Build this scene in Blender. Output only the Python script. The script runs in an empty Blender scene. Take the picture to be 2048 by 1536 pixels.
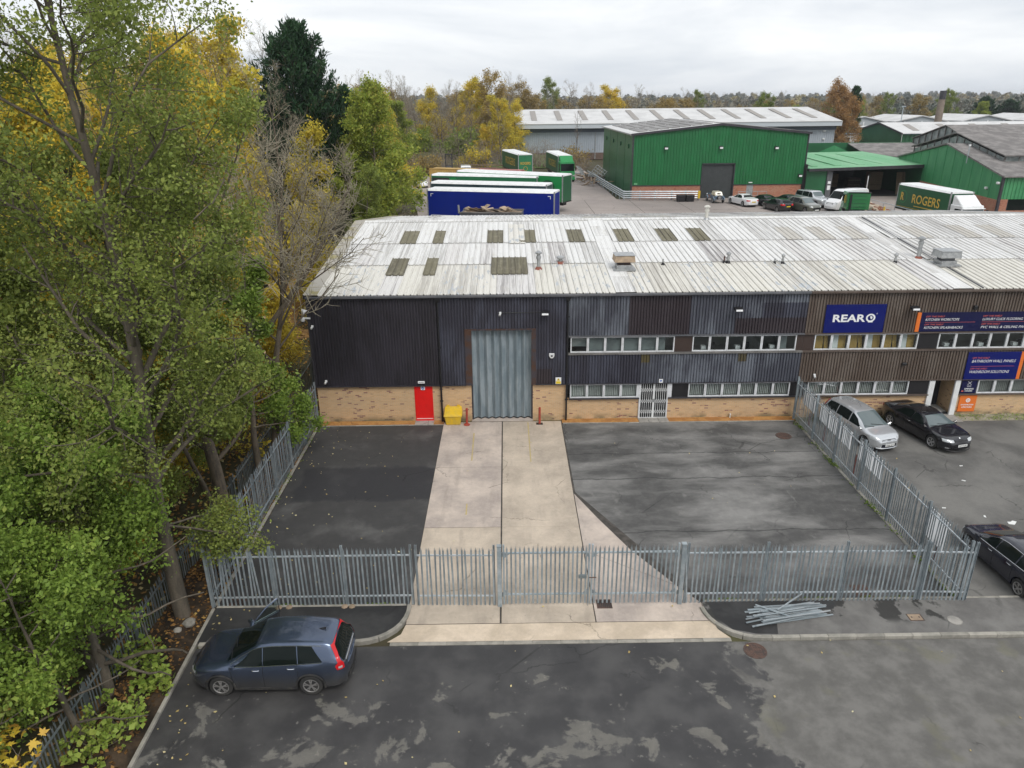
import bpy, bmesh, math, random
import numpy as np
from mathutils import Vector, Matrix
R = math.radians
random.seed(7)
rng = np.random.default_rng(11)
scn = bpy.context.scene
COL = scn.collection

# ------------------------------------------------------------------ camera
cam = bpy.data.cameras.new('camera')
cam.sensor_width = 36.0
cam.lens = 1450 / 2048 * 36.0
cam.clip_start = 0.1
cam.clip_end = 6000
camo = bpy.data.objects.new('camera', cam)
COL.objects.link(camo)
scn.camera = camo
PITCH, ROLL, YAW = R(21.4), R(0.57), R(0.3)
fw = Vector((math.sin(YAW) * math.cos(PITCH), math.cos(YAW) * math.cos(PITCH), -math.sin(PITCH)))
rt = Vector((math.cos(YAW), -math.sin(YAW), 0))
up = rt.cross(fw)
r2 = rt * math.cos(ROLL) - up * math.sin(ROLL)
u2 = up * math.cos(ROLL) + rt * math.sin(ROLL)
mw = Matrix(((r2.x, u2.x, -fw.x, 0), (r2.y, u2.y, -fw.y, 0), (r2.z, u2.z, -fw.z, 0), (0, 0, 0, 1)))
mw.translation = (0, 0, 16.2)
camo.matrix_world = mw

# ------------------------------------------------------------------ sky and sun (overcast)
SUN_EL, SUN_AZ = R(52), R(155)          # azimuth clockwise from +Y: behind the camera, to the right
wd = bpy.data.worlds.new('World')
scn.world = wd
wd.use_nodes = True
wn = wd.node_tree
wn.nodes.clear()
wo = wn.nodes.new('ShaderNodeOutputWorld')
bg = wn.nodes.new('ShaderNodeBackground')
sky = wn.nodes.new('ShaderNodeTexSky')
sky.sky_type = 'NISHITA'
sky.sun_disc = False
sky.sun_elevation = SUN_EL
sky.sun_rotation = SUN_AZ
tc = wn.nodes.new('ShaderNodeTexCoord')
mp = wn.nodes.new('ShaderNodeMapping')
mp.inputs['Scale'].default_value = (1.0, 1.0, 5.0)
nz = wn.nodes.new('ShaderNodeTexNoise')
nz.inputs['Scale'].default_value = 2.1
nz.inputs['Detail'].default_value = 7
nz.inputs['Roughness'].default_value = 0.55
nz.inputs['Distortion'].default_value = 0.4
rp = wn.nodes.new('ShaderNodeValToRGB')
rp.color_ramp.elements[0].position = 0.34
rp.color_ramp.elements[0].color = (6.0, 6.4, 6.95, 1)
rp.color_ramp.elements[1].position = 0.6
rp.color_ramp.elements[1].color = (8.6, 8.75, 8.9, 1)
mx = wn.nodes.new('ShaderNodeMix')
mx.data_type = 'RGBA'
mx.inputs[0].default_value = 0.95
wn.links.new(tc.outputs['Generated'], mp.inputs['Vector'])
wn.links.new(mp.outputs['Vector'], nz.inputs['Vector'])
wn.links.new(nz.outputs['Fac'], rp.inputs['Fac'])
wn.links.new(sky.outputs['Color'], mx.inputs[6])
wn.links.new(rp.outputs['Color'], mx.inputs[7])
wn.links.new(mx.outputs[2], bg.inputs['Color'])
bg.inputs['Strength'].default_value = 0.1
wn.links.new(bg.outputs['Background'], wo.inputs['Surface'])

sl = bpy.data.lights.new('sun', 'SUN')
sl.energy = 1.5
sl.angle = R(25)
sl.color = (1.0, 0.96, 0.9)
so = bpy.data.objects.new('sun', sl)
COL.objects.link(so)
sd = Vector((math.sin(SUN_AZ) * math.cos(SUN_EL), math.cos(SUN_AZ) * math.cos(SUN_EL), math.sin(SUN_EL)))
so.rotation_euler = (-sd).to_track_quat('-Z', 'Y').to_euler()
so.location = (40, -40, 60)

vs = scn.view_settings
vs.view_transform = 'Standard'
vs.look = 'None'
vs.exposure = 0.3
vs.gamma = 1.0
vs.use_curve_mapping = False
cy = scn.cycles
cy.max_bounces = 6
cy.diffuse_bounces = 3
cy.glossy_bounces = 3
cy.transmission_bounces = 3
cy.transparent_max_bounces = 10
cy.caustics_reflective = False
cy.caustics_refractive = False
cy.use_denoising = True
cy.denoiser = 'OPENIMAGEDENOISE'
cy.use_adaptive_sampling = True
cy.adaptive_threshold = 0.015

# ------------------------------------------------------------------ mesh helpers
class MB:
    def __init__(s):
        s.v = []; s.f = []; s.m = []
    def add(s, vs_, fs_, mi=0):
        o = len(s.v)
        s.v.extend([tuple(p) for p in vs_])
        s.f.extend([tuple(o + i for i in f) for f in fs_])
        s.m.extend([mi] * len(fs_))
        return s
    def bx(s, x0, x1, y0, y1, z0, z1, mi=0):
        return s.add([(x0, y0, z0), (x1, y0, z0), (x1, y1, z0), (x0, y1, z0), (x0, y0, z1), (x1, y0, z1), (x1, y1, z1), (x0, y1, z1)],
                     [(0, 3, 2, 1), (4, 5, 6, 7), (0, 1, 5, 4), (1, 2, 6, 5), (2, 3, 7, 6), (3, 0, 4, 7)], mi)
    def hexa(s, p, mi=0):               # eight corners: bottom ring then top ring
        return s.add(p, [(0, 3, 2, 1), (4, 5, 6, 7), (0, 1, 5, 4), (1, 2, 6, 5), (2, 3, 7, 6), (3, 0, 4, 7)], mi)
    def prism(s, poly, a0, a1, axis='y', mi=0):
        n = len(poly)
        def P(u, w, a):
            return {'y': (u, a, w), 'x': (a, u, w), 'z': (u, w, a)}[axis]
        v = [P(u, w, a0) for u, w in poly] + [P(u, w, a1) for u, w in poly]
        f = [tuple(range(n)), tuple(range(2 * n - 1, n - 1, -1))]
        f += [(i, n + i, n + (i + 1) % n, (i + 1) % n) for i in range(n)]
        return s.add(v, f, mi)
    def tube(s, pts, r, n=8, mi=0, cap=True):
        pts = [Vector(p) for p in pts]
        rr = r if isinstance(r, (list, tuple)) else [r] * len(pts)
        v = []; f = []
        for i, p in enumerate(pts):
            d = (pts[min(i + 1, len(pts) - 1)] - pts[max(i - 1, 0)]).normalized()
            a = Vector((0, 0, 1)) if abs(d.z) < 0.9 else Vector((1, 0, 0))
            u = d.cross(a).normalized(); w = d.cross(u)
            for k in range(n):
                t = 2 * math.pi * k / n
                v.append(p + u * (rr[i] * math.cos(t)) + w * (rr[i] * math.sin(t)))
        for i in range(len(pts) - 1):
            for k in range(n):
                f.append((i * n + k, i * n + (k + 1) % n, (i + 1) * n + (k + 1) % n, (i + 1) * n + k))
        if cap:
            f.append(tuple(range(n - 1, -1, -1)))
            f.append(tuple((len(pts) - 1) * n + k for k in range(n)))
        return s.add(v, f, mi)
    def lathe(s, prof, n=16, c=(0, 0, 0), axis='z', mi=0):
        v = []; f = []
        for r_, h in prof:
            for k in range(n):
                t = 2 * math.pi * k / n
                a, b = r_ * math.cos(t), r_ * math.sin(t)
                p = {'z': (a, b, h), 'y': (a, h, b), 'x': (h, a, b)}[axis]
                v.append((c[0] + p[0], c[1] + p[1], c[2] + p[2]))
        for i in range(len(prof) - 1):
            for k in range(n):
                f.append((i * n + k, i * n + (k + 1) % n, (i + 1) * n + (k + 1) % n, (i + 1) * n + k))
        f.append(tuple(range(n - 1, -1, -1)))
        f.append(tuple((len(prof) - 1) * n + k for k in range(n)))
        return s.add(v, f, mi)
    def sheet(s, poly, z=0.0, mi=0):
        return s.add([(p[0], p[1], p[2] if len(p) > 2 else z) for p in poly], [tuple(range(len(poly)))], mi)
    def xf(s, M):
        s.v = [tuple(M @ Vector(p)) for p in s.v]
        return s
    def mesh(s, name, mats, smooth=False, bevel=0, seg=1):
        me = bpy.data.meshes.new(name)
        me.from_pydata(s.v, [], s.f)
        mats = mats if isinstance(mats, (list, tuple)) else [mats]
        for m in mats:
            me.materials.append(m)
        if len(mats) > 1:
            me.polygons.foreach_set('material_index', s.m)
        bm = bmesh.new(); bm.from_mesh(me)
        if bevel:
            bmesh.ops.remove_doubles(bm, verts=bm.verts, dist=1e-5)
            bmesh.ops.bevel(bm, geom=[e for e in bm.edges if e.is_manifold and e.calc_face_angle(0) > 0.5], offset=bevel, segments=seg, affect='EDGES', profile=0.5, clamp_overlap=True)
        bmesh.ops.recalc_face_normals(bm, faces=bm.faces)
        bm.to_mesh(me); bm.free()
        if smooth:
            me.shade_smooth()
            try:
                me.set_sharp_from_angle(angle=R(40))
            except Exception:
                pass
        me.update()
        return me

def obj(name, data, mats=None, parent=None, loc=(0, 0, 0), rot=(0, 0, 0), smooth=False, bevel=0, label=None, kind=None, group=None, cat=None):
    if isinstance(data, MB):
        data = data.mesh(name, mats, smooth, bevel)
    o = bpy.data.objects.new(name, data)
    COL.objects.link(o)
    o.location = loc
    o.rotation_euler = rot
    if parent is not None:
        o.parent = parent
    if label: o['label'] = label
    if kind: o['kind'] = kind
    if group: o['group'] = group
    if cat: o['category'] = cat
    return o

def thing(name, label, cat, loc=(0, 0, 0), rz=0.0, group=None):
    o = bpy.data.objects.new(name, None)
    o.empty_display_size = 0.2
    COL.objects.link(o)
    o.location = loc
    o.rotation_euler = (0, 0, rz)
    o['label'] = label
    o['category'] = cat
    if group: o['group'] = group
    return o

def dup(root, loc=None, rz=None, label=None, group=None, scale=None):
    r = root.copy(); COL.objects.link(r)
    if loc is not None: r.location = loc
    if rz is not None: r.rotation_euler = (0, 0, rz)
    if scale is not None: r.scale = scale if isinstance(scale, tuple) else (scale,) * 3
    if label: r['label'] = label
    if group: r['group'] = group
    for ch in list(root.children):
        c = ch.copy(); COL.objects.link(c); c.parent = r
        for g in list(ch.children):
            d = g.copy(); COL.objects.link(d); d.parent = c
    return r

def np_mesh(name, V, F, mats, mi=None, smooth=False, attr=None):
    """V (n,3); F (m,k) all faces with k corners; attr: per-face float 'tint'."""
    V = np.asarray(V, np.float32); F = np.asarray(F, np.int32)
    me = bpy.data.meshes.new(name)
    m, k = F.shape
    me.vertices.add(len(V)); me.vertices.foreach_set('co', V.ravel())
    me.loops.add(m * k); me.loops.foreach_set('vertex_index', F.ravel())
    me.polygons.add(m)
    me.polygons.foreach_set('loop_start', np.arange(0, m * k, k, dtype=np.int32))
    me.polygons.foreach_set('loop_total', np.full(m, k, np.int32))
    for x in (mats if isinstance(mats, (list, tuple)) else [mats]):
        me.materials.append(x)
    if mi is not None:
        me.polygons.foreach_set('material_index', np.asarray(mi, np.int32))
    if attr is not None:
        a = me.attributes.new('tint', 'FLOAT', 'FACE')
        a.data.foreach_set('value', np.asarray(attr, np.float32))
    me.update(calc_edges=True)
    if smooth:
        me.shade_smooth()
    return me

def text_mb(txt, w=None, h=None, shear=0.0, off=0.0, align='CENTER', depth=0.006, bold=0.0):
    """Lettering as a mesh in the XZ plane facing -Y, scaled to width w and cap height h."""
    cu = bpy.data.curves.new('lettering', 'FONT')
    cu.body = txt; cu.size = 1.0; cu.shear = shear
    cu.extrude = 0.0; cu.offset = bold
    cu.resolution_u = 3
    to = bpy.data.objects.new('lettering', cu)
    me = bpy.data.meshes.new_from_object(to)
    co = np.empty(len(me.vertices) * 3, np.float32); me.vertices.foreach_get('co', co); co = co.reshape(-1, 3)
    fs_ = [tuple(p.vertices) for p in me.polygons]
    bpy.data.objects.remove(to); bpy.data.curves.remove(cu); bpy.data.meshes.remove(me)
    x0, x1, y0, y1 = co[:, 0].min(), co[:, 0].max(), co[:, 1].min(), co[:, 1].max()
    sy = (h / (y1 - y0)) if h else 1.0
    sx = (w / (x1 - x0)) if w else sy
    ax = {'CENTER': (x0 + x1) / 2, 'LEFT': x0, 'RIGHT': x1}[align]
    mb = MB()
    mb.add([((x - ax) * sx, 0.0, (y - y0) * sy) for x, y, z in co], fs_)
    return mb

def lerp(a, b, t):
    return a + (b - a) * t
def ipts(x, xs, ys):
    return float(np.interp(x, xs, ys))
# ------------------------------------------------------------------ materials
class G:
    def __init__(s, name):
        s.mat = bpy.data.materials.new(name)
        s.mat.use_nodes = True
        s.nt = s.mat.node_tree
        s.nt.nodes.clear()
        s.out = s.nt.nodes.new('ShaderNodeOutputMaterial')
        s._pos = s._obj = None
    def n(s, t): return s.nt.nodes.new(t)
    def set(s, sock, v):
        if v is None: return
        if hasattr(v, 'is_output'):
            s.nt.links.new(v, sock)
        elif isinstance(v, (tuple, list)) and len(v) == 3 and sock.type == 'RGBA':
            sock.default_value = (*v, 1)
        else:
            sock.default_value = v
    def pos(s):
        if s._pos is None: s._pos = s.n('ShaderNodeNewGeometry').outputs['Position']
        return s._pos
    def obj(s):
        if s._obj is None: s._obj = s.n('ShaderNodeTexCoord').outputs['Object']
        return s._obj
    def rand(s): return s.n('ShaderNodeObjectInfo').outputs['Random']
    def map(s, v, sc=(1, 1, 1), loc=(0, 0, 0), rot=(0, 0, 0)):
        m = s.n('ShaderNodeMapping'); s.set(m.inputs[0], v)
        m.inputs['Scale'].default_value = sc; m.inputs['Location'].default_value = loc; m.inputs['Rotation'].default_value = rot
        return m.outputs[0]
    def noise(s, v, sc=1.0, det=4, ro=0.55, dist=0.0):
        n = s.n('ShaderNodeTexNoise'); s.set(n.inputs['Vector'], v)
        n.inputs['Scale'].default_value = sc; n.inputs['Detail'].default_value = det
        n.inputs['Roughness'].default_value = ro; n.inputs['Distortion'].default_value = dist
        return n.outputs['Fac']
    def voro(s, v, sc=1.0, feat='F1', out='Distance'):
        n = s.n('ShaderNodeTexVoronoi'); n.feature = feat; s.set(n.inputs['Vector'], v); n.inputs['Scale'].default_value = sc
        return n.outputs[out]
    def step(s, v, a, b):
        m = s.n('ShaderNodeMapRange'); m.interpolation_type = 'SMOOTHSTEP'
        s.set(m.inputs[0], v); s.set(m.inputs[1], a); s.set(m.inputs[2], b)
        return m.outputs[0]
    def ramp(s, v, stops):
        r_ = s.n('ShaderNodeValToRGB'); s.set(r_.inputs[0], v)
        e = r_.color_ramp.elements
        while len(e) < len(stops): e.new(0.5)
        for i, (p, c) in enumerate(stops):
            e[i].position = p; e[i].color = (*c, 1)
        return r_.outputs[0]
    def mix(s, f, a, b, bl='MIX'):
        m = s.n('ShaderNodeMix'); m.data_type = 'RGBA'; m.blend_type = bl
        s.set(m.inputs[0], f); s.set(m.inputs[6], a); s.set(m.inputs[7], b)
        return m.outputs[2]
    def math(s, op, a, b=None, c=None):
        m = s.n('ShaderNodeMath'); m.operation = op
        s.set(m.inputs[0], a)
        if b is not None: s.set(m.inputs[1], b)
        if c is not None: s.set(m.inputs[2], c)
        return m.outputs[0]
    def sep(s, v):
        m = s.n('ShaderNodeSeparateXYZ'); s.set(m.inputs[0], v); return m.outputs
    def comb(s, x, y, z):
        m = s.n('ShaderNodeCombineXYZ'); s.set(m.inputs[0], x); s.set(m.inputs[1], y); s.set(m.inputs[2], z); return m.outputs[0]
    def bump(s, h, st=0.3, d=0.02):
        b = s.n('ShaderNodeBump'); s.set(b.inputs['Height'], h); b.inputs['Strength'].default_value = st; b.inputs['Distance'].default_value = d
        return b.outputs[0]
    def pbr(s, col, ro=0.6, me=0.0, nrm=None, spec=0.5, coat=0.0, alpha=None):
        b = s.n('ShaderNodeBsdfPrincipled')
        s.set(b.inputs['Base Color'], col); s.set(b.inputs['Roughness'], ro); s.set(b.inputs['Metallic'], me)
        b.inputs['Specular IOR Level'].default_value = spec
        b.inputs['Coat Weight'].default_value = coat; b.inputs['Coat Roughness'].default_value = 0.04
        if nrm is not None: s.set(b.inputs['Normal'], nrm)
        s.nt.links.new(b.outputs[0], s.out.inputs['Surface'])
        return s.mat

def M(name, c, c2=None, ro=0.6, me=0.0, sc=1.5, st=(1, 1, 1), lo=0.4, hi=0.65, fine=0.1, fsc=30.0, bump=0.0, rv=0.0, spec=0.5, coat=0.0, world=False):
    g = G(name)
    v = g.pos() if world else g.obj()
    if rv and not world:
        a = g.n('ShaderNodeVectorMath'); a.operation = 'ADD'
        g.set(a.inputs[0], v)
        r_ = g.math('MULTIPLY', g.rand(), 37.0)
        g.set(a.inputs[1], g.comb(r_, r_, r_)); v = a.outputs[0]
    col = c
    if c2 is not None:
        col = g.mix(g.step(g.noise(g.map(v, st), sc, 5, 0.6), lo, hi), c, c2)
    nf = g.noise(v, fsc, 3, 0.6)
    if fine:
        k = g.math('MULTIPLY_ADD', nf, 2 * fine, 1 - fine)
        col = g.mix(1.0, col, g.comb(k, k, k), 'MULTIPLY')
    if rv:
        k = g.math('MULTIPLY_ADD', g.rand(), 2 * rv, 1 - rv)
        col = g.mix(1.0, col, g.comb(k, k, k), 'MULTIPLY')
    return g.pbr(col, ro, me, g.bump(nf, bump, 0.01) if bump else None, spec, coat)

m_galv = M('galvanised_steel', (0.27, 0.315, 0.34), (0.37, 0.41, 0.43), ro=0.55, me=0.3, sc=3, rv=0.2, fine=0.05)
m_galv_bright = M('galvanised_rail', (0.45, 0.5, 0.53), (0.6, 0.63, 0.65), ro=0.42, me=0.4, sc=2, fine=0.05)
m_white = M('white_paint', (0.78, 0.79, 0.79), (0.68, 0.69, 0.69), ro=0.45, sc=2, fine=0.04)
m_white_frame = M('white_frame_paint', (0.72, 0.73, 0.75), (0.6, 0.61, 0.62), ro=0.5, sc=3, fine=0.05)
m_black = M('black_plastic', (0.012, 0.012, 0.014), ro=0.5, fine=0.05)
m_rubber = M('tyre_rubber', (0.022, 0.022, 0.022), (0.04, 0.038, 0.035), ro=0.85, sc=4)
m_dark_void = M('unlit_interior', (0.03, 0.03, 0.032), ro=0.9)  # near-black colour stands in for the shade of interiors and recesses
m_room = M('office_wall', (0.5, 0.49, 0.46), (0.42, 0.41, 0.38), ro=0.9, sc=0.7)
m_blind = M('vertical_blind', (0.62, 0.62, 0.6), (0.5, 0.5, 0.48), ro=0.85, sc=2, rv=0.1)
m_board = M('ochre_board', (0.42, 0.27, 0.07), (0.36, 0.22, 0.055), ro=0.7, sc=2)
m_infill = M('dark_infill_panel', (0.016, 0.015, 0.017), ro=0.45)
m_infill_brown = M('brown_infill_panel', (0.05, 0.032, 0.026), ro=0.5)
m_trim_dark = M('dark_trim', (0.03, 0.028, 0.034), (0.045, 0.043, 0.05), ro=0.55, sc=2)
m_trim_grey = M('grey_gutter', (0.09, 0.095, 0.105), (0.13, 0.13, 0.14), ro=0.55, sc=1.2, st=(1, 1, 1))
m_trim_brown = M('brown_trim', (0.085, 0.062, 0.05), (0.11, 0.085, 0.07), ro=0.6, sc=2)
m_frame_rust = M('worn_door_frame', (0.05, 0.042, 0.05), (0.07, 0.032, 0.018), ro=0.7, sc=2.5)
m_sill = M('weathered_sill', (0.2, 0.19, 0.18), (0.12, 0.115, 0.11), ro=0.8, sc=3, st=(0.3, 1, 1))
m_red_door = M('red_door_paint', (0.8, 0.012, 0.01), (0.74, 0.012, 0.01), ro=0.4, sc=2, fine=0.03)
m_rust_post = M('rust_brown_paint', (0.16, 0.05, 0.038), (0.1, 0.045, 0.04), ro=0.8, sc=6)
m_red_post = M('faded_red_paint', (0.42, 0.06, 0.035), (0.3, 0.06, 0.04), ro=0.6, sc=6)
m_yellow = M('yellow_plastic', (0.72, 0.47, 0.02), (0.62, 0.42, 0.05), ro=0.45, sc=4)
m_navy = M('navy_sign_face', (0.003, 0.008, 0.13), (0.004, 0.01, 0.115), spec=0.25, ro=0.5, fine=0.03)
m_navy_dark = M('dark_navy_sign_face', (0.008, 0.009, 0.05), (0.009, 0.011, 0.06), spec=0.25, ro=0.5, fine=0.03)
m_orange = M('orange_sign_face', (0.75, 0.18, 0.03), ro=0.4, fine=0.03)
m_coral = M('coral_lettering', (0.7, 0.14, 0.1), ro=0.5, fine=0)
m_letter = M('white_lettering', (0.82, 0.83, 0.84), ro=0.5, fine=0)
m_gold = M('gold_lettering', (0.6, 0.4, 0.07), ro=0.5, fine=0)
m_yel_sign = M('yellow_sign_print', (0.75, 0.55, 0.02), ro=0.5, fine=0)
m_blue_sign = M('blue_sign_print', (0.02, 0.1, 0.45), ro=0.5, fine=0)
m_rust = M('rusty_cast_iron', (0.11, 0.065, 0.05), (0.06, 0.045, 0.04), ro=0.85, sc=6, bump=0.3)
m_steel_zinc = M('zinc_duct', (0.42, 0.43, 0.43), (0.3, 0.31, 0.32), ro=0.45, me=0.5, sc=4)
m_timber = M('weathered_timber', (0.23, 0.17, 0.11), (0.15, 0.11, 0.075), ro=0.85, sc=4, st=(4, 1, 4), rv=0.25)
m_card = M('waste_cardboard', (0.38, 0.29, 0.2), (0.28, 0.21, 0.15), ro=0.9, sc=2, rv=0.3)
m_concrete_kerb = M('kerb_concrete', (0.33, 0.31, 0.27), (0.24, 0.23, 0.2), ro=0.9, sc=3, bump=0.25, rv=0.14, fine=0.18)
m_paving = M('paving_flag', (0.36, 0.34, 0.31), (0.26, 0.25, 0.23), ro=0.9, sc=4, rv=0.1, bump=0.2)
m_bark = M('grey_brown_bark', (0.15, 0.12, 0.085), (0.085, 0.07, 0.055), ro=0.95, sc=2.5, st=(3, 3, 0.6), fine=0.3, bump=0.6, fsc=14)
m_bark_dark = M('dark_bark', (0.1, 0.085, 0.065), (0.15, 0.125, 0.095), ro=0.95, sc=2, st=(3, 3, 0.6), fine=0.3, bump=0.6, fsc=14)
m_twig = M('pale_bare_twigs', (0.34, 0.305, 0.23), (0.25, 0.22, 0.155), ro=0.9, sc=0.6, fine=0.2)
m_twig_brown = M('brown_bare_twigs', (0.24, 0.2, 0.16), (0.3, 0.25, 0.195), ro=0.9, sc=0.5, fine=0.2)
m_cut = M('cut_branch_wood', (0.6, 0.42, 0.26), ro=0.8)

def leafmat(name, stops, trans=0.35, ro=0.5):
    g = G(name)
    a = g.n('ShaderNodeAttribute'); a.attribute_name = 'tint'
    t = g.math('ADD', a.outputs['Fac'], g.math('MULTIPLY_ADD', g.rand(), 0.16, -0.08))
    c = g.ramp(t, stops)
    b = g.n('ShaderNodeBsdfPrincipled'); g.set(b.inputs['Base Color'], c); b.inputs['Roughness'].default_value = ro
    b.inputs['Specular IOR Level'].default_value = 0.18
    tr = g.n('ShaderNodeBsdfTranslucent'); g.set(tr.inputs['Color'], c)
    ms = g.n('ShaderNodeMixShader'); ms.inputs[0].default_value = trans
    g.nt.links.new(b.outputs[0], ms.inputs[1]); g.nt.links.new(tr.outputs[0], ms.inputs[2])
    g.nt.links.new(ms.outputs[0], g.out.inputs['Surface'])
    return g.mat
l_green = leafmat('dark_green_leaves', [(0.0, (0.1, 0.135, 0.034)), (0.4, (0.195, 0.25, 0.058)), (0.75, (0.31, 0.36, 0.085)), (0.95, (0.28, 0.27, 0.07)), (1.0, (0.36, 0.25, 0.08))])
l_bright = leafmat('mid_green_leaves', [(0.0, (0.115, 0.18, 0.034)), (0.45, (0.235, 0.345, 0.062)), (0.8, (0.38, 0.47, 0.1)), (1.0, (0.4, 0.42, 0.1))])
l_yellow = leafmat('yellow_maple_leaves', [(0.0, (0.24, 0.26, 0.04)), (0.3, (0.52, 0.45, 0.06)), (0.65, (0.76, 0.58, 0.07)), (0.9, (0.74, 0.5, 0.1)), (1.0, (0.62, 0.33, 0.08))])
l_olive = leafmat('yellow_green_leaves', [(0.0, (0.1, 0.16, 0.025)), (0.4, (0.23, 0.31, 0.05)), (0.8, (0.4, 0.43, 0.08)), (1.0, (0.44, 0.38, 0.08))])
l_ochre = leafmat('ochre_brown_leaves', [(0.0, (0.19, 0.15, 0.07)), (0.5, (0.33, 0.25, 0.095)), (0.85, (0.47, 0.33, 0.1)), (1.0, (0.55, 0.4, 0.12))])
l_orange = leafmat('rust_orange_leaves', [(0.0, (0.24, 0.15, 0.08)), (0.5, (0.4, 0.24, 0.1)), (1.0, (0.52, 0.32, 0.12))])
l_conifer = leafmat('dark_conifer_sprays', [(0.0, (0.014, 0.036, 0.02)), (0.5, (0.03, 0.075, 0.034)), (1.0, (0.06, 0.125, 0.05))], 0.12)
l_litter = leafmat('fallen_leaf_litter', [(0.0, (0.07, 0.04, 0.02)), (0.35, (0.19, 0.1, 0.035)), (0.7, (0.36, 0.2, 0.06)), (0.92, (0.5, 0.34, 0.1)), (1.0, (0.62, 0.55, 0.3))], 0.05, 0.7)
l_pale = leafmat('fallen_pale_leaves', [(0.0, (0.4, 0.3, 0.12)), (0.5, (0.55, 0.45, 0.2)), (1.0, (0.65, 0.6, 0.4))], 0.05, 0.6)
def polymat():
    g = G('translucent_white_sheet')
    b = g.n('ShaderNodeBsdfDiffuse'); b.inputs[0].default_value = (0.85, 0.86, 0.87, 1)
    tr = g.n('ShaderNodeBsdfTranslucent'); tr.inputs[0].default_value = (0.95, 0.96, 0.97, 1)
    ms = g.n('ShaderNodeMixShader'); ms.inputs[0].default_value = 0.7
    g.nt.links.new(b.outputs[0], ms.inputs[1]); g.nt.links.new(tr.outputs[0], ms.inputs[2]); g.nt.links.new(ms.outputs[0], g.out.inputs['Surface'])
    return g.mat
m_poly = polymat()
l_far = leafmat('far_wood_foliage', [(0.0, (0.09, 0.115, 0.1)), (0.35, (0.17, 0.18, 0.15)), (0.6, (0.24, 0.225, 0.19)), (0.85, (0.32, 0.26, 0.14)), (1.0, (0.38, 0.33, 0.14))], 0.1, 0.9)

def paint(name, c, ro=0.28, dirt=None, me=0.0):
    g = G(name)
    v = g.obj()
    col = c
    if dirt:
        z = g.sep(v)[2]
        k = g.math('MULTIPLY', g.step(z, 0.95, 0.25), g.math('MULTIPLY_ADD', g.noise(v, 5, 4), 0.9, 0.45))
        col = g.mix(g.math('MINIMUM', k, 0.75), c, dirt)
    return g.pbr(col, ro, me, None, 0.5, 1.0)
p_navy = paint('dark_blue_car_paint', (0.08, 0.108, 0.17), 0.272, (0.16, 0.15, 0.135), 0.8)
p_silver = paint('silver_car_paint', (0.62, 0.64, 0.66), 0.26, None, 0.6)
p_black = paint('black_car_paint', (0.006, 0.006, 0.009), 0.2)
p_midnight = paint('midnight_car_paint', (0.005, 0.007, 0.018), 0.25)
p_white = paint('white_car_paint', (0.75, 0.75, 0.76), 0.3)
p_olive = paint('dark_olive_car_paint', (0.09, 0.095, 0.075), 0.3)
p_green = paint('lorry_green_paint', (0.012, 0.17, 0.045), 0.35)
p_bluegrey = paint('blue_grey_car_paint', (0.11, 0.17, 0.24), 0.3)
p_cream = paint('cream_hood', (0.62, 0.58, 0.47), 0.6)
m_glass_car = G('car_glass').pbr((0.006, 0.01, 0.009), 0.03, 0, None, 0.18)
m_glass_car_lt = G('sky_toned_windscreen_glass').pbr((0.1, 0.13, 0.135), 0.04, 0, None, 1.0)  # pale base colour imitates sky reflected in the windscreen
m_chrome = G('chrome').pbr((0.75, 0.76, 0.78), 0.15, 1.0)
m_alloy = M('alloy_wheel', (0.38, 0.37, 0.36), (0.25, 0.24, 0.23), ro=0.4, me=0.6, sc=8)
m_alloy_lt = M('bright_alloy_wheel', (0.5, 0.5, 0.51), (0.35, 0.35, 0.35), ro=0.35, me=0.6, sc=8)
m_tail = G('red_tail_lamp').pbr((0.55, 0.01, 0.015), 0.12, 0, None, 0.6)
m_head = G('clear_headlamp').pbr((0.55, 0.57, 0.58), 0.12, 0.3, None, 0.8)
m_plate_w = M('white_number_plate', (0.75, 0.76, 0.74), ro=0.4, fine=0)
m_plate_y = M('yellow_number_plate', (0.7, 0.5, 0.03), ro=0.4, fine=0)
m_trim_car = M('dark_car_trim', (0.02, 0.02, 0.021), (0.05, 0.047, 0.042), ro=0.7, sc=5)

def winglass():
    g = G('window_glass')
    t = g.n('ShaderNodeBsdfTransparent'); t.inputs[0].default_value = (0.78, 0.83, 0.82, 1)
    b = g.n('ShaderNodeBsdfGlossy'); b.inputs['Roughness'].default_value = 0.03; b.inputs[0].default_value = (0.95, 0.97, 1, 1)
    f = g.n('ShaderNodeLayerWeight'); f.inputs[0].default_value = 0.5
    k = g.math('MULTIPLY_ADD', g.math('POWER', f.outputs['Facing'], 4.0), 0.9, 0.07)
    ms = g.n('ShaderNodeMixShader'); g.nt.links.new(k, ms.inputs[0])
    g.nt.links.new(t.outputs[0], ms.inputs[1]); g.nt.links.new(b.outputs[0], ms.inputs[2])
    g.nt.links.new(ms.outputs[0], g.out.inputs['Surface'])
    return g.mat
m_glass = winglass()

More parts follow.
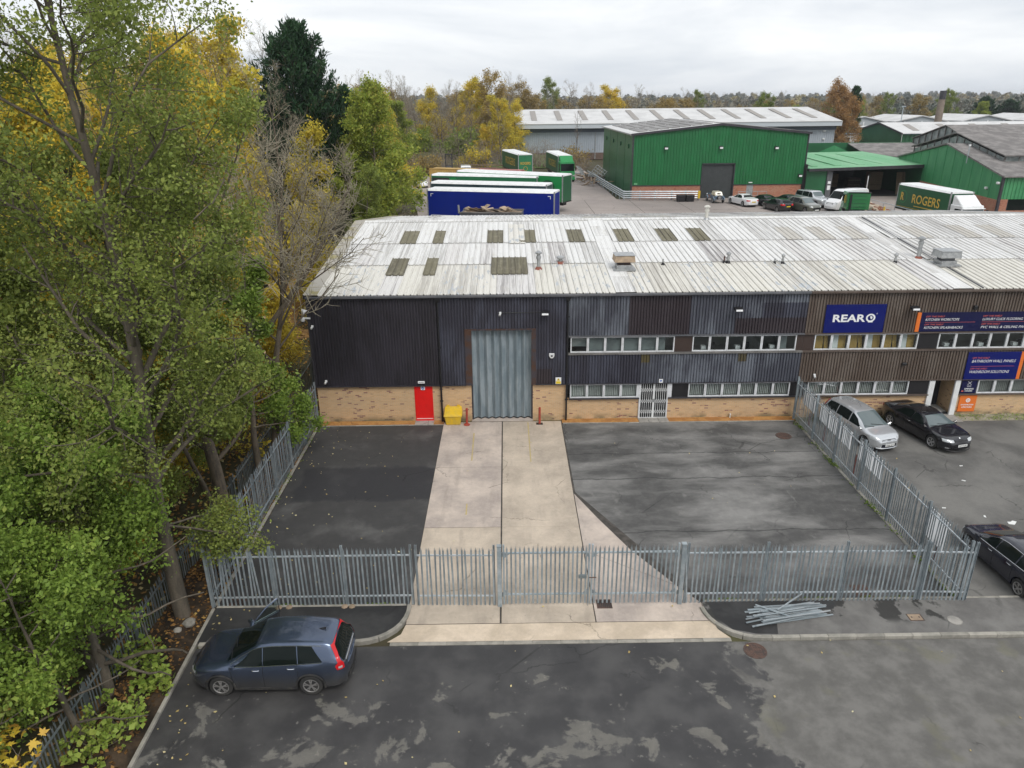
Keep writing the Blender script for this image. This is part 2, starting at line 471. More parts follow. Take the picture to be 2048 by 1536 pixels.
def brickmat(name, ca, cb, dark, mortar, share=0.9, grime=True):
    g = G(name)
    p = g.sep(g.pos())
    v = g.comb(g.math('ADD', p[0], p[1]), p[2], 0.0)
    def bt(c1, c2, cm):
        b = g.n('ShaderNodeTexBrick'); g.set(b.inputs['Vector'], v)
        b.inputs['Scale'].default_value = 1.0
        b.inputs['Brick Width'].default_value = 0.225; b.inputs['Row Height'].default_value = 0.075
        b.inputs['Mortar Size'].default_value = 0.008; b.inputs['Mortar Smooth'].default_value = 0.2
        g.set(b.inputs['Color1'], c1); g.set(b.inputs['Color2'], c2); g.set(b.inputs['Mortar'], cm)
        return b
    b1 = bt(ca, cb, mortar)
    b2 = bt((0, 0, 0), (1, 1, 1), (0.0, 0.0, 0.0))
    clus = g.math('ADD', b2.outputs['Color'], g.math('MULTIPLY_ADD', g.noise(g.pos(), 0.8, 4), 0.9, -0.45))
    col = g.mix(g.step(clus, share, share + 0.05), b1.outputs['Color'], dark)
    col = g.mix(g.math('MULTIPLY', g.step(g.noise(g.pos(), 1.3, 5, 0.6), 0.42, 0.75), 0.3), col, (0.4, 0.31, 0.22))
    if grime:
        k = g.math('MULTIPLY', g.step(p[2], 0.45, 0.0), g.step(g.noise(g.pos(), 1.6, 4), 0.35, 0.65))
        col = g.mix(g.math('MULTIPLY', k, 0.8), col, (0.1, 0.105, 0.06))
    return g.pbr(col, 0.9, 0, g.bump(b1.outputs['Fac'], -0.5, 0.006))
m_brick = brickmat('buff_brickwork', (0.65, 0.425, 0.225), (0.55, 0.345, 0.175), (0.26, 0.11, 0.08), (0.56, 0.46, 0.34))
m_brick_red = brickmat('orange_red_brickwork', (0.42, 0.17, 0.1), (0.36, 0.14, 0.085), (0.3, 0.1, 0.06), (0.36, 0.22, 0.16), 0.8, False)

def cladmat(name, a, b, patch=None, lo=0.42, hi=0.62, sc=0.9):
    g = G(name)
    v = g.map(g.pos(), (1.0, 1.0, 0.35))
    col = g.mix(g.step(g.noise(v, sc, 5, 0.6, 0.3), lo, hi), a, b)
    st = g.noise(g.map(g.pos(), (6.5, 6.5, 0.18)), 1.0, 3, 0.6)
    col = g.mix(g.math('MULTIPLY', g.step(st, 0.52, 0.72), 0.45), col, b)
    k = g.math('MULTIPLY_ADD', g.noise(g.pos(), 9, 4, 0.7), 0.5, 0.75)
    col = g.mix(1.0, col, g.comb(k, k, k), 'MULTIPLY')
    return g.pbr(col, 0.55)
c_dark = cladmat('dark_plum_cladding', (0.024, 0.021, 0.027), (0.038, 0.034, 0.045))
c_mid = cladmat('plum_grey_cladding', (0.034, 0.033, 0.047), (0.062, 0.066, 0.092))
c_blue = cladmat('slate_blue_faded_cladding', (0.062, 0.066, 0.085), (0.155, 0.17, 0.2))
c_plum = cladmat('unfaded_plum_cladding', (0.034, 0.025, 0.03), (0.044, 0.034, 0.04))
c_brown = cladmat('brown_cladding', (0.1, 0.074, 0.058), (0.14, 0.112, 0.092))
c_stain = cladmat('ochre_stained_cladding', (0.1, 0.08, 0.03), (0.07, 0.06, 0.04))
c_green = cladmat('green_cladding', (0.005, 0.12, 0.032), (0.007, 0.145, 0.04))
c_green_flat = M('green_flat_cladding', (0.014, 0.1, 0.038), (0.02, 0.125, 0.05), ro=0.4, sc=0.3)
c_green_pale = cladmat('pale_green_cladding', (0.04, 0.23, 0.09), (0.06, 0.27, 0.11))
c_grey = cladmat('pale_grey_cladding', (0.34, 0.38, 0.43), (0.4, 0.44, 0.49), sc=0.15)
m_shutter = M('sheeted_door_steel', (0.2, 0.25, 0.28), (0.3, 0.35, 0.38), ro=0.5, sc=1.2, st=(3, 1, 0.5), me=0.1)

def roofmat(name, white, streak, peel=None, peel_lo=0.5, moss=0.0):
    g = G(name)
    pp = g.pos()
    rr = g.math('MULTIPLY', g.rand(), 60.0)
    a = g.n('ShaderNodeVectorMath'); a.operation = 'ADD'; g.set(a.inputs[0], pp); g.set(a.inputs[1], g.comb(rr, 0.0, 0.0))
    v = a.outputs[0]
    s1 = g.noise(g.map(v, (7.0, 0.22, 0.22)), 1.0, 4, 0.7)
    lvl = g.math('MULTIPLY_ADD', g.rand(), 0.24, 0.36)
    col = g.mix(g.math('MULTIPLY', g.step(s1, lvl, g.math('ADD', lvl, 0.22)), 0.75), white, streak)
    ox = g.math('FRACT', g.math('DIVIDE', g.sep(g.obj())[0], 0.336))
    vl = g.math('MAXIMUM', g.step(ox, 0.86, 0.97), g.math('MULTIPLY', g.step(ox, 0.13, 0.17), g.step(ox, 0.27, 0.2)))  # grime lines beside each rib, also painting in its relief shade
    nv = g.step(g.noise(g.map(v, (3.1, 0.35, 0.35)), 1.0, 3, 0.6), 0.3, 0.62)
    col = g.mix(g.math('MULTIPLY', vl, g.math('MULTIPLY', nv, 0.75)), col, streak)
    s2 = g.noise(g.map(v, (1.5, 0.8, 0.8)), 2.0, 5, 0.7)
    col = g.mix(g.math('MULTIPLY', g.step(s2, 0.5, 0.75), 0.35), col, (0.47, 0.44, 0.35))
    if peel:
        pk = g.noise(g.map(v, (2.4, 0.6, 0.6)), 1.8, 5, 0.6, 0.3)
        col = g.mix(g.step(pk, peel_lo, peel_lo + 0.03), col, peel)
    sp = g.noise(v, 22, 2, 0.5)
    col = g.mix(g.math('MULTIPLY', g.step(sp, 0.66, 0.74), 0.4), col, (0.2, 0.19, 0.17))
    return g.pbr(col, 0.75)
r_white = roofmat('white_coated_roof_sheet', (0.69, 0.69, 0.68), (0.37, 0.36, 0.345))
r_cream = roofmat('creamy_weathered_roof_sheet', (0.65, 0.635, 0.58), (0.38, 0.36, 0.325))
r_peel = roofmat('peeling_roof_sheet', (0.65, 0.635, 0.59), (0.38, 0.365, 0.335), (0.44, 0.465, 0.485), 0.57)
r_streak = roofmat('streaked_grey_roof_sheet', (0.64, 0.63, 0.615), (0.25, 0.235, 0.235), None)
r_light = roofmat('mossy_rooflight_sheet', (0.17, 0.155, 0.1), (0.09, 0.08, 0.055))
r_light_lt = roofmat('greyed_rooflight_sheet', (0.52, 0.5, 0.46), (0.36, 0.34, 0.31))
r_flash = M('grey_verge_flashing', (0.36, 0.34, 0.3), (0.28, 0.25, 0.12), ro=0.85, sc=0.7, lo=0.5, hi=0.62, world=True, fine=0.15)
r_far_white = M('far_white_roof', (0.6, 0.6, 0.595), (0.5, 0.5, 0.495), ro=0.7, sc=0.25, world=True)
r_far_grey = M('far_rooflight', (0.3, 0.28, 0.26), ro=0.8)
r_dark_cem = M('dark_cement_roof', (0.15, 0.14, 0.135), (0.24, 0.225, 0.215), ro=0.9, sc=0.8, world=True, fine=0.25, fsc=6)
r_green = M('pale_green_roof', (0.12, 0.36, 0.17), (0.18, 0.4, 0.22), ro=0.6, sc=0.3, st=(2, 0.4, 1), world=True)
r_solar = M('dark_roof_panels', (0.16, 0.15, 0.145), (0.25, 0.24, 0.23), ro=0.5, sc=0.4, world=True)

# ground
def crackle(g, p, col, sc=0.33):
    q = g.n('ShaderNodeVectorMath'); q.operation = 'ADD'; g.set(q.inputs[0], p)
    nn = g.math('MULTIPLY_ADD', g.noise(p, 1.4, 4, 0.6), 0.9, -0.45)
    g.set(q.inputs[1], g.comb(nn, nn, 0.0))
    d = g.voro(q.outputs[0], sc, 'DISTANCE_TO_EDGE')
    m = g.math('MULTIPLY', g.step(d, 0.009, 0.003), g.step(g.noise(g.map(p, (1, 1, 1), (7, 3, 0)), 0.35, 3), 0.5, 0.6))
    return g.mix(g.math('MULTIPLY', m, 0.6), col, g.mix(1.0, col, (0.3, 0.3, 0.3), 'MULTIPLY'))
def m_ground(name, base, dark, light, lo=0.4, hi=0.62, sc=0.5, ro=0.9, fine=0.14, st=(1, 1, 1), extra=None):
    g = G(name)
    p = g.pos()
    n1 = g.noise(g.map(p, st), sc, 6, 0.6, 0.2)
    col = g.mix(g.step(n1, lo, hi), dark, light)
    n3 = g.noise(p, sc * 4.3, 5, 0.65)
    col = g.mix(g.math('MULTIPLY', g.step(n3, 0.4, 0.7), 0.5), col, base)
    if extra: col = extra(g, p, col)
    col = crackle(g, p, col)
    nf = g.noise(p, 55, 3, 0.7)
    k = g.math('MULTIPLY_ADD', nf, 2 * fine, 1 - fine)
    n4 = g.math('MULTIPLY_ADD', g.noise(p, 7, 4, 0.7), 0.3, 0.85)
    col = g.mix(1.0, col, g.comb(k, k, k), 'MULTIPLY')
    col = g.mix(1.0, col, g.comb(n4, n4, n4), 'MULTIPLY')
    return g.pbr(col, ro, 0, g.bump(nf, 0.35, 0.006), 0.35)

def m_road_f():
    g = G('patchy_wet_asphalt')
    p = g.pos(); s_ = g.sep(p)
    edge = g.noise(p, 0.55, 6, 0.62, 0.35)
    small = g.noise(p, 2.3, 5, 0.65, 0.4)
    # old dry surface to the right of a ragged edge, dark resurfaced/wet surface to the left
    bx = g.math('ADD', g.math('MULTIPLY_ADD', edge, 5.0, 4.6), g.math('MULTIPLY_ADD', small, 1.2, -0.6))
    d1 = g.step(g.math('SUBTRACT', s_[0], bx), -0.14, 0.14)
    # dry blotches nearer the road middle
    pat = g.math('ADD', g.noise(g.map(p, (1, 1.25, 1), (3.1, 1.7, 0)), 0.62, 5, 0.6, 0.5), g.math('MULTIPLY', g.step(s_[1], 18.5, 14.0), 0.1))
    d2 = g.math('MULTIPLY', g.step(g.math('ADD', pat, g.math('MULTIPLY_ADD', small, 0.26, -0.13)), 0.645, 0.695), g.math('MULTIPLY_ADD', small, 0.7, 0.3))
    sp = g.math('MULTIPLY', g.step(g.noise(p, 3.7, 4, 0.6), 0.64, 0.68), g.step(pat, 0.5, 0.56))
    dry = g.math('MAXIMUM', g.math('MAXIMUM', d1, d2), sp)
    wet = g.mix(g.step(g.noise(p, 0.8, 4), 0.35, 0.7), (0.04, 0.039, 0.04), (0.072, 0.07, 0.069))
    dr = g.mix(g.step(g.noise(p, 1.1, 5, 0.65), 0.35, 0.68), (0.11, 0.106, 0.099), (0.17, 0.164, 0.153))
    mossy = g.math('MULTIPLY', g.step(g.noise(g.map(p, (1, 1, 1), (9, 4, 0)), 0.7, 4), 0.58, 0.7), 0.5)
    dr = g.mix(mossy, dr, (0.15, 0.145, 0.1))
    dr = g.mix(g.math('MULTIPLY', d2, g.math('SUBTRACT', 1.0, d1)), dr, (0.2, 0.19, 0.165))
    col = crackle(g, p, g.mix(dry, wet, dr), 0.28)
    nf = g.noise(p, 48, 3, 0.8)
    k = g.math('MULTIPLY_ADD', nf, 0.64, 0.68)
    col = g.mix(1.0, col, g.comb(k, k, k), 'MULTIPLY')
    ro = g.math('MULTIPLY_ADD', dry, 0.35, 0.56)
    return g.pbr(col, ro, 0, g.bump(nf, 0.3, 0.005), 0.4)
m_road = m_road_f()

def band(g, p, x0, x1, y0, y1, w=0.25):
    s_ = g.sep(p)
    nx = g.math('MULTIPLY_ADD', g.noise(p, 1.5, 4), 0.8, -0.4)
    ax = g.math('ADD', s_[0], nx); ay = g.math('ADD', s_[1], nx)
    a = g.math('MULTIPLY', g.step(ax, x0 - w, x0 + w), g.step(ax, x1 + w, x1 - w))
    b = g.math('MULTIPLY', g.step(ay, y0 - w, y0 + w), g.step(ay, y1 + w, y1 - w))
    return g.math('MULTIPLY', a, b)
def ex_left(g, p, col):
    col = g.mix(g.math('MULTIPLY', band(g, p, -9.6, -3.3, 27.6, 30.7, 0.15), 0.75), col, (0.03, 0.03, 0.034))
    return col
def cracks(g, p, col, y0, c):
    s_ = g.sep(p)
    d = g.math('ABSOLUTE', g.math('SUBTRACT', g.math('ADD', s_[1], g.math('MULTIPLY_ADD', g.noise(p, 0.9, 4), 0.5, -0.25)), y0))
    return g.mix(g.math('MULTIPLY', g.step(d, 0.05, 0.02), 0.7), col, c)
def ex_right(g, p, col):
    col = g.mix(g.math('MULTIPLY', g.step(g.sep(p)[1], 24.5, 21.5), 0.35), col, (0.05, 0.05, 0.05))
    for y0 in (24.9, 29.3, 31.8):
        col = cracks(g, p, col, y0, (0.035, 0.035, 0.035))
    sp = g.step(g.noise(g.map(p, (1.0, 0.5, 1), (5, 2, 0)), 1.6, 5, 0.6), 0.6, 0.72)
    return g.mix(g.math('MULTIPLY', sp, 0.6), col, (0.22, 0.215, 0.205))
m_tarmac_left = m_ground('dark_new_tarmac', (0.07, 0.069, 0.068), (0.052, 0.051, 0.051), (0.12, 0.118, 0.115), 0.5, 0.72, 0.45, 0.75, 0.16, extra=ex_left)
m_tarmac_right = m_ground('weathered_tarmac', (0.145, 0.142, 0.137), (0.078, 0.077, 0.075), (0.24, 0.235, 0.225), 0.38, 0.66, 0.42, 0.85, 0.14, (0.6, 1.3, 1), ex_right)
def ex_pav(g, p, col):
    sx = g.sep(p)
    k = g.math('MULTIPLY', g.step(g.noise(p, 0.75, 6, 0.6, 0.3), 0.5, 0.54), g.math('MULTIPLY', g.step(sx[0], 14.8, 14.3), g.step(sx[1], 19.1, 19.5)))
    return g.mix(k, col, (0.045, 0.044, 0.042))
m_pavement_right = m_ground('old_footway_tarmac', (0.16, 0.155, 0.145), (0.13, 0.125, 0.12), (0.185, 0.18, 0.17), sc=0.8, extra=ex_pav)
m_pavement_new = m_ground('new_footway_tarmac', (0.032, 0.032, 0.033), (0.026, 0.026, 0.027), (0.05, 0.05, 0.05), sc=0.7, ro=0.75)
m_forecourt = m_ground('neighbour_forecourt_asphalt', (0.15, 0.147, 0.138), (0.105, 0.102, 0.097), (0.18, 0.175, 0.163), 0.38, 0.62, 0.35)
def ex_conc(g, p, col):
    v = g.noise(g.map(p, (2.2, 0.35, 1)), 1.0, 4, 0.6)
    col = g.mix(g.math('MULTIPLY', g.step(v, 0.5, 0.72), 0.3), col, (0.25, 0.21, 0.18))
    sp = g.step(g.noise(p, 3.3, 4, 0.6), 0.66, 0.76)
    return g.mix(g.math('MULTIPLY', sp, 0.5), col, (0.17, 0.15, 0.14))
m_conc = m_ground('pinkish_concrete', (0.51, 0.43, 0.345), (0.41, 0.35, 0.285), (0.58, 0.495, 0.4), 0.35, 0.68, 0.55, 0.9, 0.1, extra=ex_conc)
m_conc_cool = m_ground('greyer_concrete', (0.51, 0.435, 0.375), (0.39, 0.335, 0.3), (0.59, 0.505, 0.435), 0.35, 0.68, 0.65, 0.9, 0.1, extra=ex_conc)
m_apron = m_ground('yellowed_concrete', (0.58, 0.48, 0.36), (0.5, 0.415, 0.32), (0.67, 0.56, 0.44), 0.4, 0.65, 0.7, 0.9, 0.1)
m_yard = m_ground('lorry_yard_concrete', (0.31, 0.27, 0.25), (0.25, 0.22, 0.205), (0.35, 0.305, 0.28), 0.35, 0.65, 0.08, 0.9, 0.06)
m_soil = m_ground('dark_leafy_soil', (0.035, 0.025, 0.017), (0.02, 0.015, 0.01), (0.075, 0.05, 0.03), 0.4, 0.65, 1.6, 0.95, 0.3)
m_litter_ground = m_ground('leaf_strewn_earth', (0.3, 0.18, 0.08), (0.17, 0.1, 0.045), (0.42, 0.26, 0.1), 0.35, 0.65, 0.9, 0.95, 0.35)
m_field = m_ground('rough_scrub_ground', (0.07, 0.075, 0.03), (0.06, 0.05, 0.03), (0.1, 0.1, 0.045), 0.4, 0.6, 0.03, 0.95, 0.2)
m_orange_strip = m_ground('orange_gravel_strip', (0.4, 0.2, 0.06), (0.32, 0.15, 0.05), (0.45, 0.24, 0.08), 0.4, 0.6, 1.6, 0.95, 0.25)
m_pebble = m_ground('weedy_gravel', (0.27, 0.25, 0.19), (0.17, 0.17, 0.1), (0.36, 0.33, 0.27), 0.4, 0.6, 1.8, 0.95, 0.4)
m_grass = M('short_grass', (0.08, 0.14, 0.03), (0.12, 0.15, 0.04), ro=0.9, sc=3, world=True)
m_joint = M('dark_joint_filler', (0.05, 0.045, 0.04), (0.09, 0.08, 0.07), ro=0.95, sc=3, world=True)
m_yel_line = M('worn_yellow_line', (0.5, 0.4, 0.17), (0.45, 0.36, 0.22), ro=0.9, sc=8, world=True)
# ------------------------------------------------------------------ ground, roads, paved surfaces
def sstep(t):
    t = min(1.0, max(0.0, t)); return t * t * (3 - 2 * t)
def terrain_h(x, y):
    k = sstep((x + 20) / 6.0)
    a = lerp(40.0, 59.0, k); b = lerp(76.0, 69.0, k)
    h = 3.42 * sstep((y - a) / (b - a))
    h += 2.5 * sstep((y - 130) / 60) * sstep((20 - x) / 20.0)
    h += 6.0 * sstep((y - 500) / 700) + 9.0 * sstep((y - 1300) / 900)
    return h
xs = [-1800, -1200, -800, -500, -300, -200, -140, -100] + list(np.arange(-76, 84, 4.0)) + [90, 110, 140, 200, 300, 500, 800, 1200, 1800]
ys = [-80, -40, -20] + list(np.arange(-8, 128, 3.0)) + [140, 155, 170, 190, 220, 260, 320, 400, 520, 700, 900, 1150, 1500, 2000, 2600, 3300]
V = [(x, y, terrain_h(x, y) - 0.06) for y in ys for x in xs]
nx_ = len(xs)
F = [(j * nx_ + i, j * nx_ + i + 1, (j + 1) * nx_ + i + 1, (j + 1) * nx_ + i) for j in range(len(ys) - 1) for i in range(nx_ - 1)]
obj('ground', np_mesh('ground', V, F, m_field, smooth=True), kind='structure')

def flat(name, polys, mat, z, kind='structure', parent=None):
    mb = MB()
    for p in polys: mb.sheet(p, z)
    return obj(name, mb, mat, parent, kind=kind)
def slab(mb, poly, z0, z1):
    return mb.prism(poly, z0, z1, 'z')

flat('road', [[(-10.05, -20), (90, -20), (90, 18.52), (-10.05, 18.52)]], m_road, 0.0)
# woodland floor and the leaf-strewn strip along the building follow the terrain
def floor_patch(name, x0, x1, y0, y1, nx, ny, mat, dz, fn=None):
    V = []; 
    for j in range(ny + 1):
        for i in range(nx + 1):
            x = lerp(x0, x1, i / nx); y = lerp(y0, y1, j / ny)
            V.append((x, y, terrain_h(x, y) + dz + (fn(x, y) if fn else 0)))
    F = [(j * (nx + 1) + i, j * (nx + 1) + i + 1, (j + 1) * (nx + 1) + i + 1, (j + 1) * (nx + 1) + i) for j in range(ny) for i in range(nx)]
    return obj(name, np_mesh(name, V, F, mat, smooth=True), kind='structure')
def bank(x, y):
    t = (x + 11.95) / 1.85
    n = 0.05 * math.sin(x * 5.1 + y * 1.7) + 0.04 * math.sin(y * 4.3 - x * 2)
    return 0.16 * math.sin(max(0, min(1, t)) * math.pi) * 1.0 + n * max(0, min(1, (1 - t) * 3))
floor_patch('woodland_floor', -70, -11.95, -20, 70, 60, 60, m_litter_ground, -0.01, lambda x, y: 0.12 * math.sin(x * 0.7) * math.cos(y * 0.6) - 0.12)
floor_patch('soil_verge', -11.95, -10.1, -20, 36, 12, 160, m_soil, 0.0, bank)
floor_patch('leafy_side_path', -11.95, -10.2, 36, 69, 8, 40, m_litter_ground, 0.02)
flat('forecourt_left', [[(-10.14, 20.5), (-3.4, 20.5), (-3.4, 35.4), (-10.14, 35.4)]], m_tarmac_left, 0.0)
flat('forecourt_right', [[(2.7, 20.4), (15.32, 20.4), (15.32, 35.4), (2.7, 35.4)]], m_tarmac_right, 0.0)
flat('neighbour_forecourt', [[(15.32, 20.46), (60, 20.46), (60, 35.3), (15.32, 35.3)]], m_forecourt, 0.004)
flat('gravel_strip', [[(-10.3, 35.46), (-3.5, 35.46), (-3.5, 36.02), (-10.3, 36.02)], [(2.86, 35.46), (15.4, 35.46), (15.4, 36.02), (2.86, 36.02)]], m_orange_strip, 0.02)
flat('weedy_gravel_bed', [[(24.2, 35.1), (38, 35.1), (38, 36.02), (24.2, 36.02)]], m_pebble, 0.02)

# concrete driveway made of cast slabs over a dark joint bed
drv = flat('driveway', [[(-3.52, 19.46), (6.9, 19.46), (6.7, 20.5), (2.9, 28.1), (2.86, 35.75), (-3.52, 35.75)]], m_joint, 0.008)
def slab_piece(poly, mat, z1=0.03):
    mb = MB().prism(poly, 0.01, z1, 'z')
    obj('slab', mb, mat, drv, bevel=0.008)
YJ = [19.52, 25.35, 30.55, 35.72]
for i in range(3):
    slab_piece([(-3.5, YJ[i] + .012), (-0.385, YJ[i] + .012), (-0.385, YJ[i + 1] - .012), (-3.5, YJ[i + 1] - .012)], m_conc_cool if i else m_conc)
    slab_piece([(-0.325, YJ[i] + .006), (2.80, YJ[i] + .006), (2.80, YJ[i + 1] - .006), (-0.325, YJ[i + 1] - .006)], m_conc)
slab_piece([(2.835, 19.53), (6.66, 19.53), (6.6, 20.35), (5.9, 21.4), (2.835, 23.6)], m_conc_cool)
slab_piece([(2.835, 23.62), (5.88, 21.44), (4.62, 23.65), (3.6, 26.0), (2.835, 27.95)], m_conc_cool)
flat('threshold_slab', [[(-2.0, 35.72), (1.3, 35.72), (1.3, 36.3), (-2.0, 36.3)]], m_conc_cool, 0.045)
ap = flat('driveway_apron', [[(-4.0, 18.68), (7.05, 18.68), (6.75, 19.1), (6.68, 19.5), (-3.5, 19.5), (-3.6, 19.05)]], m_apron, 0.022)
for (x0, x1, y0, y1) in ((1.0, 1.06, 31.0, 35.6), (-1.85, -1.78, 31.2, 34.3), (-1.87, -1.81, 26.3, 27.2)):
    flat('yellow_line', [[(x0, y0), (x1, y0), (x1 - .01, y1), (x0 - .01, y1)]], m_yel_line, 0.036)

# footways
def arc(cx, cy, r, a0, a1, n=8):
    return [(cx + r * math.cos(R(lerp(a0, a1, i / n))), cy + r * math.sin(R(lerp(a0, a1, i / n)))) for i in range(n + 1)]
pl = [(-10.1, 18.7)] + arc(-5.0, 20.2, 1.45, -90, 0) + [(-3.55, 20.42), (-10.1, 20.42)]
flat('pavement_left', [pl], m_pavement_new, 0.085)
pr = arc(8.05, 20.2, 1.5, 180, 270) + [(60, 18.7), (60, 20.42), (6.55, 20.42)]
flat('pavement_right', [pr], m_pavement_right, 0.085)
flat('pavement_patch', [[(6.75, 20.4), (6.8, 19.6), (7.2, 19.0), (7.9, 18.78), (8.6, 18.74), (8.75, 19.3), (9.2, 19.7), (10.9, 19.95), (11.2, 20.4)]], m_pavement_new, 0.09)

# kerbs built stone by stone
kb = obj('kerb', MB().bx(-9.9, -5.0, 18.6, 18.66, -0.05, 0.02).bx(8.0, 58, 18.6, 18.66, -0.05, 0.02), m_concrete_kerb, kind='structure')
def kerb_run(pts, name='kerb_stone', w=0.13, zt=0.11, L=0.915, parent=None, mat=None, zb=-0.1):
    pts = [Vector((p[0], p[1], 0)) for p in pts]
    acc = [0.0]
    for a, b in zip(pts, pts[1:]): acc.append(acc[-1] + (b - a).length)
    def at(s):
        i = max(k for k in range(len(acc) - 1) if acc[k] <= s + 1e-6)
        return pts[i].lerp(pts[i + 1], min(1, (s - acc[i]) / max(1e-6, acc[i + 1] - acc[i])))
    n = max(1, round(acc[-1] / L))
    for k in range(n):
        s0 = acc[-1] * k / n + 0.006; s1 = acc[-1] * (k + 1) / n - 0.006
        ps = [at(lerp(s0, s1, q / 3)) for q in range(4)]
        v = []; dz = random.uniform(-.006, .006)
        for q in range(4):
            d = (ps[min(q + 1, 3)] - ps[max(q - 1, 0)]).normalized()
            nn = Vector((-d.y, d.x, 0))
            a, b = ps[q] - nn * w / 2, ps[q] + nn * w / 2
            v += [(a.x, a.y, zb), (a.x, a.y, zt + dz - .012), (a.x + nn.x * .02, a.y + nn.y * .02, zt + dz), (b.x, b.y, zt + dz), (b.x, b.y, zb)]
        f = []
        for q in range(3):
            for t in range(5):
                f.append((q * 5 + t, q * 5 + (t + 1) % 5, (q + 1) * 5 + (t + 1) % 5, (q + 1) * 5 + t))
        f += [(0, 1, 2, 3, 4), (19, 18, 17, 16, 15)]
        obj(name, MB().add(v, f), mat or m_concrete_kerb, parent or kb)
kerb_run([(-10.0, 18.63)] + arc(-5.0, 20.2, 1.52, -90, -2) + [(-3.49, 20.45)])
kerb_run(list(reversed(arc(8.05, 20.2, 1.57, 182, 270))) [::-1] + [(40, 18.63)])
dk = obj('dropped_kerb', MB().bx(-3.85, 6.95, 18.55, 18.66, -0.1, -0.02), m_concrete_kerb, kind='structure')
kerb_run([(-3.9, 18.6), (7.05, 18.6)], zt=0.028, parent=dk)
ed = obj('edging', MB().bx(-10.1, -3.6, 20.45, 20.5, -0.1, 0.05).bx(6.7, 40, 20.42, 20.46, -0.1, 0.05), m_concrete_kerb, kind='structure')
kerb_run([(-10.1, 20.46), (-3.6, 20.46)], 'edging_stone', 0.09, 0.095, parent=ed)
kerb_run([(6.65, 20.46), (40, 20.46)], 'edging_stone', 0.09, 0.095, parent=ed)
kerb_run([(-9.98, -6), (-10.0, 14.1), (-10.18, 20.4)], 'edging_stone', 0.1, 0.1, parent=ed)
kerb_run([(-10.18, 20.6), (-10.2, 35.4)], 'edging_stone', 0.12, 0.07, parent=ed)
kerb_run([(-10.1, 35.44), (-3.5, 35.44)], 'edging_stone', 0.05, 0.03, parent=ed)
kerb_run([(2.9, 35.44), (15.3, 35.44)], 'edging_stone', 0.05, 0.03, parent=ed)
kerb_run([(15.36, 20.6), (15.36, 35.3)], 'edging_stone', 0.13, 0.03, parent=ed)
# paving flags at the two doors
pv = flat('door_paving', [[(-5.05, 35.4), (-4.05, 35.4), (-4.05, 36.0), (-5.05, 36.0)], [(7.0, 35.4), (8.6, 35.4), (8.6, 36.0), (7.0, 36.0)]], m_joint, 0.024)
for x0, x1 in ((-5.05, -4.36), (-4.34, -4.05), (7.0, 7.52), (7.54, 8.06), (8.08, 8.6)):
    obj('paving_flag', MB().bx(x0, x1, 35.4, 35.98, 0.0, 0.05), m_paving, pv, bevel=0.006)
flat('entrance_paving', [[(22.6, 34.95), (24.2, 34.95), (24.2, 36.0), (22.6, 36.0)]], m_paving, 0.03)

# lorry yard behind the building, on higher ground
yard = [(-9.6, 69), (-10.0, 84), (-11, 91), (-13, 103), (-15.5, 116), (-17.5, 124), (-17, 133), (-8, 141), (4, 147), (15, 152), (15, 100.9), (58, 100.9), (58, 122), (90, 122), (90, 69)]
yd = flat('lorry_yard', [yard], m_yard, 3.5)
for (a, b) in (((4.5, 73), (4.5, 147)), ((10.5, 73), (10.5, 100)), ((16.5, 73), (16.5, 100)), ((22.5, 73), (22.5, 100)), ((28.5, 73), (28.5, 100)), ((34.5, 73), (34.5, 100)), ((4.5, 80), (58, 80)), ((4.5, 90), (58, 90)), ((4.5, 112), (15, 112)), ((4.5, 126), (15, 126))):
    d = (Vector(b) - Vector(a)).normalized(); nn = Vector((-d.y, d.x)) * 0.03
    flat('yard_joint', [[(a[0] - nn.x, a[1] - nn.y), (b[0] - nn.x, b[1] - nn.y), (b[0] + nn.x, b[1] + nn.y), (a[0] + nn.x, a[1] + nn.y)]], m_joint, 3.505, parent=yd)
floor_patch('grass_bank', -4, 12, 146, 170, 4, 4, m_grass, 0.1)
# ------------------------------------------------------------------ main industrial building (two units)
def part(name, mb, mats, root, smooth=False, bevel=0, label=None, kind=None):
    o = obj(name, mb, mats, root, smooth=smooth, bevel=bevel, label=label, kind=kind)
    o.location = -Vector(root.location)
    return o
def sub(name, mb, mats, parent_part, smooth=False, bevel=0):
    return obj(name, mb, mats, parent_part, smooth=smooth, bevel=bevel)

def corr(x0, x1, z0, z1, y, pitch=0.152, depth=0.055, groove=0.04, slope=0.014):
    """Ribbed wall sheet facing -Y: proud flats with narrow recessed grooves."""
    pr = []
    n = max(1, round((x1 - x0) / pitch)); p = (x1 - x0) / n
    for i in range(n):
        a = x0 + i * p
        pr += [(a, y), (a + p - groove - 2 * slope, y), (a + p - groove - slope, y + depth), (a + p - slope, y + depth)]
    pr.append((x1, y))
    mb = MB()
    v = [(x, yy, z0) for x, yy in pr] + [(x, yy, z1) for x, yy in pr]
    k = len(pr)
    mb.add(v, [(i, i + 1, k + i + 1, k + i) for i in range(k - 1)])
    return mb
FY = 35.9      # face of the cladding
RT = math.tan(R(6.0))
def rz_(y): return 7.06 + (y - 35.9) * RT
RIDGE_Y = 50.1
m_rust_red = M('red_oxide_collar', (0.27, 0.09, 0.06), (0.2, 0.08, 0.06), ro=.8, sc=5)
UA = thing('industrial_unit', 'dark plum clad industrial unit with grey sheeted door and white roof', 'building', (-10.2, 36, 0))
UB = thing('industrial_unit', 'brown clad showroom unit with blue trade signs on its front', 'building', (15.4, 36, 0))
XB = 15.43
XE = 39.5

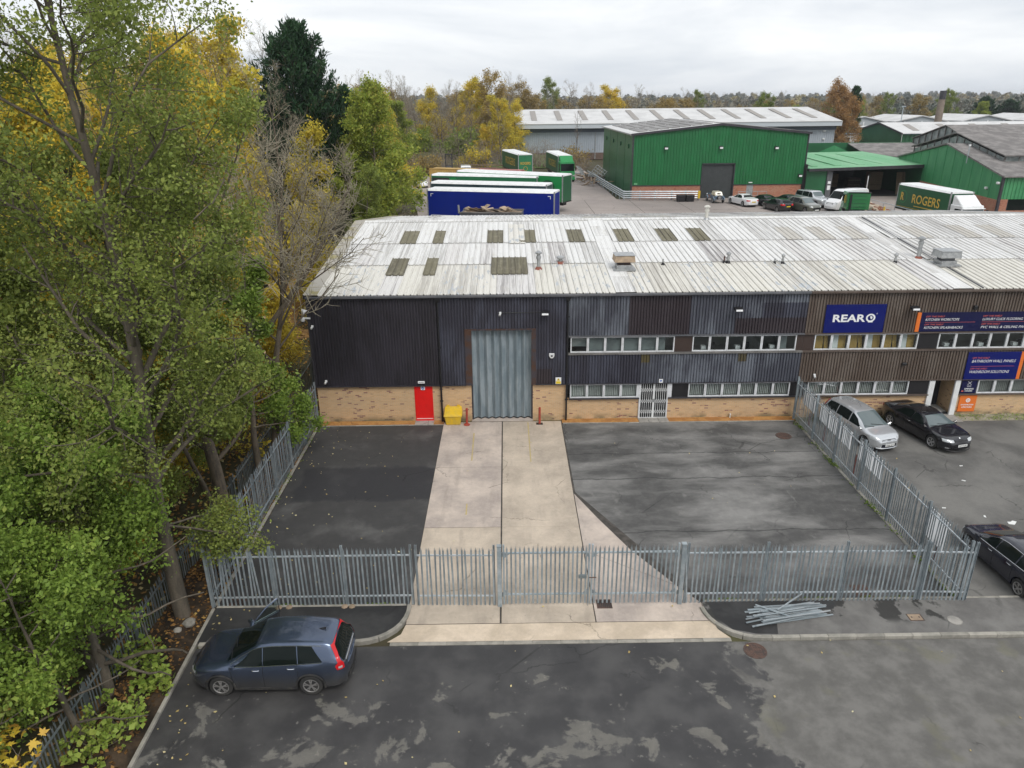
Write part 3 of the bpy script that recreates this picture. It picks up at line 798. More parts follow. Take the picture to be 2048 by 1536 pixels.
# walls
def brick_box(root, x0, x1, z1, z0=-0.1):
    return part('wall', MB().bx(x0, x1, 36.0, 36.22, z0, z1), m_brick, root)
brick_box(UA, -10.2, -5.03, 2.1)
brick_box(UA, -4.06, -1.98, 2.1)
brick_box(UA, 1.3, 3.1, 2.1)
brick_box(UA, 3.1, 7.0, 1.18)
brick_box(UA, 8.56, XB, 1.18)
brick_box(UB, XB, 22.56, 1.18)
brick_box(UB, 24.22, XE, 1.18)
part('wall', MB().bx(-10.2, -9.98, 36.22, 68, -0.1, 2.1), m_brick, UA)
part('back_wall', MB().bx(-10.1, XB, 67.8, 68, -0.1, 6.1), m_trim_grey, UA)
part('back_wall', MB().bx(XB, XE, 67.8, 68, -0.1, 6.1), m_trim_grey, UB)
part('end_wall', MB().bx(XE - .2, XE, 36, 67.8, -0.1, 6.1), m_trim_brown, UB)
# gable cladding, left side
v = [(-10.22, 35.95, 2.1), (-10.22, 68, 2.1), (-10.22, 68, 6.1), (-10.22, RIDGE_Y, rz_(RIDGE_Y) - .1), (-10.22, 35.95, 6.95)]
part('gable_cladding', MB().add(v, [(0, 1, 2, 3, 4)]), c_dark, UA)
part('corner_trim', MB().bx(-10.27, -10.18, 35.87, 35.96, 2.08, 6.95), m_trim_dark, UA)

def clad(root, x0, x1, z0, z1, mat, y=FY, label=None):
    return part('cladding_panel', corr(x0, x1, z0, z1, y), mat, root, label=label)
clad(UA, -10.18, -6.9, 2.1, 6.93, c_dark)
clad(UA, -6.9, -3.6, 2.1, 6.93, c_dark)
clad(UA, -3.6, -2.25, 2.1, 6.93, c_mid)
clad(UA, -2.25, 1.45, 5.2, 6.93, c_mid)
clad(UA, 1.45, 3.06, 2.95, 6.93, c_mid)
clad(UA, 1.45, 2.3, 2.1, 2.95, c_plum)
clad(UA, 2.3, 3.06, 2.1, 2.95, c_mid)
clad(UA, 3.06, 6.25, 4.78, 6.93, c_blue)
clad(UA, 6.25, 9.4, 4.78, 6.93, c_plum, label='unfaded dark cladding panel where an old sign stood')
clad(UA, 9.4, 11.75, 4.78, 6.93, c_blue)
clad(UA, 11.75, 13.1, 5.62, 6.93, c_blue)
clad(UA, 11.75, 13.1, 4.78, 5.62, c_plum)
clad(UA, 13.1, XB, 6.42, 6.93, c_blue)
clad(UA, 13.1, XB, 5.62, 6.42, c_mid)
clad(UA, 13.1, XB, 4.78, 5.62, c_plum)
clad(UA, 3.06, 5.2, 2.1, 3.72, c_mid)
clad(UA, 5.2, 7.0, 2.1, 3.72, c_mid)
clad(UA, 7.0, 7.45, 3.25, 3.72, c_stain)
clad(UA, 7.0, 7.45, 2.1, 3.25, c_blue)
clad(UA, 7.45, 12.1, 2.1, 3.72, c_blue)
clad(UA, 12.1, 12.55, 3.25, 3.72, c_stain)
clad(UA, 12.1, 12.55, 2.1, 3.25, c_blue)
clad(UA, 12.55, XB, 2.1, 3.72, c_blue)
for a, b in ((XB, 21.0), (21.0, 27.0), (27.0, 33.0), (33.0, XE)):
    clad(UB, a, b, 4.78, 6.93, c_brown)
    clad(UB, a, b, 2.1, 3.72, c_brown)
# horizontal trims, sills and gutters
for root, x0, x1, tm, gm in ((UA, -10.25, XB, m_trim_dark, m_trim_grey), (UB, XB, XE, m_trim_brown, m_trim_brown)):
    part('gutter', MB().bx(x0, x1, 35.72, 35.88, 6.9, 7.03), gm, root, bevel=0.02)
    a = 3.06 if root is UA else XB
    part('flashing', MB().bx(a, x1, 35.86, 36.0, 4.7, 4.775), gm if root is UA else m_trim_brown, root)
    part('sill', MB().bx(a, x1, 35.84, 36.05, 3.73, 3.82), m_sill if root is UA else m_trim_brown, root)
part('drip_flashing', MB().bx(-10.2, -2.25, 35.85, 36.0, 2.06, 2.1).bx(1.45, XB, 35.85, 36.0, 2.06, 2.1), m_trim_dark, UA)
part('drip_flashing', MB().bx(XB, XE, 35.85, 36.0, 2.06, 2.1), m_trim_brown, UB)
for root, spans in ((UA, ((3.25, 7.0), (8.56, XB))), (UB, ((XB, 22.56), (24.22, XE)))):
    for a, b in spans:
        part('sill', MB().bx(a, b, 35.86, 36.1, 1.19, 1.255), m_trim_dark if root is UA else m_trim_brown, root)
# downpipes with hoppers
for x in (-3.58, 3.09):
    dp = part('downpipe', MB().tube([(x, 35.84, 6.75), (x, 35.84, 0.02)], 0.05, 10), m_black, UA, smooth=True)
    sub('hopper', MB().hexa([(x - .08, 35.76, 6.68), (x + .08, 35.76, 6.68), (x + .08, 35.89, 6.68), (x - .08, 35.89, 6.68), (x - .16, 35.73, 6.9), (x + .16, 35.73, 6.9), (x + .16, 35.89, 6.9), (x - .16, 35.89, 6.9)]), m_black, dp)
    for z in (1.2, 2.6, 4.2, 5.8):
        sub('pipe_bracket', MB().bx(x - .085, x + .085, 35.8, 35.9, z, z + .05), m_black, dp)

# rooms behind the windows
for root, x0, x1, gaps in ((UA, 3.1, XB - .05, 0), (UB, XB + .05, XE - .25, 0)):
    rm = MB()
    for z0, z1 in ((0.02, 2.3), (3.0, 5.3)):
        rm.bx(x0, x1, 36.3, 39.5, z0, z0 + .05).bx(x0, x1, 39.4, 39.5, z0 + .05, z1).bx(x0, x1, 36.3, 39.5, z1, z1 + .05)
        rm.bx(x0, x0 + .08, 36.3, 39.4, z0 + .05, z1).bx(x1 - .08, x1, 36.3, 39.4, z0 + .05, z1)
    part('room', rm, m_room, root)

def window(root, x0, x1, z0, z1, fill=None, k=0):
    f = 0.055; y0, y1 = 35.93, 36.03
    w = part('window', MB().bx(x0, x1, y0, y1, z0, z0 + f).bx(x0, x1, y0, y1, z1 - f, z1).bx(x0, x0 + f, y0, y1, z0 + f, z1 - f).bx(x1 - f, x1, y0, y1, z0 + f, z1 - f), m_white_frame, root)
    sub('pane', MB().add([(x0 + f, 35.99, z0 + f), (x1 - f, 35.99, z0 + f), (x1 - f, 35.99, z1 - f), (x0 + f, 35.99, z1 - f)], [(0, 1, 2, 3)]), m_glass, w)
    if fill == 'slats':
        n = 8
        mb = MB()
        for i in range(n):
            c = lerp(x0 + .06, x1 - .06, (i + .5) / n) + random.uniform(-.006, .006)
            mb.hexa([(c - .034, 36.08, z0 + .06), (c + .03, 36.11, z0 + .06), (c + .032, 36.112, z0 + .06), (c - .032, 36.082, z0 + .06), (c - .034, 36.08, z1 - .03), (c + .03, 36.11, z1 - .03), (c + .032, 36.112, z1 - .03), (c - .032, 36.082, z1 - .03)])
        sub('vertical_blind', mb, m_blind, w)
    elif fill == 'shut':
        zz = z0 + (0.05 if k % 3 else 0.3)
        sub('closed_blind', MB().bx(x0 + .05, x1 - (.05 if k != 5 else .45), 36.1, 36.12, zz if k == 0 else z0 + .05, z1 - .02), [m_blind_dim], w)
    elif fill == 'board':
        for a, b, dx in ((0.08, 0.5, .04), (0.52, 0.95, .02)) if k % 2 else ((0.05, 0.62, .05), (0.72, 0.95, -.05)):
            xa, xb_ = lerp(x0, x1, a), lerp(x0, x1, b)
            sub('leaning_board', MB().hexa([(xa, 36.15, z0), (xb_, 36.15, z0), (xb_, 36.17, z0), (xa, 36.17, z0), (xa + dx, 36.3, z1), (xb_ + dx, 36.3, z1), (xb_ + dx, 36.32, z1), (xa + dx, 36.32, z1)]), m_board if (a > .1 or k % 2 == 0) else m_white, w)
    elif fill == 'desk':
        if k % 2:
            sub('chair_back', MB().bx(x0 + .1, x0 + .5, 36.6, 36.7, z0 - .1, z0 + .26), m_black, w, bevel=0.05)
        else:
            sub('paper_stack', MB().bx(x0 + .55, x0 + .8, 36.2, 36.45, z0 + .02, z0 + .2), m_white, w)
    return w
m_blind_dim = M('grey_green_roller_blind', (0.2, 0.225, 0.225), (0.14, 0.155, 0.16), ro=0.8, sc=1.5, rv=0.12)
P_ = 0.906
def strip(root, x, n, z0, z1, fills):
    for i in range(n):
        window(root, x + i * P_ + .004, x + (i + 1) * P_ - .004, z0, z1, fills(i), i)
    return x + n * P_
def infill(root, x0, x1, z0, z1, mat):
    part('infill_panel', MB().bx(x0, x1, 35.96, 36.02, z0, z1), mat, root)
ZU0, ZU1, ZL0, ZL1 = 3.83, 4.695, 1.26, 2.055
strip(UA, 3.26, 6, ZU0, ZU1, lambda i: 'shut')
infill(UA, 8.7, 9.62, ZU0, ZU1, m_infill_brown)
strip(UA, 9.63, 6, ZU0, ZU1, lambda i: 'desk' if i < 5 else 'shut')
infill(UA, 15.08, XB - .01, ZU0, ZU1, m_infill_brown)
infill(UB, XB, 15.98, ZU0, ZU1, m_infill_brown)
strip(UB, 16.0, 6, ZU0, ZU1, lambda i: 'board')
infill(UB, 21.45, 22.48, ZU0, ZU1, m_infill)
strip(UB, 22.5, 6, ZU0, ZU1, lambda i: 'desk')
infill(UB, 27.95, 28.9, ZU0, ZU1, m_infill)
strip(UB, 28.9, 10, ZU0, ZU1, lambda i: 'shut')
strip(UA, 3.28, 4, ZL0, ZL1, lambda i: 'slats')
infill(UA, 8.75, 9.6, ZL0, ZL1, m_infill)
strip(UA, 9.62, 6, ZL0, ZL1, lambda i: 'slats')
infill(UA, 15.07, XB - .01, ZL0, ZL1, m_infill)
infill(UB, XB, 15.98, ZL0, ZL1, m_infill)
strip(UB, 16.0, 6, ZL0, ZL1, lambda i: 'slats')
infill(UB, 21.5, 22.5, ZL0, ZL1, m_infill)
strip(UB, 25.15, 14, ZL0, ZL1, lambda i: 'slats')

# fire door
fd = part('fire_door', MB().bx(-5.0, -4.09, 35.97, 36.03, 0.06, 2.06), m_red_door, UA, bevel=0.008)
sub('door_frame', MB().bx(-5.03, -5.0, 35.96, 36.05, 0.03, 2.08).bx(-4.09, -4.06, 35.96, 36.05, 0.03, 2.08), m_red_door, fd)
sub('kick_strip', MB().bx(-4.99, -4.1, 35.955, 35.972, 0.14, 0.17), m_letter, fd)
sub('threshold', MB().bx(-5.03, -4.06, 35.93, 36.06, 0.0, 0.058), m_red_door, fd)
# large sheeted door
mb = MB(); pr = []
n = 8; x0, x1 = -1.9, 1.22
for i in range(n):
    a = x0 + (x1 - x0) * i / n; p = (x1 - x0) / n
    pr += [(a, 36.1), (a + p * .1, 36.1), (a + p * .5, 36.25), (a + p * .6, 36.25)]
pr.append((x1, 36.1))
k = len(pr)
mb.add([(x, y, 0.1) for x, y in pr] + [(x, y, 5.08) for x, y in pr], [(i, i + 1, k + i + 1, k + i) for i in range(k - 1)])
gd = part('sheeted_door', mb, m_shutter, UA)
sub('bottom_seal', MB().add([(x, y - .01, 0.05) for x, y in pr] + [(x, y - .01, 0.11) for x, y in pr], [(i, i + 1, k + i + 1, k + i) for i in range(k - 1)]), m_black, gd)
part('door_jamb', MB().bx(-2.25, -1.9, 35.87, 36.3, 2.08, 5.12), m_frame_rust, UA)
part('door_jamb', MB().bx(1.22, 1.45, 35.87, 36.3, 2.08, 5.12), m_frame_rust, UA)
part('door_jamb', MB().bx(-1.98, -1.9, 36.0, 36.3, 0.04, 2.08).bx(1.22, 1.3, 36.0, 36.3, 0.04, 2.08), m_trim_dark, UA)
part('door_lintel', MB().bx(-2.25, 1.45, 35.86, 36.3, 5.12, 5.2), m_frame_rust, UA)
part('door_reveal', MB().bx(-1.9, 1.22, 36.32, 36.4, 0.0, 5.12), m_dark_void, UA)
# double entrance door behind a white folding security grille
ed_ = part('entrance_door', MB().bx(7.08, 7.79, 36.06, 36.1, 0.06, 2.05).bx(7.82, 8.5, 36.06, 36.1, 0.06, 2.05), m_infill, UA)
part('door_frame', MB().bx(7.0, 7.08, 35.93, 36.1, 0.02, 2.06).bx(8.5, 8.56, 35.93, 36.1, 0.02, 2.06).bx(6.9, 7.0, 35.94, 36.06, 1.2, 2.06).bx(8.56, 8.74, 35.94, 36.06, 1.2, 2.06).bx(7.78, 7.83, 36.04, 36.12, 0.06, 2.05), m_white_frame, UA)
gr = MB()
for x0, x1 in ((7.09, 7.76), (7.83, 8.49)):
    for i in range(7):
        x = lerp(x0, x1, i / 6)
        gr.bx(x - .009, x + .009, 35.955, 35.985, 0.07, 2.02)
    for zc in (0.42, 1.03, 1.68):
        for i in range(6):
            xa, xb_ = lerp(x0, x1, i / 6), lerp(x0, x1, (i + 1) / 6)
            s = 1 if i % 2 else -1
            for q in (1, -1):
                gr.tube([(xa, 35.948, zc + s * q * .12), (xb_, 35.948, zc - s * q * .12)], 0.009, 4)
    gr.bx(x0 - .02, x1 + .02, 35.96, 35.99, 0.05, 0.075).bx(x0 - .02, x1 + .02, 35.96, 35.99, 2.02, 2.045)
gr.bx(7.74, 7.85, 35.95, 35.99, 0.05, 2.045)
sub('security_grille', gr, m_white, ed_)
sub('lock_plate', MB().bx(7.74, 7.85, 35.93, 35.95, 0.98, 1.16), m_steel_zinc, ed_)
# showroom porch
pr_ = MB().bx(22.56, 24.22, 37.3, 37.4, 0, 2.06).bx(22.5, 22.56, 36.22, 37.3, 0, 2.06)
part('porch_lining', pr_, m_dark_void, UB)
part('porch_wall', MB().bx(24.0, 24.22, 36.04, 37.3, 0, 2.06), m_brick, UB)
part('porch_floor', MB().bx(22.56, 24.0, 36.0, 37.3, -0.02, 0.05), m_dark_void, UB)
part('porch_door', MB().bx(22.7, 23.7, 37.24, 37.29, 0.06, 2.0), m_infill, UB)
part('porch_frame', MB().bx(22.52, 22.82, 35.9, 36.02, 0.02, 2.06).bx(23.92, 24.2, 35.9, 36.02, 0.02, 2.06), m_white, UB, bevel=0.01)

# roof sheets
def sheet_profile(w, n):
    pr = []
    p = w / n
    for i in range(n):
        a = i * p
        pr += [(a, 0.05), (a + .03, 0.05), (a + .055, 0), (a + .13, 0), (a + .145, .013), (a + .175, .013), (a + .19, 0), (a + p - .025, 0)]
    pr.append((w, 0.05))
    return pr
def roof_sheet_mesh(w, y0, y1, zf, lift, n=3):
    pr = sheet_profile(w, n); k = len(pr)
    mb = MB()
    for zz in (0.0,):
        mb.add([(x, y0, zf(y0) + z + lift) for x, z in pr] + [(x, y1, zf(y1) + z) for x, z in pr], [(i, i + 1, k + i + 1, k + i) for i in range(k - 1)])
    mb.add([(x, y0, zf(y0) + z + lift) for x, z in pr] + [(x, y0, zf(y0) + z + lift - .03) for x, z in pr], [(i, i + 1, k + i + 1, k + i) for i in range(k - 1)])
    return mb
def rb_(y): return rz_(RIDGE_Y) - 0.0 - (y - RIDGE_Y) * math.tan(R(7.2))
rows = [(35.8, 40.75, rz_, .02), (40.55, 44.95, rz_, .055), (44.75, RIDGE_Y, rz_, .055), (RIDGE_Y, 59.2, rb_, .0), (59.0, 68.1, rb_, .0)]
W = 1.008
meshes = {}
def sheet_mesh(ri, mat):
    key = (ri, mat.name)
    if key not in meshes:
        y0, y1, zf, lf = rows[ri]
        meshes[key] = roof_sheet_mesh(W, y0, y1, zf, lf).mesh('roof_sheet', mat)
    return meshes[key]
xr = -9.62
peel_cols = {0: (1, 2, 6, 7, 8, 12, 13, 14, 16, 19, 20, 23, 24, 25, 27)}
i = 0
while xr < XE - .2:
    root = UA if xr + W * .5 < XB else UB
    for ri in range(5):
        if ri < 3 and i in (15, 32):
            continue
        q = random.random()
        if ri == 0:
            m_ = r_peel if i in peel_cols[0] else (r_streak if i in (3, 9, 10, 16) else r_cream)
            if xr > 20: m_ = r_cream if q < .8 else r_streak
        elif ri == 1:
            m_ = r_streak if q < 0.3 else r_white
        elif ri == 2:
            m_ = r_white
        else:
            m_ = r_streak if (ri == 4 and q < .5) else (r_peel if q < .3 else r_white)
        o = obj('roof_sheet', sheet_mesh(ri, m_), None, root)
        o.location = Vector((xr, 0, 0)) - Vector(root.location)
    xr += W; i += 1
for root, x0 in ((UA, -9.62 + 15 * 1.008), (UB, -9.62 + 32 * 1.008)):
    for (a, b) in ((35.8, 38.2), (38.2, 40.7), (40.7, 43.3), (43.3, 46), (46, 48.2), (48.2, RIDGE_Y)):
        w = 1.0
        part('flat_sheet', MB().hexa([(x0, a + .01, rz_(a) + .03), (x0 + w, a + .01, rz_(a) + .03), (x0 + w, b, rz_(b) + .03), (x0, b, rz_(b) + .03), (x0, a + .01, rz_(a) + .05), (x0 + w, a + .01, rz_(a) + .05), (x0 + w, b, rz_(b) + .045), (x0, b, rz_(b) + .045)]), r_white, root)
part('joint_flashing', MB().hexa([(24.12, 35.8, rz_(35.8) + .03), (24.17, 35.8, rz_(35.8) + .03), (24.17, RIDGE_Y, rz_(RIDGE_Y) + .03), (24.12, RIDGE_Y, rz_(RIDGE_Y) + .03), (24.12, 35.8, rz_(35.8) + .08), (24.17, 35.8, rz_(35.8) + .08), (24.17, RIDGE_Y, rz_(RIDGE_Y) + .08), (24.12, RIDGE_Y, rz_(RIDGE_Y) + .08)]), m_trim_grey, UB)
# rooflights laid over the sheets
def rooflight(root, x0, x1, y0, y1, mat):
    n = max(1, round((x1 - x0) / .336)); x0 = -9.62 + .336 * round((x0 + 9.62) / .336)
    mb = roof_sheet_mesh(n * .336, y0, y1, lambda y: rz_(y) + .045, .03, n)
    o = obj('rooflight', mb, mat, root)
    o.location = Vector((x0, 0, 0)) - Vector(root.location)
for x0, x1 in ((-6.56, -5.6), (-4.6, -3.95), (-1.08, -.1), (.87, 1.84), (3.74, 4.7), (6.85, 7.75), (9.6, 10.6), (11.5, 12.5)):
    rooflight(UA, x0, x1, 44.7, 47.5, r_light)
for x0, x1 in ((-6.56, -5.6), (-4.6, -3.95), (-1.04, .94)):
    rooflight(UA, x0, x1, 38.75, 41.75, r_light)
rooflight(UA, .06, .95, 44.5, 48.9, r_peel)
for x0, x1, rt_ in ((17.4, 18.4, UB), (19.4, 20.4, UB), (21.3, 22.3, UB), (25.2, 26.2, UB), (28.3, 29.3, UB), (30.3, 31.3, UB), (33.3, 34.3, UB)):
    rooflight(rt_, x0, x1, 44.7, 47.5, r_light_lt)
# ridge caps and verge flashing
cap = 1.008; x = -9.62
while x < XE - .2:
    root = UA if x + .5 < XB else UB
    ym = RIDGE_Y
    part('ridge_cap', MB().add([(x + .005, ym - .35, rz_(ym - .35) + .07), (x + cap - .005, ym - .35, rz_(ym - .35) + .07), (x + .005, ym, rz_(ym) + .1), (x + cap - .005, ym, rz_(ym) + .1), (x + .005, ym + .35, rb_(ym + .35) + .07), (x + cap - .005, ym + .35, rb_(ym + .35) + .07), (x + .005, ym - .35, rz_(ym - .35) + .02), (x + cap - .005, ym - .35, rz_(ym - .35) + .02)], [(0, 1, 3, 2), (2, 3, 5, 4), (6, 7, 1, 0)]), r_white, root)
    x += cap
ys_v = [35.78, 39.3, 42.9, 46.5, RIDGE_Y]
for a, b in zip(ys_v, ys_v[1:]):
    part('verge_flashing', MB().hexa([(-10.33, a + .01, rz_(a) + .045), (-9.6, a + .01, rz_(a) + .045), (-9.6, b, rz_(b) + .045), (-10.33, b, rz_(b) + .045), (-10.33, a + .01, rz_(a) + .09), (-9.6, a + .01, rz_(a) + .06), (-9.6, b, rz_(b) + .06), (-10.33, b, rz_(b) + .085)]), r_flash, UA)
ys_v = [RIDGE_Y, 56, 62, 68.1]
for a, b in zip(ys_v, ys_v[1:]):
    part('verge_flashing', MB().hexa([(-10.33, a + .01, rb_(a) + .045), (-9.6, a + .01, rb_(a) + .045), (-9.6, b, rb_(b) + .045), (-10.33, b, rb_(b) + .045), (-10.33, a + .01, rb_(a) + .09), (-9.6, a + .01, rb_(a) + .06), (-9.6, b, rb_(b) + .06), (-10.33, b, rb_(b) + .085)]), r_flash, UA)
part('bargeboard', MB().hexa([(-10.34, 35.78, 6.9), (-10.28, 35.78, 6.9), (-10.28, RIDGE_Y, rz_(RIDGE_Y) - .15), (-10.34, RIDGE_Y, rz_(RIDGE_Y) - .15), (-10.34, 35.78, 7.12), (-10.28, 35.78, 7.12), (-10.28, RIDGE_Y, rz_(RIDGE_Y) + .08), (-10.34, RIDGE_Y, rz_(RIDGE_Y) + .08)]), m_trim_dark, UA)

# ---------------- things fixed to the roof
def flue(x, y, h, r, label, cap_=True, base=m_rust_red, mat=m_steel_zinc):
    z = rz_(y) + .04
    t = thing('roof_flue', label, 'flue', (x, y, z), group='flues on the white roof')
    obj('pipe', MB().tube([(0, 0, -.08), (0, 0, h)], r, 12), mat, t, smooth=True)
    obj('base_collar', MB().lathe([(r * 2.2, -.06), (r * 1.6, .04), (r * 1.25, .1)], 12), base, t, smooth=True)
    if cap_:
        obj('cowl', MB().lathe([(r * 1.1, h - .02), (r * 1.9, h + .03), (r * 1.9, h + .1), (r * .4, h + .18)], 12), mat, t, smooth=True)
        obj('cowl_band', MB().lathe([(r * 1.35, h - .25), (r * 1.35, h - .12)], 12), mat, t, smooth=True)
flue(1.74, 39.7, .8, .1, 'tall grey flue with flat cowl left of the short red-based vent')
flue(3.02, 40.7, .22, .12, 'short capped vent with rusty red base on the white roof')
flue(8.73, 40.2, .3, .05, 'small dark-based pipe just right of the brown-topped fan unit', False, m_black)
flue(12.44, 40.4, .42, .07, 'capped vent pipe in a pair of pipes above the dark floodlight', True, m_black)
flue(12.22, 40.4, .34, .045, 'thin rusty pipe beside a capped vent pipe on the roof', False, m_black, m_rust)
flue(15.0, 40.2, .26, .045, 'short plain pipe left of a capped pipe near the unit boundary', False, m_black)
flue(15.45, 40.2, .34, .055, 'capped slim pipe near the boundary of dark and brown units', True, m_black)
flue(21.73, 40.1, .34, .06, 'capped slim pipe left of the tall bright flue', True, m_black)
flue(23.39, 40.8, 1.05, .11, 'tallest bright metal flue beside the right-hand fan unit', True)
flue(13.56, 49.75, .75, .11, 'pale flue with flat cap standing on the ridge of the roof', True, m_steel_zinc, r_cream)
def fan_unit(x, y, label, rust):
    z = rz_(y) + .03
    t = thing('roof_fan', label, 'roof fan', (x, y, z), group='fan units on the roof'); t.scale = (.84, .84, .84)
    obj('upstand', MB().bx(-.5, .5, -.5, .5, -.1, .3), m_steel_zinc, t, bevel=.01)
    obj('base_flange', MB().bx(-.72, .72, -.7, .7, -.03, .06), m_steel_zinc, t)
    obj('neck', MB().bx(-.38, .38, -.38, .38, .3, .5), m_frame_rust if rust else m_trim_grey, t)
    obj('hood', MB().hexa([(-.68, -.62, .5), (.68, -.62, .5), (.68, .62, .5), (-.68, .62, .5), (-.62, -.58, .92), (.62, -.58, .92), (.62, .58, .92), (-.62, .58, .92)]), m_card if rust else m_steel_zinc, t, bevel=.015)
    obj('hood_lid', MB().bx(-.66, .66, -.62, .62, .92, .95), m_steel_zinc, t)
fan_unit(6.43, 39.6, 'square roof fan with brown rusted hood over the flat strip', True)
fan_unit(24.3, 39.7, 'square zinc roof fan beside the tall bright flue', False)

# ---------------- things fixed to the front wall
def floodlight(x, z, label, arm=.18):
    t = thing('floodlight', label, 'floodlight', (x, FY, z), group='floodlights on the front wall')
    obj('bracket', MB().bx(-.03, .03, -arm, 0, -.02, .03), m_black, t)
    obj('housing', MB().hexa([(-.22, -arm - .3, -.1), (.22, -arm - .3, -.1), (.22, -arm, -.06), (-.22, -arm, -.06), (-.2, -arm - .26, .02), (.2, -arm - .26, .02), (.2, -arm, .08), (-.2, -arm, .08)]), m_black, t, bevel=.01)
    obj('lens', MB().hexa([(-.17, -arm - .305, -.085), (.17, -arm - .305, -.085), (.17, -arm - .28, -.088), (-.17, -arm - .28, -.088), (-.16, -arm - .288, .0), (.16, -arm - .288, .0), (.16, -arm - .27, .0), (-.16, -arm - .27, .0)]), m_letter, t)
floodlight(1.9, 6.12, 'black floodlight at the right end of the conduit above the big door')
floodlight(11.75, 6.2, 'black floodlight on the faded blue cladding left of the dark patch')
floodlight(20.75, 6.15, 'black floodlight between the square blue sign and the long one')
tag_c = thing('conduit', 'thin dark conduit running above the sheeted door', 'conduit', (-.35, FY, 6.05))
obj('pipe', MB().tube([(0, -.03, 0), (2.05, -.03, .03)], .02, 6), m_black, tag_c)
def camera_unit(x, y, z, label, style, sx=1):
    t = thing('security_camera', label, 'camera', (x, y, z), group='security cameras')
    if style == 'dome':
        obj('bracket', MB().tube([(.1 * sx, 0, 0), (-.28 * sx, 0, .02)], .05, 10), m_white, t, smooth=True)
        obj('dome', MB().lathe([(.05, .06), (.12, .03), (.12, -.1), (.08, -.16)], 12, (-.3 * sx, 0, 0)), m_white, t, smooth=True)
        obj('lens', MB().lathe([(.085, -.15), (.06, -.21), (.02, -.235)], 12, (-.3 * sx, 0, 0)), m_black, t, smooth=True)
    elif style == 'horn':
        obj('bracket', MB().tube([(.06 * sx, 0, 0), (-.14 * sx, -.02, .05)], .035, 8), m_white, t)
        obj('horn', MB().lathe([(.06, 0), (.1, .1), (.17, .28), (.16, .28)], 14, (0, 0, 0), 'x').xf(Matrix.Rotation(R(200), 4, 'Z')), m_white, t, smooth=True)
    else:
        obj('mount', MB().bx(-.06, .06, -.05, 0, -.06, .06), m_white, t, bevel=.01)
        obj('body', MB().tube([(0, -.04, 0), (-.03, -.2, -.08)], .055, 10), m_white, t, smooth=True)
camera_unit(-10.2, 35.85, 6.25, 'white horn loudspeaker, topmost of the white devices at the corner', 'horn')
camera_unit(-10.2, 35.85, 5.88, 'white dome camera on an arm below the horn loudspeaker', 'dome')
camera_unit(-10.05, FY, 5.45, 'small white camera, lowest of the three at the upper wall corner', 'bullet')
camera_unit(-9.65, FY, 2.42, 'small white camera low on the dark wall above the brickwork', 'bullet')
camera_unit(-.38, FY, 6.05, 'white camera with loose cable left above the sheeted door', 'bullet')
camera_unit(16.25, FY, 2.45, 'white twin camera low on the brown cladding near the fence', 'bullet')
t = thing('wall_vent', 'small black cowl on the lower brown cladding', 'vent', (20.9, FY, 3.02))
obj('cowl', MB().bx(-.12, .12, -.14, 0, -.06, .08), m_black, t, bevel=.02)
t = thing('wall_vent', 'small black box on a conduit above the long trade sign', 'vent', (24.0, FY, 6.05))
obj('cowl', MB().bx(-.09, .09, -.14, 0, -.1, .12), m_black, t, bevel=.02)
t = thing('alarm_box', 'white alarm box on plum cladding right of the sheeted door', 'alarm', (2.28, FY, 3.72))
obj('cover', MB().prism([(-.14, .12), (.14, .12), (.14, -.02), (.06, -.14), (-.06, -.14), (-.14, -.02)], -.1, 0, 'y'), m_white, t, bevel=.015)
obj('emblem', MB().bx(-.05, .05, -.106, -.1, -.05, .04), m_trim_dark, t)

def sign(label, cat, x0, x1, z0, z1, mat, y=FY - .04, name='wall_sign'):
    t = thing(name, label, cat, ((x0 + x1) / 2, y, z0))
    obj('face', MB().bx(-(x1 - x0) / 2, (x1 - x0) / 2, -.02, .03, 0, z1 - z0), mat, t, bevel=.004)
    return t
def letters(t, txt, x, z, w, h, mat, shear=0.0, name='lettering', align='CENTER', bold=0.0, y=-.026):
    o = obj(name, text_mb(txt, w, h, shear, align=align, bold=bold), mat, t)
    o.location = (x, y, z)
    return o
# square blue sign
t = sign('square royal blue sign with white flared name lettering', 'sign', 16.34, 19.43, 4.79, 6.29, m_navy)
letters(t, 'REAR', -.3, .58, 1.68, .4, m_letter, bold=.03)
mb = MB()
def ring(mb, cx, cz, r0, r1, y0=-.03, y1=-.022, n=28, a0=0, a1=360, sxx=1.0):
    v = []; f = []
    for i in range(n + 1):
        a = R(lerp(a0, a1, i / n))
        for r_, y in ((r1, y0), (r0, y0)):
            v.append((cx + r_ * sxx * math.cos(a), y, cz + r_ * math.sin(a)))
    for i in range(n):
        f.append((2 * i, 2 * i + 1, 2 * i + 3, 2 * i + 2))
    return mb.add(v, f)
ring(mb, .8, .79, .14, .22, sxx=1.1)
mb.bx(.70, .94, -.032, -.022, .55, .6)
obj('lettering', mb, m_letter, t)
obj('emblem', MB().prism([(.76, .86), (.86, .88), (.9, .8), (.84, .7), (.8, .76)], -.031, -.022, 'y'), m_letter, t)
letters(t, '®', 1.1, .98, .07, .07, m_letter)
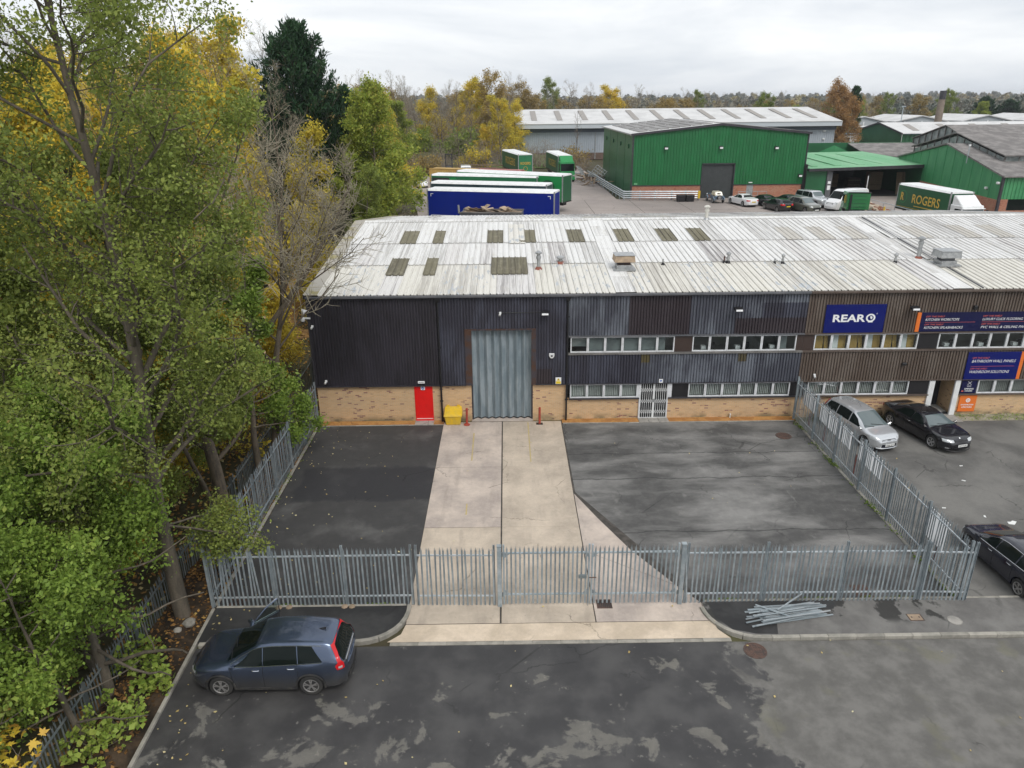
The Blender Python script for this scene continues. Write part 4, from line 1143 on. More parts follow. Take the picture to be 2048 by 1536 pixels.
# long trade sign
t = sign('long navy sign with orange end bar listing kitchen and flooring ranges', 'sign', 21.3, 29.6, 4.8, 5.82, m_navy_dark, FY - .04)
obj('orange_bar', MB().bx(-4.35, -4.15, -.022, .03, 0, 1.02), m_orange, t)
for txt, x, z, w, rx in (('KITCHEN WORKTOPS', -3.9, .58, 1.75, 0), ('KITCHEN SPLASHBACKS', -3.9, .15, 2.02, 0), ('LUXURY CLICK FLOORING', -.95, .58, 2.1, 0), ('PVC WALL & CEILING PANELS', -.95, .15, 2.65, 0)):
    letters(t, txt, x, z, w, .13, m_letter, .25, align='LEFT')
    letters(t, 'OFF THE SHELF', x, z + .19, .98, .085, m_coral, .25, align='LEFT')
for x0, x1 in ((-3.9, -1.3), (-.95, 2.2)):
    obj('divider', MB().bx(x0, x1, -.024, -.018, .49, .5), m_coral, t)
# lower trade sign
t = sign('deep navy sign above the showroom windows naming bathroom and washroom ranges', 'sign', 24.22, 27.02, 2.1, 3.63, m_navy, FY - .04)
obj('orange_bar', MB().bx(1.4, 1.58, -.022, .03, 0, 1.53), m_orange, t)
for txt, z, w in (('BATHROOM WALL PANELS', .96, 2.32), ('WASHROOM SOLUTIONS', .36, 2.1)):
    letters(t, txt, -1.15, z, w, .15, m_letter, .25, align='LEFT')
    letters(t, 'OFF THE SHELF', -1.15, z + .21, .9, .09, m_coral, .25, align='LEFT')
obj('divider', MB().bx(-1.15, 1.15, -.024, -.018, .74, .75), m_coral, t)
# opening hours board and orange showroom board
t = sign('dark navy opening hours board in the window beside the porch', 'sign', 24.28, 25.1, 1.27, 2.04, m_navy_dark, 35.95)
letters(t, 'OPENING', .02, .22, .5, .085, m_letter, bold=.02)
letters(t, 'HOURS', .02, .1, .4, .085, m_letter, bold=.02)
mb = MB().tube([(-.1, -.024, .68), (.1, -.024, .5)], .01, 4).tube([(.1, -.024, .68), (-.1, -.024, .5)], .01, 4)
obj('emblem', mb, m_letter, t)
obj('fine_print', MB().bx(-.12, .12, -.024, -.02, .42, .435).bx(-.1, .1, -.024, -.02, .38, .39), m_letter, t)
obj('red_tab', MB().bx(-.36, -.25, -.024, -.02, .1, .16), m_coral, t)
t = sign('orange showroom board on the brickwork right of the porch', 'sign', 24.36, 25.28, 0.2, 1.14, m_orange, 35.96)
letters(t, 'SHOWROOM', 0, .36, .68, .08, m_letter, bold=.03)
letters(t, 'UPSTAIRS', 0, .22, .56, .08, m_letter, bold=.03)
mb = MB(); ring(mb, 0, .66, .0, .12, n=20); obj('roundel', mb, m_letter, t)
mb = MB(); ring(mb, 0, .66, .04, .065, -.033, -.03, n=20); obj('arrow_ring', mb, m_orange, t)
# small signs
t = sign('yellow and white warning sign on plum cladding near the drainpipe', 'sign', 2.5, 2.8, 2.12, 2.48, m_letter)
obj('yellow_panel', MB().bx(-.13, .13, -.024, -.02, .02, .16), m_yel_sign, t)
obj('warning_triangle', MB().prism([(-.1, .19), (.1, .19), (0, .34)], -.025, -.02, 'y'), m_yel_sign, t)
obj('pictogram', MB().bx(-.015, .015, -.028, -.024, .23, .3), m_black, t)
t = sign('small white sign plate above the red door', 'sign', -4.8, -4.44, 2.24, 2.36, m_letter)
obj('print_line', MB().bx(-.13, .13, -.024, -.02, .05, .07), m_trim_grey, t)
t = sign('white sign with blue roundel at the top of the red door', 'sign', -4.68, -4.46, 1.83, 2.05, m_letter, 35.95)
mb = MB(); ring(mb, 0, .11, .0, .08, -.028, -.02, 20); obj('roundel', mb, m_blue_sign, t)
obj('print_line', MB().bx(-.06, .06, -.031, -.028, .095, .12), m_letter, t)
t = sign('small white and blue notice above the grilled double door', 'sign', 8.0, 8.2, 2.12, 2.32, m_letter)
mb = MB(); ring(mb, 0, .12, .0, .05, -.028, -.02, 16); obj('roundel', mb, m_blue_sign, t)
t = thing('vent_pipe', 'short white pipe stub in the gravel below the long windows', 'pipe', (12.0, 35.9, 0.02))
obj('pipe', MB().tube([(0, 0, 0), (0, 0, .25)], .03, 8).tube([(0, 0, .22), (.0, -.08, .22)], .03, 8), m_white, t)
# ------------------------------------------------------------------ palisade fences and gates
def pale_mesh(h, name='pale'):
    px = (-.03, -.018, -.006, .006, .018, .03); py = (.0, -.014, -.004, -.004, -.014, .0)
    v = []; f = []
    zs = [0.06, h - .16]
    for z in zs:
        for x, y in zip(px, py): v.append((x, y, z))
    for i in range(5): f.append((i, i + 1, 7 + i, 6 + i))
    # triple splayed points
    base = len(v)
    v += [(-.05, -.006, h - .05), (0, -.03, h), (.05, -.006, h - .05), (-.034, 0, h - .1), (.034, 0, h - .1)]
    f += [(6, 7, base), (7, 8, 9, base + 1), (10, 11, base + 2), (7, 8, base + 1), (9, 10, base + 1)]
    mb = MB().add(v, f)
    # back face so that the bar has thickness
    o = [(x, y + .004, z) for x, y, z in v[:12]]
    mb.add(o, [(i + 1, i, 6 + i, 7 + i) for i in range(5)])
    return mb
PALE = {}
def fence(label, p0, p1, h=2.42, pitch=.148, post=2.75, side=-1, group='palisade fences', mat=None, posts=None, name='palisade_fence', zfun=None, pales=True, rail_mat=None, ends=(True, True)):
    """side -1: the pales stand on the right-hand... (local -Y) face of the rails; local X runs p0->p1."""
    mat = mat or m_galv; rail_mat = rail_mat or m_galv_bright
    a, b = Vector(p0), Vector(p1)
    d = (b - a); L = math.hypot(d.x, d.y); rz = math.atan2(d.y, d.x)
    t = thing(name, label, 'fence', (a.x, a.y, a.z), rz, group)
    slope = (b.z - a.z) / L
    key = (round(h, 2), mat.name, side)
    if key not in PALE:
        mb = pale_mesh(h)
        if side > 0: mb.xf(Matrix.Scale(-1, 4, (0, 1, 0)))
        PALE[key] = mb.mesh('pale', mat)
        PALE[('post',) + key] = MB().bx(-.032, .032, -.004, .004, -.3, h + .03).bx(-.034, -.027, -.045, .045, -.3, h + .03).bx(.027, .034, -.045, .045, -.3, h + .03).mesh('post', mat)
    n = max(1, round(L / pitch)); p = L / n
    if posts is None:
        k = max(1, round(L / post)); posts = [L * i / k for i in range(k + 1)]
    for s in posts:
        o = obj('post', PALE[('post',) + key], None, t, (s, 0.045 * -side, slope * s)); o.rotation_euler.z = R(random.uniform(-2, 2))
    for s0, s1 in zip(posts, posts[1:]):
        for zr in (h * .165, h * .84):
            z0, z1 = zr + slope * s0, zr + slope * s1
            y0, y1 = sorted((0.006 * -side, 0.05 * -side))
            obj('rail', MB().hexa([(s0 + .01, y0, z0), (s1 - .01, y0, z1), (s1 - .01, y1, z1), (s0 + .01, y1, z0), (s0 + .01, y0, z0 + .045), (s1 - .01, y0, z1 + .045), (s1 - .01, y1, z1 + .045), (s0 + .01, y1, z0 + .045)]), rail_mat, t)
    for i in range(n):
        s = (i + .5) * p
        obj('pale', PALE[key], None, t, (s, 0, slope * s + random.uniform(-.01, .01)), (R(random.gauss(0, .5)), R(random.gauss(0, .75) + (random.choice((-3, 3)) if random.random() < .03 else 0)), R(random.uniform(-6, 6))))
    return t
ZF = 0.0
fence('front palisade fence left of the gate, behind the blue car', (-10.25, 20.5, ZF), (-3.3, 20.5, ZF), posts=[0, 2.2, 4.6, 6.9])
fence('short palisade panel between the concrete edge and the left gate post', (-3.22, 20.47, ZF), (-0.5, 20.42, ZF), posts=[0.05, 2.66])
fence('long front palisade fence right of the gates', (5.95, 20.4, ZF), (13.9, 20.36, ZF), posts=[0, 2.65, 5.3, 7.95])
fence('short end panel of the front palisade fence beside the dark hatchback', (13.98, 20.36, ZF), (15.55, 20.3, ZF), posts=[0.02, 1.57], h=2.36)
fence('palisade fence along the left side of the forecourt under the trees', (-10.28, 20.5, ZF), (-10.3, 35.7, ZF), side=1, rail_mat=m_galv)
fence('palisade fence dividing the forecourt from the parked cars', (15.42, 20.35, ZF), (15.4, 35.65, ZF), side=-1)
m_galv_old = M('dull_weathered_steel', (0.16, 0.19, 0.2), (0.23, 0.25, 0.25), ro=0.6, me=0.3, sc=3, rv=0.15)
fence('older dull palisade fence between soil bank and woodland', (-11.95, 10.0, -.75), (-11.9, 36.0, -.5), h=1.95, side=1, mat=m_galv_old, rail_mat=m_galv_old)
fence('dull palisade fence along the wood beside the building gable', (-11.95, 36.1, -.5), (-12.1, 60.0, .2), h=2.2, side=1, mat=m_galv_old, rail_mat=m_galv_old, pitch=.17)
m_dark_steel = M('dark_painted_steel', (0.035, 0.04, 0.045), (0.05, 0.055, 0.06), ro=0.6, sc=2)
fence('dark palisade fence closing the passage behind the building gable', (-12.2, 60.2, .1), (-9.9, 59.4, .3), h=2.6, mat=m_dark_steel, rail_mat=m_dark_steel)

def gate_leaf(label, x0, x1, y, hinge):
    t = thing('palisade_gate', label, 'gate', (x0, y, 0), 0, 'double gate leaves')
    L = x1 - x0; h = 2.5
    fr = MB().bx(0, .06, -.03, .03, .1, h - .02).bx(L - .06, L, -.03, .03, .1, h - .02)
    for z in (.46, 2.12): fr.bx(.06, L - .06, -.03, .03, z, z + .06)
    obj('gate_frame', fr, m_galv, t, bevel=.006)
    for (cx, sx) in ((.06, 1), (L - .06, -1)):
        for cz, sz in ((.52, 1), (2.12, -1)):
            obj('gusset', MB().prism([(cx, cz), (cx + sx * .16, cz), (cx, cz + sz * .16)], -.012, .012, 'y'), m_galv, t)
    key = (2.42, m_galv.name, -1)
    n = round((L - .12) / .15)
    for i in range(n):
        o = obj('pale', PALE[key], None, t, (.06 + (L - .12) * (i + .5) / n, -.035, .07))
    if hinge < 0:
        obj('drop_bolt', MB().tube([(L - .03, -.06, .03), (L - .03, -.06, .9)], .012, 6), m_galv, t)
        lb = obj('lock_box', MB().bx(L - .38, L - .1, -.09, -.03, 1.16, 1.3), m_galv_old, t, bevel=.006)
    else:
        obj('slide_bolt', MB().tube([(-.06, -.07, 1.2), (.18, -.07, 1.2)], .018, 8), m_rust, t)
    return t
gate_leaf('left leaf of the palisade double gate, with the lock box', -.26, 2.66, 20.42, -1)
gate_leaf('right leaf of the palisade double gate above the drain grate', 2.7, 5.64, 20.4, 1)
for x, lab in ((-.38, 'square steel gate post left of the double gate'), (5.78, 'square steel gate post right of the double gate')):
    t = thing('gate_post', lab, 'gate post', (x, 20.42, 0), 0, 'gate posts')
    obj('shaft', MB().bx(-.072, .072, -.072, .072, -.3, 2.43), m_galv, t, bevel=.008)
    obj('cap', MB().bx(-.08, .08, -.08, .08, 2.43, 2.455), m_galv, t)
    for z in (.5, 2.12):
        obj('hinge', MB().tube([(.1 if x < 0 else -.1, -.02, z - .08), (.1 if x < 0 else -.1, -.02, z + .08)], .025, 8), m_galv_old, t)
# white boards tied to the outer face of the dividing fence
for (y0, y1, z0, z1, lab) in ((35.6, 33.9, .95, 1.85, 'white board behind the fence pales nearest the building'), (33.5, 31.1, .95, 1.85, 'white board behind the pales beside the silver car'), (30.9, 30.0, .95, 1.85, 'narrowest white board behind the pales'), (29.2, 27.0, .95, 1.88, 'white board behind the pales just past the nose of the silver car'), (23.6, 22.2, .65, 1.9, 'white board behind the pales nearest the front corner')):
    t = thing('notice_board', lab, 'board', (15.76, (y0 + y1) / 2, z0), 0, 'white boards on the dividing fence')
    w_ = (y0 - y1) / 2; hh = z1 - z0
    obj('sheet', MB().add([(0, -w_, 0), (0, w_, 0), (0, w_, hh), (0, -w_, hh)], [(0, 1, 2, 3)]), m_poly, t)
    for zb in (.02, hh - .05): obj('batten', MB().bx(.004, .03, -w_, w_, zb, zb + .03), m_white, t)
for x, y, h, lab in ((15.75, 34.6, .75, 'rusty red post nearest the brickwork, behind the fence'), (15.85, 32.9, .95, 'rusty red post behind the fence near the yard manhole'), (15.85, 29.5, .95, 'rusty red post behind the fence beside the silver car bonnet'), (15.85, 26.3, .95, 'rusty red post midway along the dividing fence'), (15.85, 22.7, .95, 'rusty red post behind the fence near the dark hatchback')):
    t = thing('bollard', lab, 'bollard', (x, y, 0), 0, 'rusty posts behind the dividing fence')
    obj('post', MB().tube([(0, 0, -.1), (0, 0, h)], .055, 10), m_rust_post, t, smooth=True)
    obj('cap', MB().lathe([(.06, h), (.06, h + .025)], 10), m_rust, t)
# red bollards in front of the big door
for x, y, base, lab in ((-2.25, 35.35, m_red_post, 'leaning red bollard on a red base plate beside the yellow bin'), (1.64, 35.35, m_black, 'red bollard on a black base plate right of the sheeted door')):
    t = thing('bollard', lab, 'bollard', (x, y, .035), 0, 'red bollards at the sheeted door')
    obj('post', MB().tube([(0, 0, .02), (.02 if x < 0 else 0, 0, .95)], .062, 12), m_red_post, t, smooth=True)
    obj('base_plate', MB().lathe([(.17, 0), (.17, .025), (.1, .05)], 14) if x < 0 else MB().bx(-.17, .17, -.1, .1, 0, .03), base, t)
# yellow grit bin
t = thing('grit_bin', 'yellow lidded grit bin against the brickwork', 'bin', (-2.98, 35.62, .03))
obj('tub', MB().hexa([(-.38, -.27, 0), (.38, -.27, 0), (.38, .27, 0), (-.38, .27, 0), (-.46, -.33, .5), (.46, -.33, .5), (.46, .33, .5), (-.46, .33, .5)]), m_yellow, t, bevel=.03)
for x in (-.14, .14):
    obj('rib', MB().hexa([(x - .02, -.29, .03), (x + .02, -.29, .03), (x + .02, -.25, .03), (x - .02, -.25, .03), (x - .02, -.342, .46), (x + .02, -.342, .46), (x + .02, -.3, .46), (x - .02, -.3, .46)]), m_yellow, t)
ld = obj('lid', MB().hexa([(-.5, -.37, .5), (.5, -.37, .5), (.5, .34, .5), (-.5, .34, .5), (-.48, -.35, .56), (.48, -.35, .56), (.44, .32, .86), (-.44, .32, .86)]), m_yellow, t, bevel=.025)
obj('lid_panel', MB().hexa([(-.36, -.25, .6), (.36, -.25, .6), (.33, .2, .8), (-.33, .2, .8), (-.35, -.24, .625), (.35, -.24, .625), (.32, .19, .825), (-.32, .19, .825)]), m_yellow, ld, bevel=.006)
for x in (-.28, .28):
    obj('hinge', MB().bx(x - .08, x + .08, .28, .38, .8, .9), m_yellow, ld)

# ironwork set in the ground
def cover_round(x, y, z, r, mat, label, dim=True):
    t = thing('manhole_cover', label, 'manhole', (x, y, z), 0, 'round manhole covers')
    obj('frame', MB().lathe([(r, -.03), (r, .008), (r * .9, .008), (r * .9, -.02)], 24), mat, t)
    obj('lid', MB().lathe([(r * .88, -.02), (r * .88, .006)], 24), mat, t)
    if dim:
        mb = MB(); k = r * .22
        for i in range(-4, 5):
            for j in range(-4, 5):
                if math.hypot(i, j) * k < r * .8: mb.bx(i * k - k * .25, i * k + k * .25, j * k - k * .25, j * k + k * .25, .006, .013)
        o = obj('tread_studs', mb, mat, t); o['kind'] = 'stuff'
    return t
cover_round(7.66, 18.1, .004, .36, m_rust, 'studded rusty manhole in the road by the right kerb curve')
cover_round(14.09, 33.57, .004, .4, m_rust, 'rusty manhole in the forecourt near the building')
cover_round(14.62, 19.28, .09, .23, m_paving, 'pale round cover in the right-hand pavement', False)
def cover_sq(x, y, z, w, d, mat, label, rz=0, split=1):
    t = thing('inspection_cover', label, 'cover', (x, y, z), rz, 'rectangular covers')
    obj('frame', MB().bx(-w / 2, w / 2, -d / 2, d / 2, -.03, .004), m_rust, t)
    for i in range(split):
        a = -w / 2 + .03 + (w - .06) * i / split
        obj('lid', MB().bx(a, a + (w - .06) / split - .01, -d / 2 + .03, d / 2 - .03, -.02, .01), mat, t)
    obj('lift_slots', MB().bx(-w * .3, -w * .22, -.03, .03, .01, .013).bx(w * .22, w * .3, -.03, .03, .01, .013), m_black, t)
cover_sq(13.41, 19.46, .088, .48, .34, m_card, 'tan rectangular cover in the right-hand pavement')
cover_sq(12.33, 20.95, .006, .6, .75, m_rust, 'rusty cover inside the fence near the front corner', 0, 2)
def gully(x, y, z, w, d, n, label, slant=0):
    t = thing('drain_grate', label, 'drain', (x, y, z), 0, 'drain grates')
    obj('frame', MB().bx(-w / 2, w / 2, -d / 2, -d / 2 + .04, -.04, .012).bx(-w / 2, w / 2, d / 2 - .04, d / 2, -.04, .012).bx(-w / 2, -w / 2 + .04, -d / 2 + .04, d / 2 - .04, -.04, .012).bx(w / 2 - .04, w / 2, -d / 2 + .04, d / 2 - .04, -.04, .012), m_rust, t)
    obj('sump', MB().bx(-w / 2 + .03, w / 2 - .03, -d / 2 + .03, d / 2 - .03, -.06, .0), m_black, t)
    for i in range(n):
        c = -w / 2 + .04 + (w - .08) * (i + .5) / n
        obj('bar', MB().hexa([(c - .016 - slant, -d / 2 + .04, -.02), (c + .016 - slant, -d / 2 + .04, -.02), (c + .016 + slant, d / 2 - .04, -.02), (c - .016 + slant, d / 2 - .04, -.02), (c - .016 - slant, -d / 2 + .04, .01), (c + .016 - slant, -d / 2 + .04, .01), (c + .016 + slant, d / 2 - .04, .01), (c - .016 + slant, d / 2 - .04, .01)]), m_rust, t)
gully(3.2, 20.42, .034, .52, .46, 7, 'rusty drain grate in the concrete under the right gate leaf')
gully(-9.5, 20.75, .004, .52, .42, 5, 'rusty drain grate at the left fence corner', .04)

# heap of galvanised fence lengths on the footway
ST = [(rand_ := random.Random(5))]
r5 = ST[0]
rail_me = MB().bx(-.5, .5, -.026, .026, 0, .006).bx(-.5, .5, -.026, -.02, .006, .042).mesh('length', m_galv_bright)
pale_me = MB().bx(-.5, .5, -.034, .034, 0, .012).bx(-.5, .5, -.012, .012, .012, .02).mesh('length', m_galv)
k = 0
for lay in range(5):
    nl = (9, 8, 7, 5, 3)[lay]
    for i in range(nl):
        L = r5.uniform(1.7, 2.6)
        o = bpy.data.objects.new('steel_length', rail_me if r5.random() < .55 else pale_me); COL.objects.link(o)
        o.scale = (L, 1, 1)
        fan = (i - nl / 2) / nl
        cx, cy_ = 9.2 + r5.uniform(-.35, .35), 19.75 + fan * .75 + r5.uniform(-.08, .08)
        o.location = (cx, cy_, .1 + lay * .04 + r5.uniform(0, .02))
        o.rotation_euler = (r5.uniform(-.3, .3), R(r5.uniform(-1.2, 1.2)), R(7 + r5.uniform(-7, 7) - fan * 6))
        o['label'] = 'galvanised steel length in the heap on the pavement'; o['category'] = 'steel bar'; o['group'] = 'galvanised lengths heaped on the pavement'
for (p, q, lab) in (((8.9, 19.7, .27), (10.15, 20.55, .36), 'steel length sticking up slantwise out of the heap'), ((8.25, 20.0, .25), (9.2, 19.35, .27), 'thin dark steel length lying across the heap')):
    d = Vector(q) - Vector(p)
    o = bpy.data.objects.new('steel_length', rail_me if 'up' in lab else pale_me); COL.objects.link(o)
    o.location = (Vector(p) + Vector(q)) / 2; o.rotation_euler = d.to_track_quat('X', 'Z').to_euler(); o.scale = (d.length, 1, 1)
    o['label'] = lab; o['category'] = 'steel bar'; o['group'] = 'galvanised lengths heaped on the pavement'
# litter
t = thing('plastic_bag', 'crumpled bright blue plastic scrap by the fence corner', 'litter', (15.9, 20.42, .02))
v = []; f = []
for j in range(5):
    for i in range(7):
        v.append((lerp(-.2, .2, i / 6) + r5.uniform(-.02, .02), lerp(-.1, .1, j / 4) * (1 - .4 * i / 6) + r5.uniform(-.02, .02), r5.uniform(0, .06)))
for j in range(4):
    for i in range(6): f.append((j * 7 + i, j * 7 + i + 1, j * 7 + i + 8, j * 7 + i + 7))
obj('sheet', MB().add(v, f), M('blue_plastic_scrap', (0.06, 0.35, 0.7), (0.1, 0.45, 0.8), ro=0.5, sc=8), t)
t = thing('fibre_scrap', 'torn pale scrap on the asphalt beyond the dark hatchback', 'litter', (20.4, 25.2, .01))
mb = MB().prism([(-.2, -.1), (.0, -.16), (.12, -.05), (.22, .06), (.1, .14), (-.03, .05), (-.16, .06)], 0, .015, 'z')
obj('sheet', mb, m_plate_w, t)
for i, (x, y) in enumerate(((18.3, 26.4), (19.6, 25.7), (20.5, 28.7), (17.6, 27.9), (22.3, 26.9), (21.2, 30.1), (19.1, 24.6))):
    o = obj('paper_scrap', MB().prism([(-.09, -.03), (.06, -.04), (.1, .02), (-.05, .05)], 0, .008, 'z'), m_plate_w, None, (x, y, .008), (0, 0, i * 1.3))
    o['label'] = 'small white scrap scattered on the neighbouring asphalt'; o['category'] = 'litter'; o['group'] = 'white scraps on the asphalt'
# stone and mortar lumps at the fence feet
for i, (x, y) in enumerate(((-7.95, 20.38), (-7.6, 20.4), (-5.7, 20.4), (-5.45, 20.4))):
    mb = MB(); 
    mb.lathe([(.02, .0), (.12, .0), (.1, .03), (.03, .05)], 7)
    o = obj('mortar_lump', mb, m_card, None, (x, y, .09), (0, 0, i))
    o['label'] = 'tan mortar lump spilled at a fence post foot'; o['category'] = 'mortar'; o['group'] = 'mortar lumps along the left fence'
# ------------------------------------------------------------------ cars
class CarShape:
    def __init__(s, top, plan, belt, wroof, sill=.24, wheels=(1.35, -1.3), wr=.34, arch=.05):
        s.top, s.plan, s.belt, s.wroof, s.sill, s.wx, s.r = top, plan, belt, wroof, sill, wheels, wr
        s.ra = wr + arch
        s.x0, s.x1 = top[0][0], top[-1][0]
        def sm(pts):
            xs_ = [p[0] for p in pts]; ys_ = [p[1] for p in pts]
            X = np.linspace(xs_[0], xs_[-1], 240); Y = np.interp(X, xs_, ys_)
            k = 5; K = np.ones(2 * k + 1) / (2 * k + 1)
            Yp = np.concatenate([np.full(k, Y[0]), Y, np.full(k, Y[-1])])
            Y2 = np.convolve(Yp, K, 'valid'); w = np.minimum(1, np.minimum(np.arange(240), np.arange(240)[::-1]) / 8.0)
            return X, Y * (1 - w) + Y2 * w
        s.T, s.P, s.B, s.WR = sm(top), sm(plan), sm(belt), sm(wroof)
        s.fx = np.linspace(s.x1, s.x0, 260)
    def f(s, tab, x): return float(np.interp(x, tab[0], tab[1]))
    def z0(s, x):
        z = s.sill
        # ends sweep up a little
        e = min(x - s.x0, s.x1 - x)
        z += max(0, .35 - e) * .25
        for xw in s.wx:
            d = abs(x - xw)
            if d < s.ra: z = max(z, s.r + math.sqrt(s.ra ** 2 - d * d))
        return z
    def sec(s, x):
        zt = s.f(s.T, x); w = s.f(s.P, x); zb = min(s.f(s.B, x), zt - .045)
        z0 = min(s.z0(x), zb - .06); gh = zt - zb
        k = min(1, max(0, (gh - .05) / .3)); k = k * k * (3 - 2 * k)
        wr = lerp(w * .9, s.f(s.WR, x), k); cr = lerp(.5 * gh, .075, k)
        h = zb - z0
        pts = [(w * .93, z0), (w * .985, z0 + .04), (w, z0 + .35 * h), (w * 1.0, z0 + .62 * h), (w * .985, z0 + .85 * h), (w * .95, zb)]
        a, b = (w * .95, zb), (wr, zt - cr)
        for t in (.33, .67):
            pts.append((lerp(a[0], b[0], t) + .012 * k, lerp(a[1], b[1], t)))
        pts += [b, (wr * .93, zt - cr * .45), (wr * .78, zt - cr * .17), (wr * .42, zt - cr * .03), (0, zt)]
        return pts
    def side_y(s, x, z):
        p = s.sec(x)
        if z < p[0][1]: return p[0][0]
        for (y0, z0), (y1, z1) in zip(p, p[1:]):
            if z <= z1 + 1e-9: return lerp(y0, y1, (z - z0) / max(1e-6, z1 - z0))
        return 0.0
    def top_z(s, x, y):
        p = s.sec(x); y = abs(y)
        for (y0, z0), (y1, z1) in zip(p[5:], p[6:]):
            if y >= y1: return lerp(z0, z1, min(1, max(0, (y0 - y) / max(1e-6, y0 - y1))))
        return p[-1][1]
    def end_x(s, y, z, sg):
        xs_ = s.fx if sg > 0 else s.fx[::-1]
        for x in xs_:
            zt = s.f(s.T, x)
            if z <= zt and s.side_y(x, z) >= abs(y):
                if x == xs_[0]:
                    w = s.side_y(x, z)
                    return x + sg * .06 * (1 - (y / max(w, .01)) ** 2)
                return x
        return 0.0
    def body(s, N=64):
        x_ = list(np.linspace(s.x0, s.x1, N))
        for e in (.01, .03, .06, .1): x_ += [s.x0 + e, s.x1 - e]
        for xw in s.wx:
            for q in (1.0, .995, .97, .9, .78, .6, .4, .2): x_ += [xw + s.ra * q, xw - s.ra * q]
            x_ += [xw + s.ra + .002, xw - s.ra - .002]
        x_ = sorted(set(round(v, 4) for v in x_ if s.x0 <= v <= s.x1))
        mb = MB(); v = []; f = []
        secs = [s.sec(x) for x in x_]; m = len(secs[0])
        for x, sc in zip(x_, secs):
            for y, z in sc: v.append((x, y, z))
            for y, z in reversed(sc[:-1]): v.append((x, -y, z))
        k = 2 * m - 1
        for i in range(len(x_) - 1):
            for j in range(k - 1):
                f.append((i * k + j, i * k + j + 1, (i + 1) * k + j + 1, (i + 1) * k + j))
        for i, sg in ((0, -1), (len(x_) - 1, 1)):
            for j in range(m - 1):
                q = 3
                (ya, za), (yb, zb) = secs[i][j], secs[i][j + 1]
                rowa = [i * k + k - 1 - j]; rowb = [i * k + k - 2 - j]
                for t in range(1, 6):
                    u = -1 + 2 * t / 6
                    for (yy, zz, row) in ((ya, za, rowa), (yb, zb, rowb)):
                        row.append(len(v)); v.append((x_[i] + sg * .06 * (1 - u * u), yy * u, zz))
                rowa.append(i * k + j); rowb.append(i * k + j + 1)
                for t in range(6):
                    f.append((rowa[t], rowa[t + 1], rowb[t + 1], rowb[t]) if sg > 0 else (rowb[t], rowb[t + 1], rowa[t + 1], rowa[t]))
        return mb.add(v, f)

def patch(mb, fn, nu=6, nv=4, off=.006, mi=0, thick=True):
    g = [[Vector(fn(i / nu, j / nv)) for j in range(nv + 1)] for i in range(nu + 1)]
    v = []; f = []
    for i in range(nu + 1):
        for j in range(nv + 1):
            du = g[min(i + 1, nu)][j] - g[max(i - 1, 0)][j]; dv = g[i][min(j + 1, nv)] - g[i][max(j - 1, 0)]
            n = du.cross(dv)
            n = n.normalized() if n.length > 1e-9 else Vector((0, 0, 1))
            c = g[i][j] - Vector((0, 0, .7)); c.x *= .35
            if n.dot(c) < 0: n = -n
            v.append(g[i][j] + n * off)
    for i in range(nu):
        for j in range(nv):
            f.append((i * (nv + 1) + j, (i + 1) * (nv + 1) + j, (i + 1) * (nv + 1) + j + 1, i * (nv + 1) + j + 1))
    return mb.add(v, f, mi)

WHEELS = {}
def wheel_parts(t, x, y, r, w, rim_mat, sg, spokes=5, steer=0.0, lod=0, double=False):
    key = (r, w, rim_mat.name, spokes, lod)
    if key not in WHEELS:
        n = 28 if not lod else 14
        ty = MB().lathe([(r * .62, -w / 2 + .01), (r * .9, -w / 2), (r * .985, -w / 2 + .02), (r, -w * .3), (r, w * .3), (r * .985, w / 2 - .02), (r * .9, w / 2), (r * .62, w / 2 - .01)], n, (0, 0, 0), 'y').mesh('wheel', m_rubber, True)
        rm = MB().lathe([(r * .66, w / 2 - .012), (r * .68, w / 2 + .004), (r * .62, w / 2 + .006), (r * .58, w / 2 - .02)], n, (0, 0, 0), 'y')
        rm.lathe([(r * .2, w / 2 - .03), (r * .17, w / 2 + .0), (r * .06, w / 2 + .006)], 12, (0, 0, 0), 'y')
        for k in range(spokes):
            a = 2 * math.pi * k / spokes + .3
            for da in ((-.17, .17) if not lod else (0,)):
                a2 = a + da
                d = Vector((math.cos(a2), 0, math.sin(a2))); q = Vector((-d.z, 0, d.x)) * r * (.055 if not lod else .1)
                d0 = Vector((math.cos(a), 0, math.sin(a)))
                p0, p1 = d0 * r * .12, d * r * .63
                yo = w / 2 - .004
                rm.hexa([tuple(p0 - q + Vector((0, yo - .03, 0))), tuple(p1 - q + Vector((0, yo - .03, 0))), tuple(p1 + q + Vector((0, yo - .03, 0))), tuple(p0 + q + Vector((0, yo - .03, 0))), tuple(p0 - q + Vector((0, yo, 0))), tuple(p1 - q + Vector((0, yo - .004, 0))), tuple(p1 + q + Vector((0, yo - .004, 0))), tuple(p0 + q + Vector((0, yo, 0)))])
        dk = MB().lathe([(r * .6, w / 2 - .05), (r * .6, w / 2 - .045)], 16, (0, 0, 0), 'y').mesh('wheel_well_disc', m_black)  # black disc stands in for the shade behind the spokes
        WHEELS[key] = (ty, rm.mesh('rim', rim_mat), dk)
    ty, rm, dk = WHEELS[key]
    o = obj('wheel', ty, None, t, (x, y, r), (0, 0, (math.pi if sg < 0 else 0) + steer))
    obj('rim', rm, None, o); obj('wheel_shade_disc', dk, None, o)
    return o

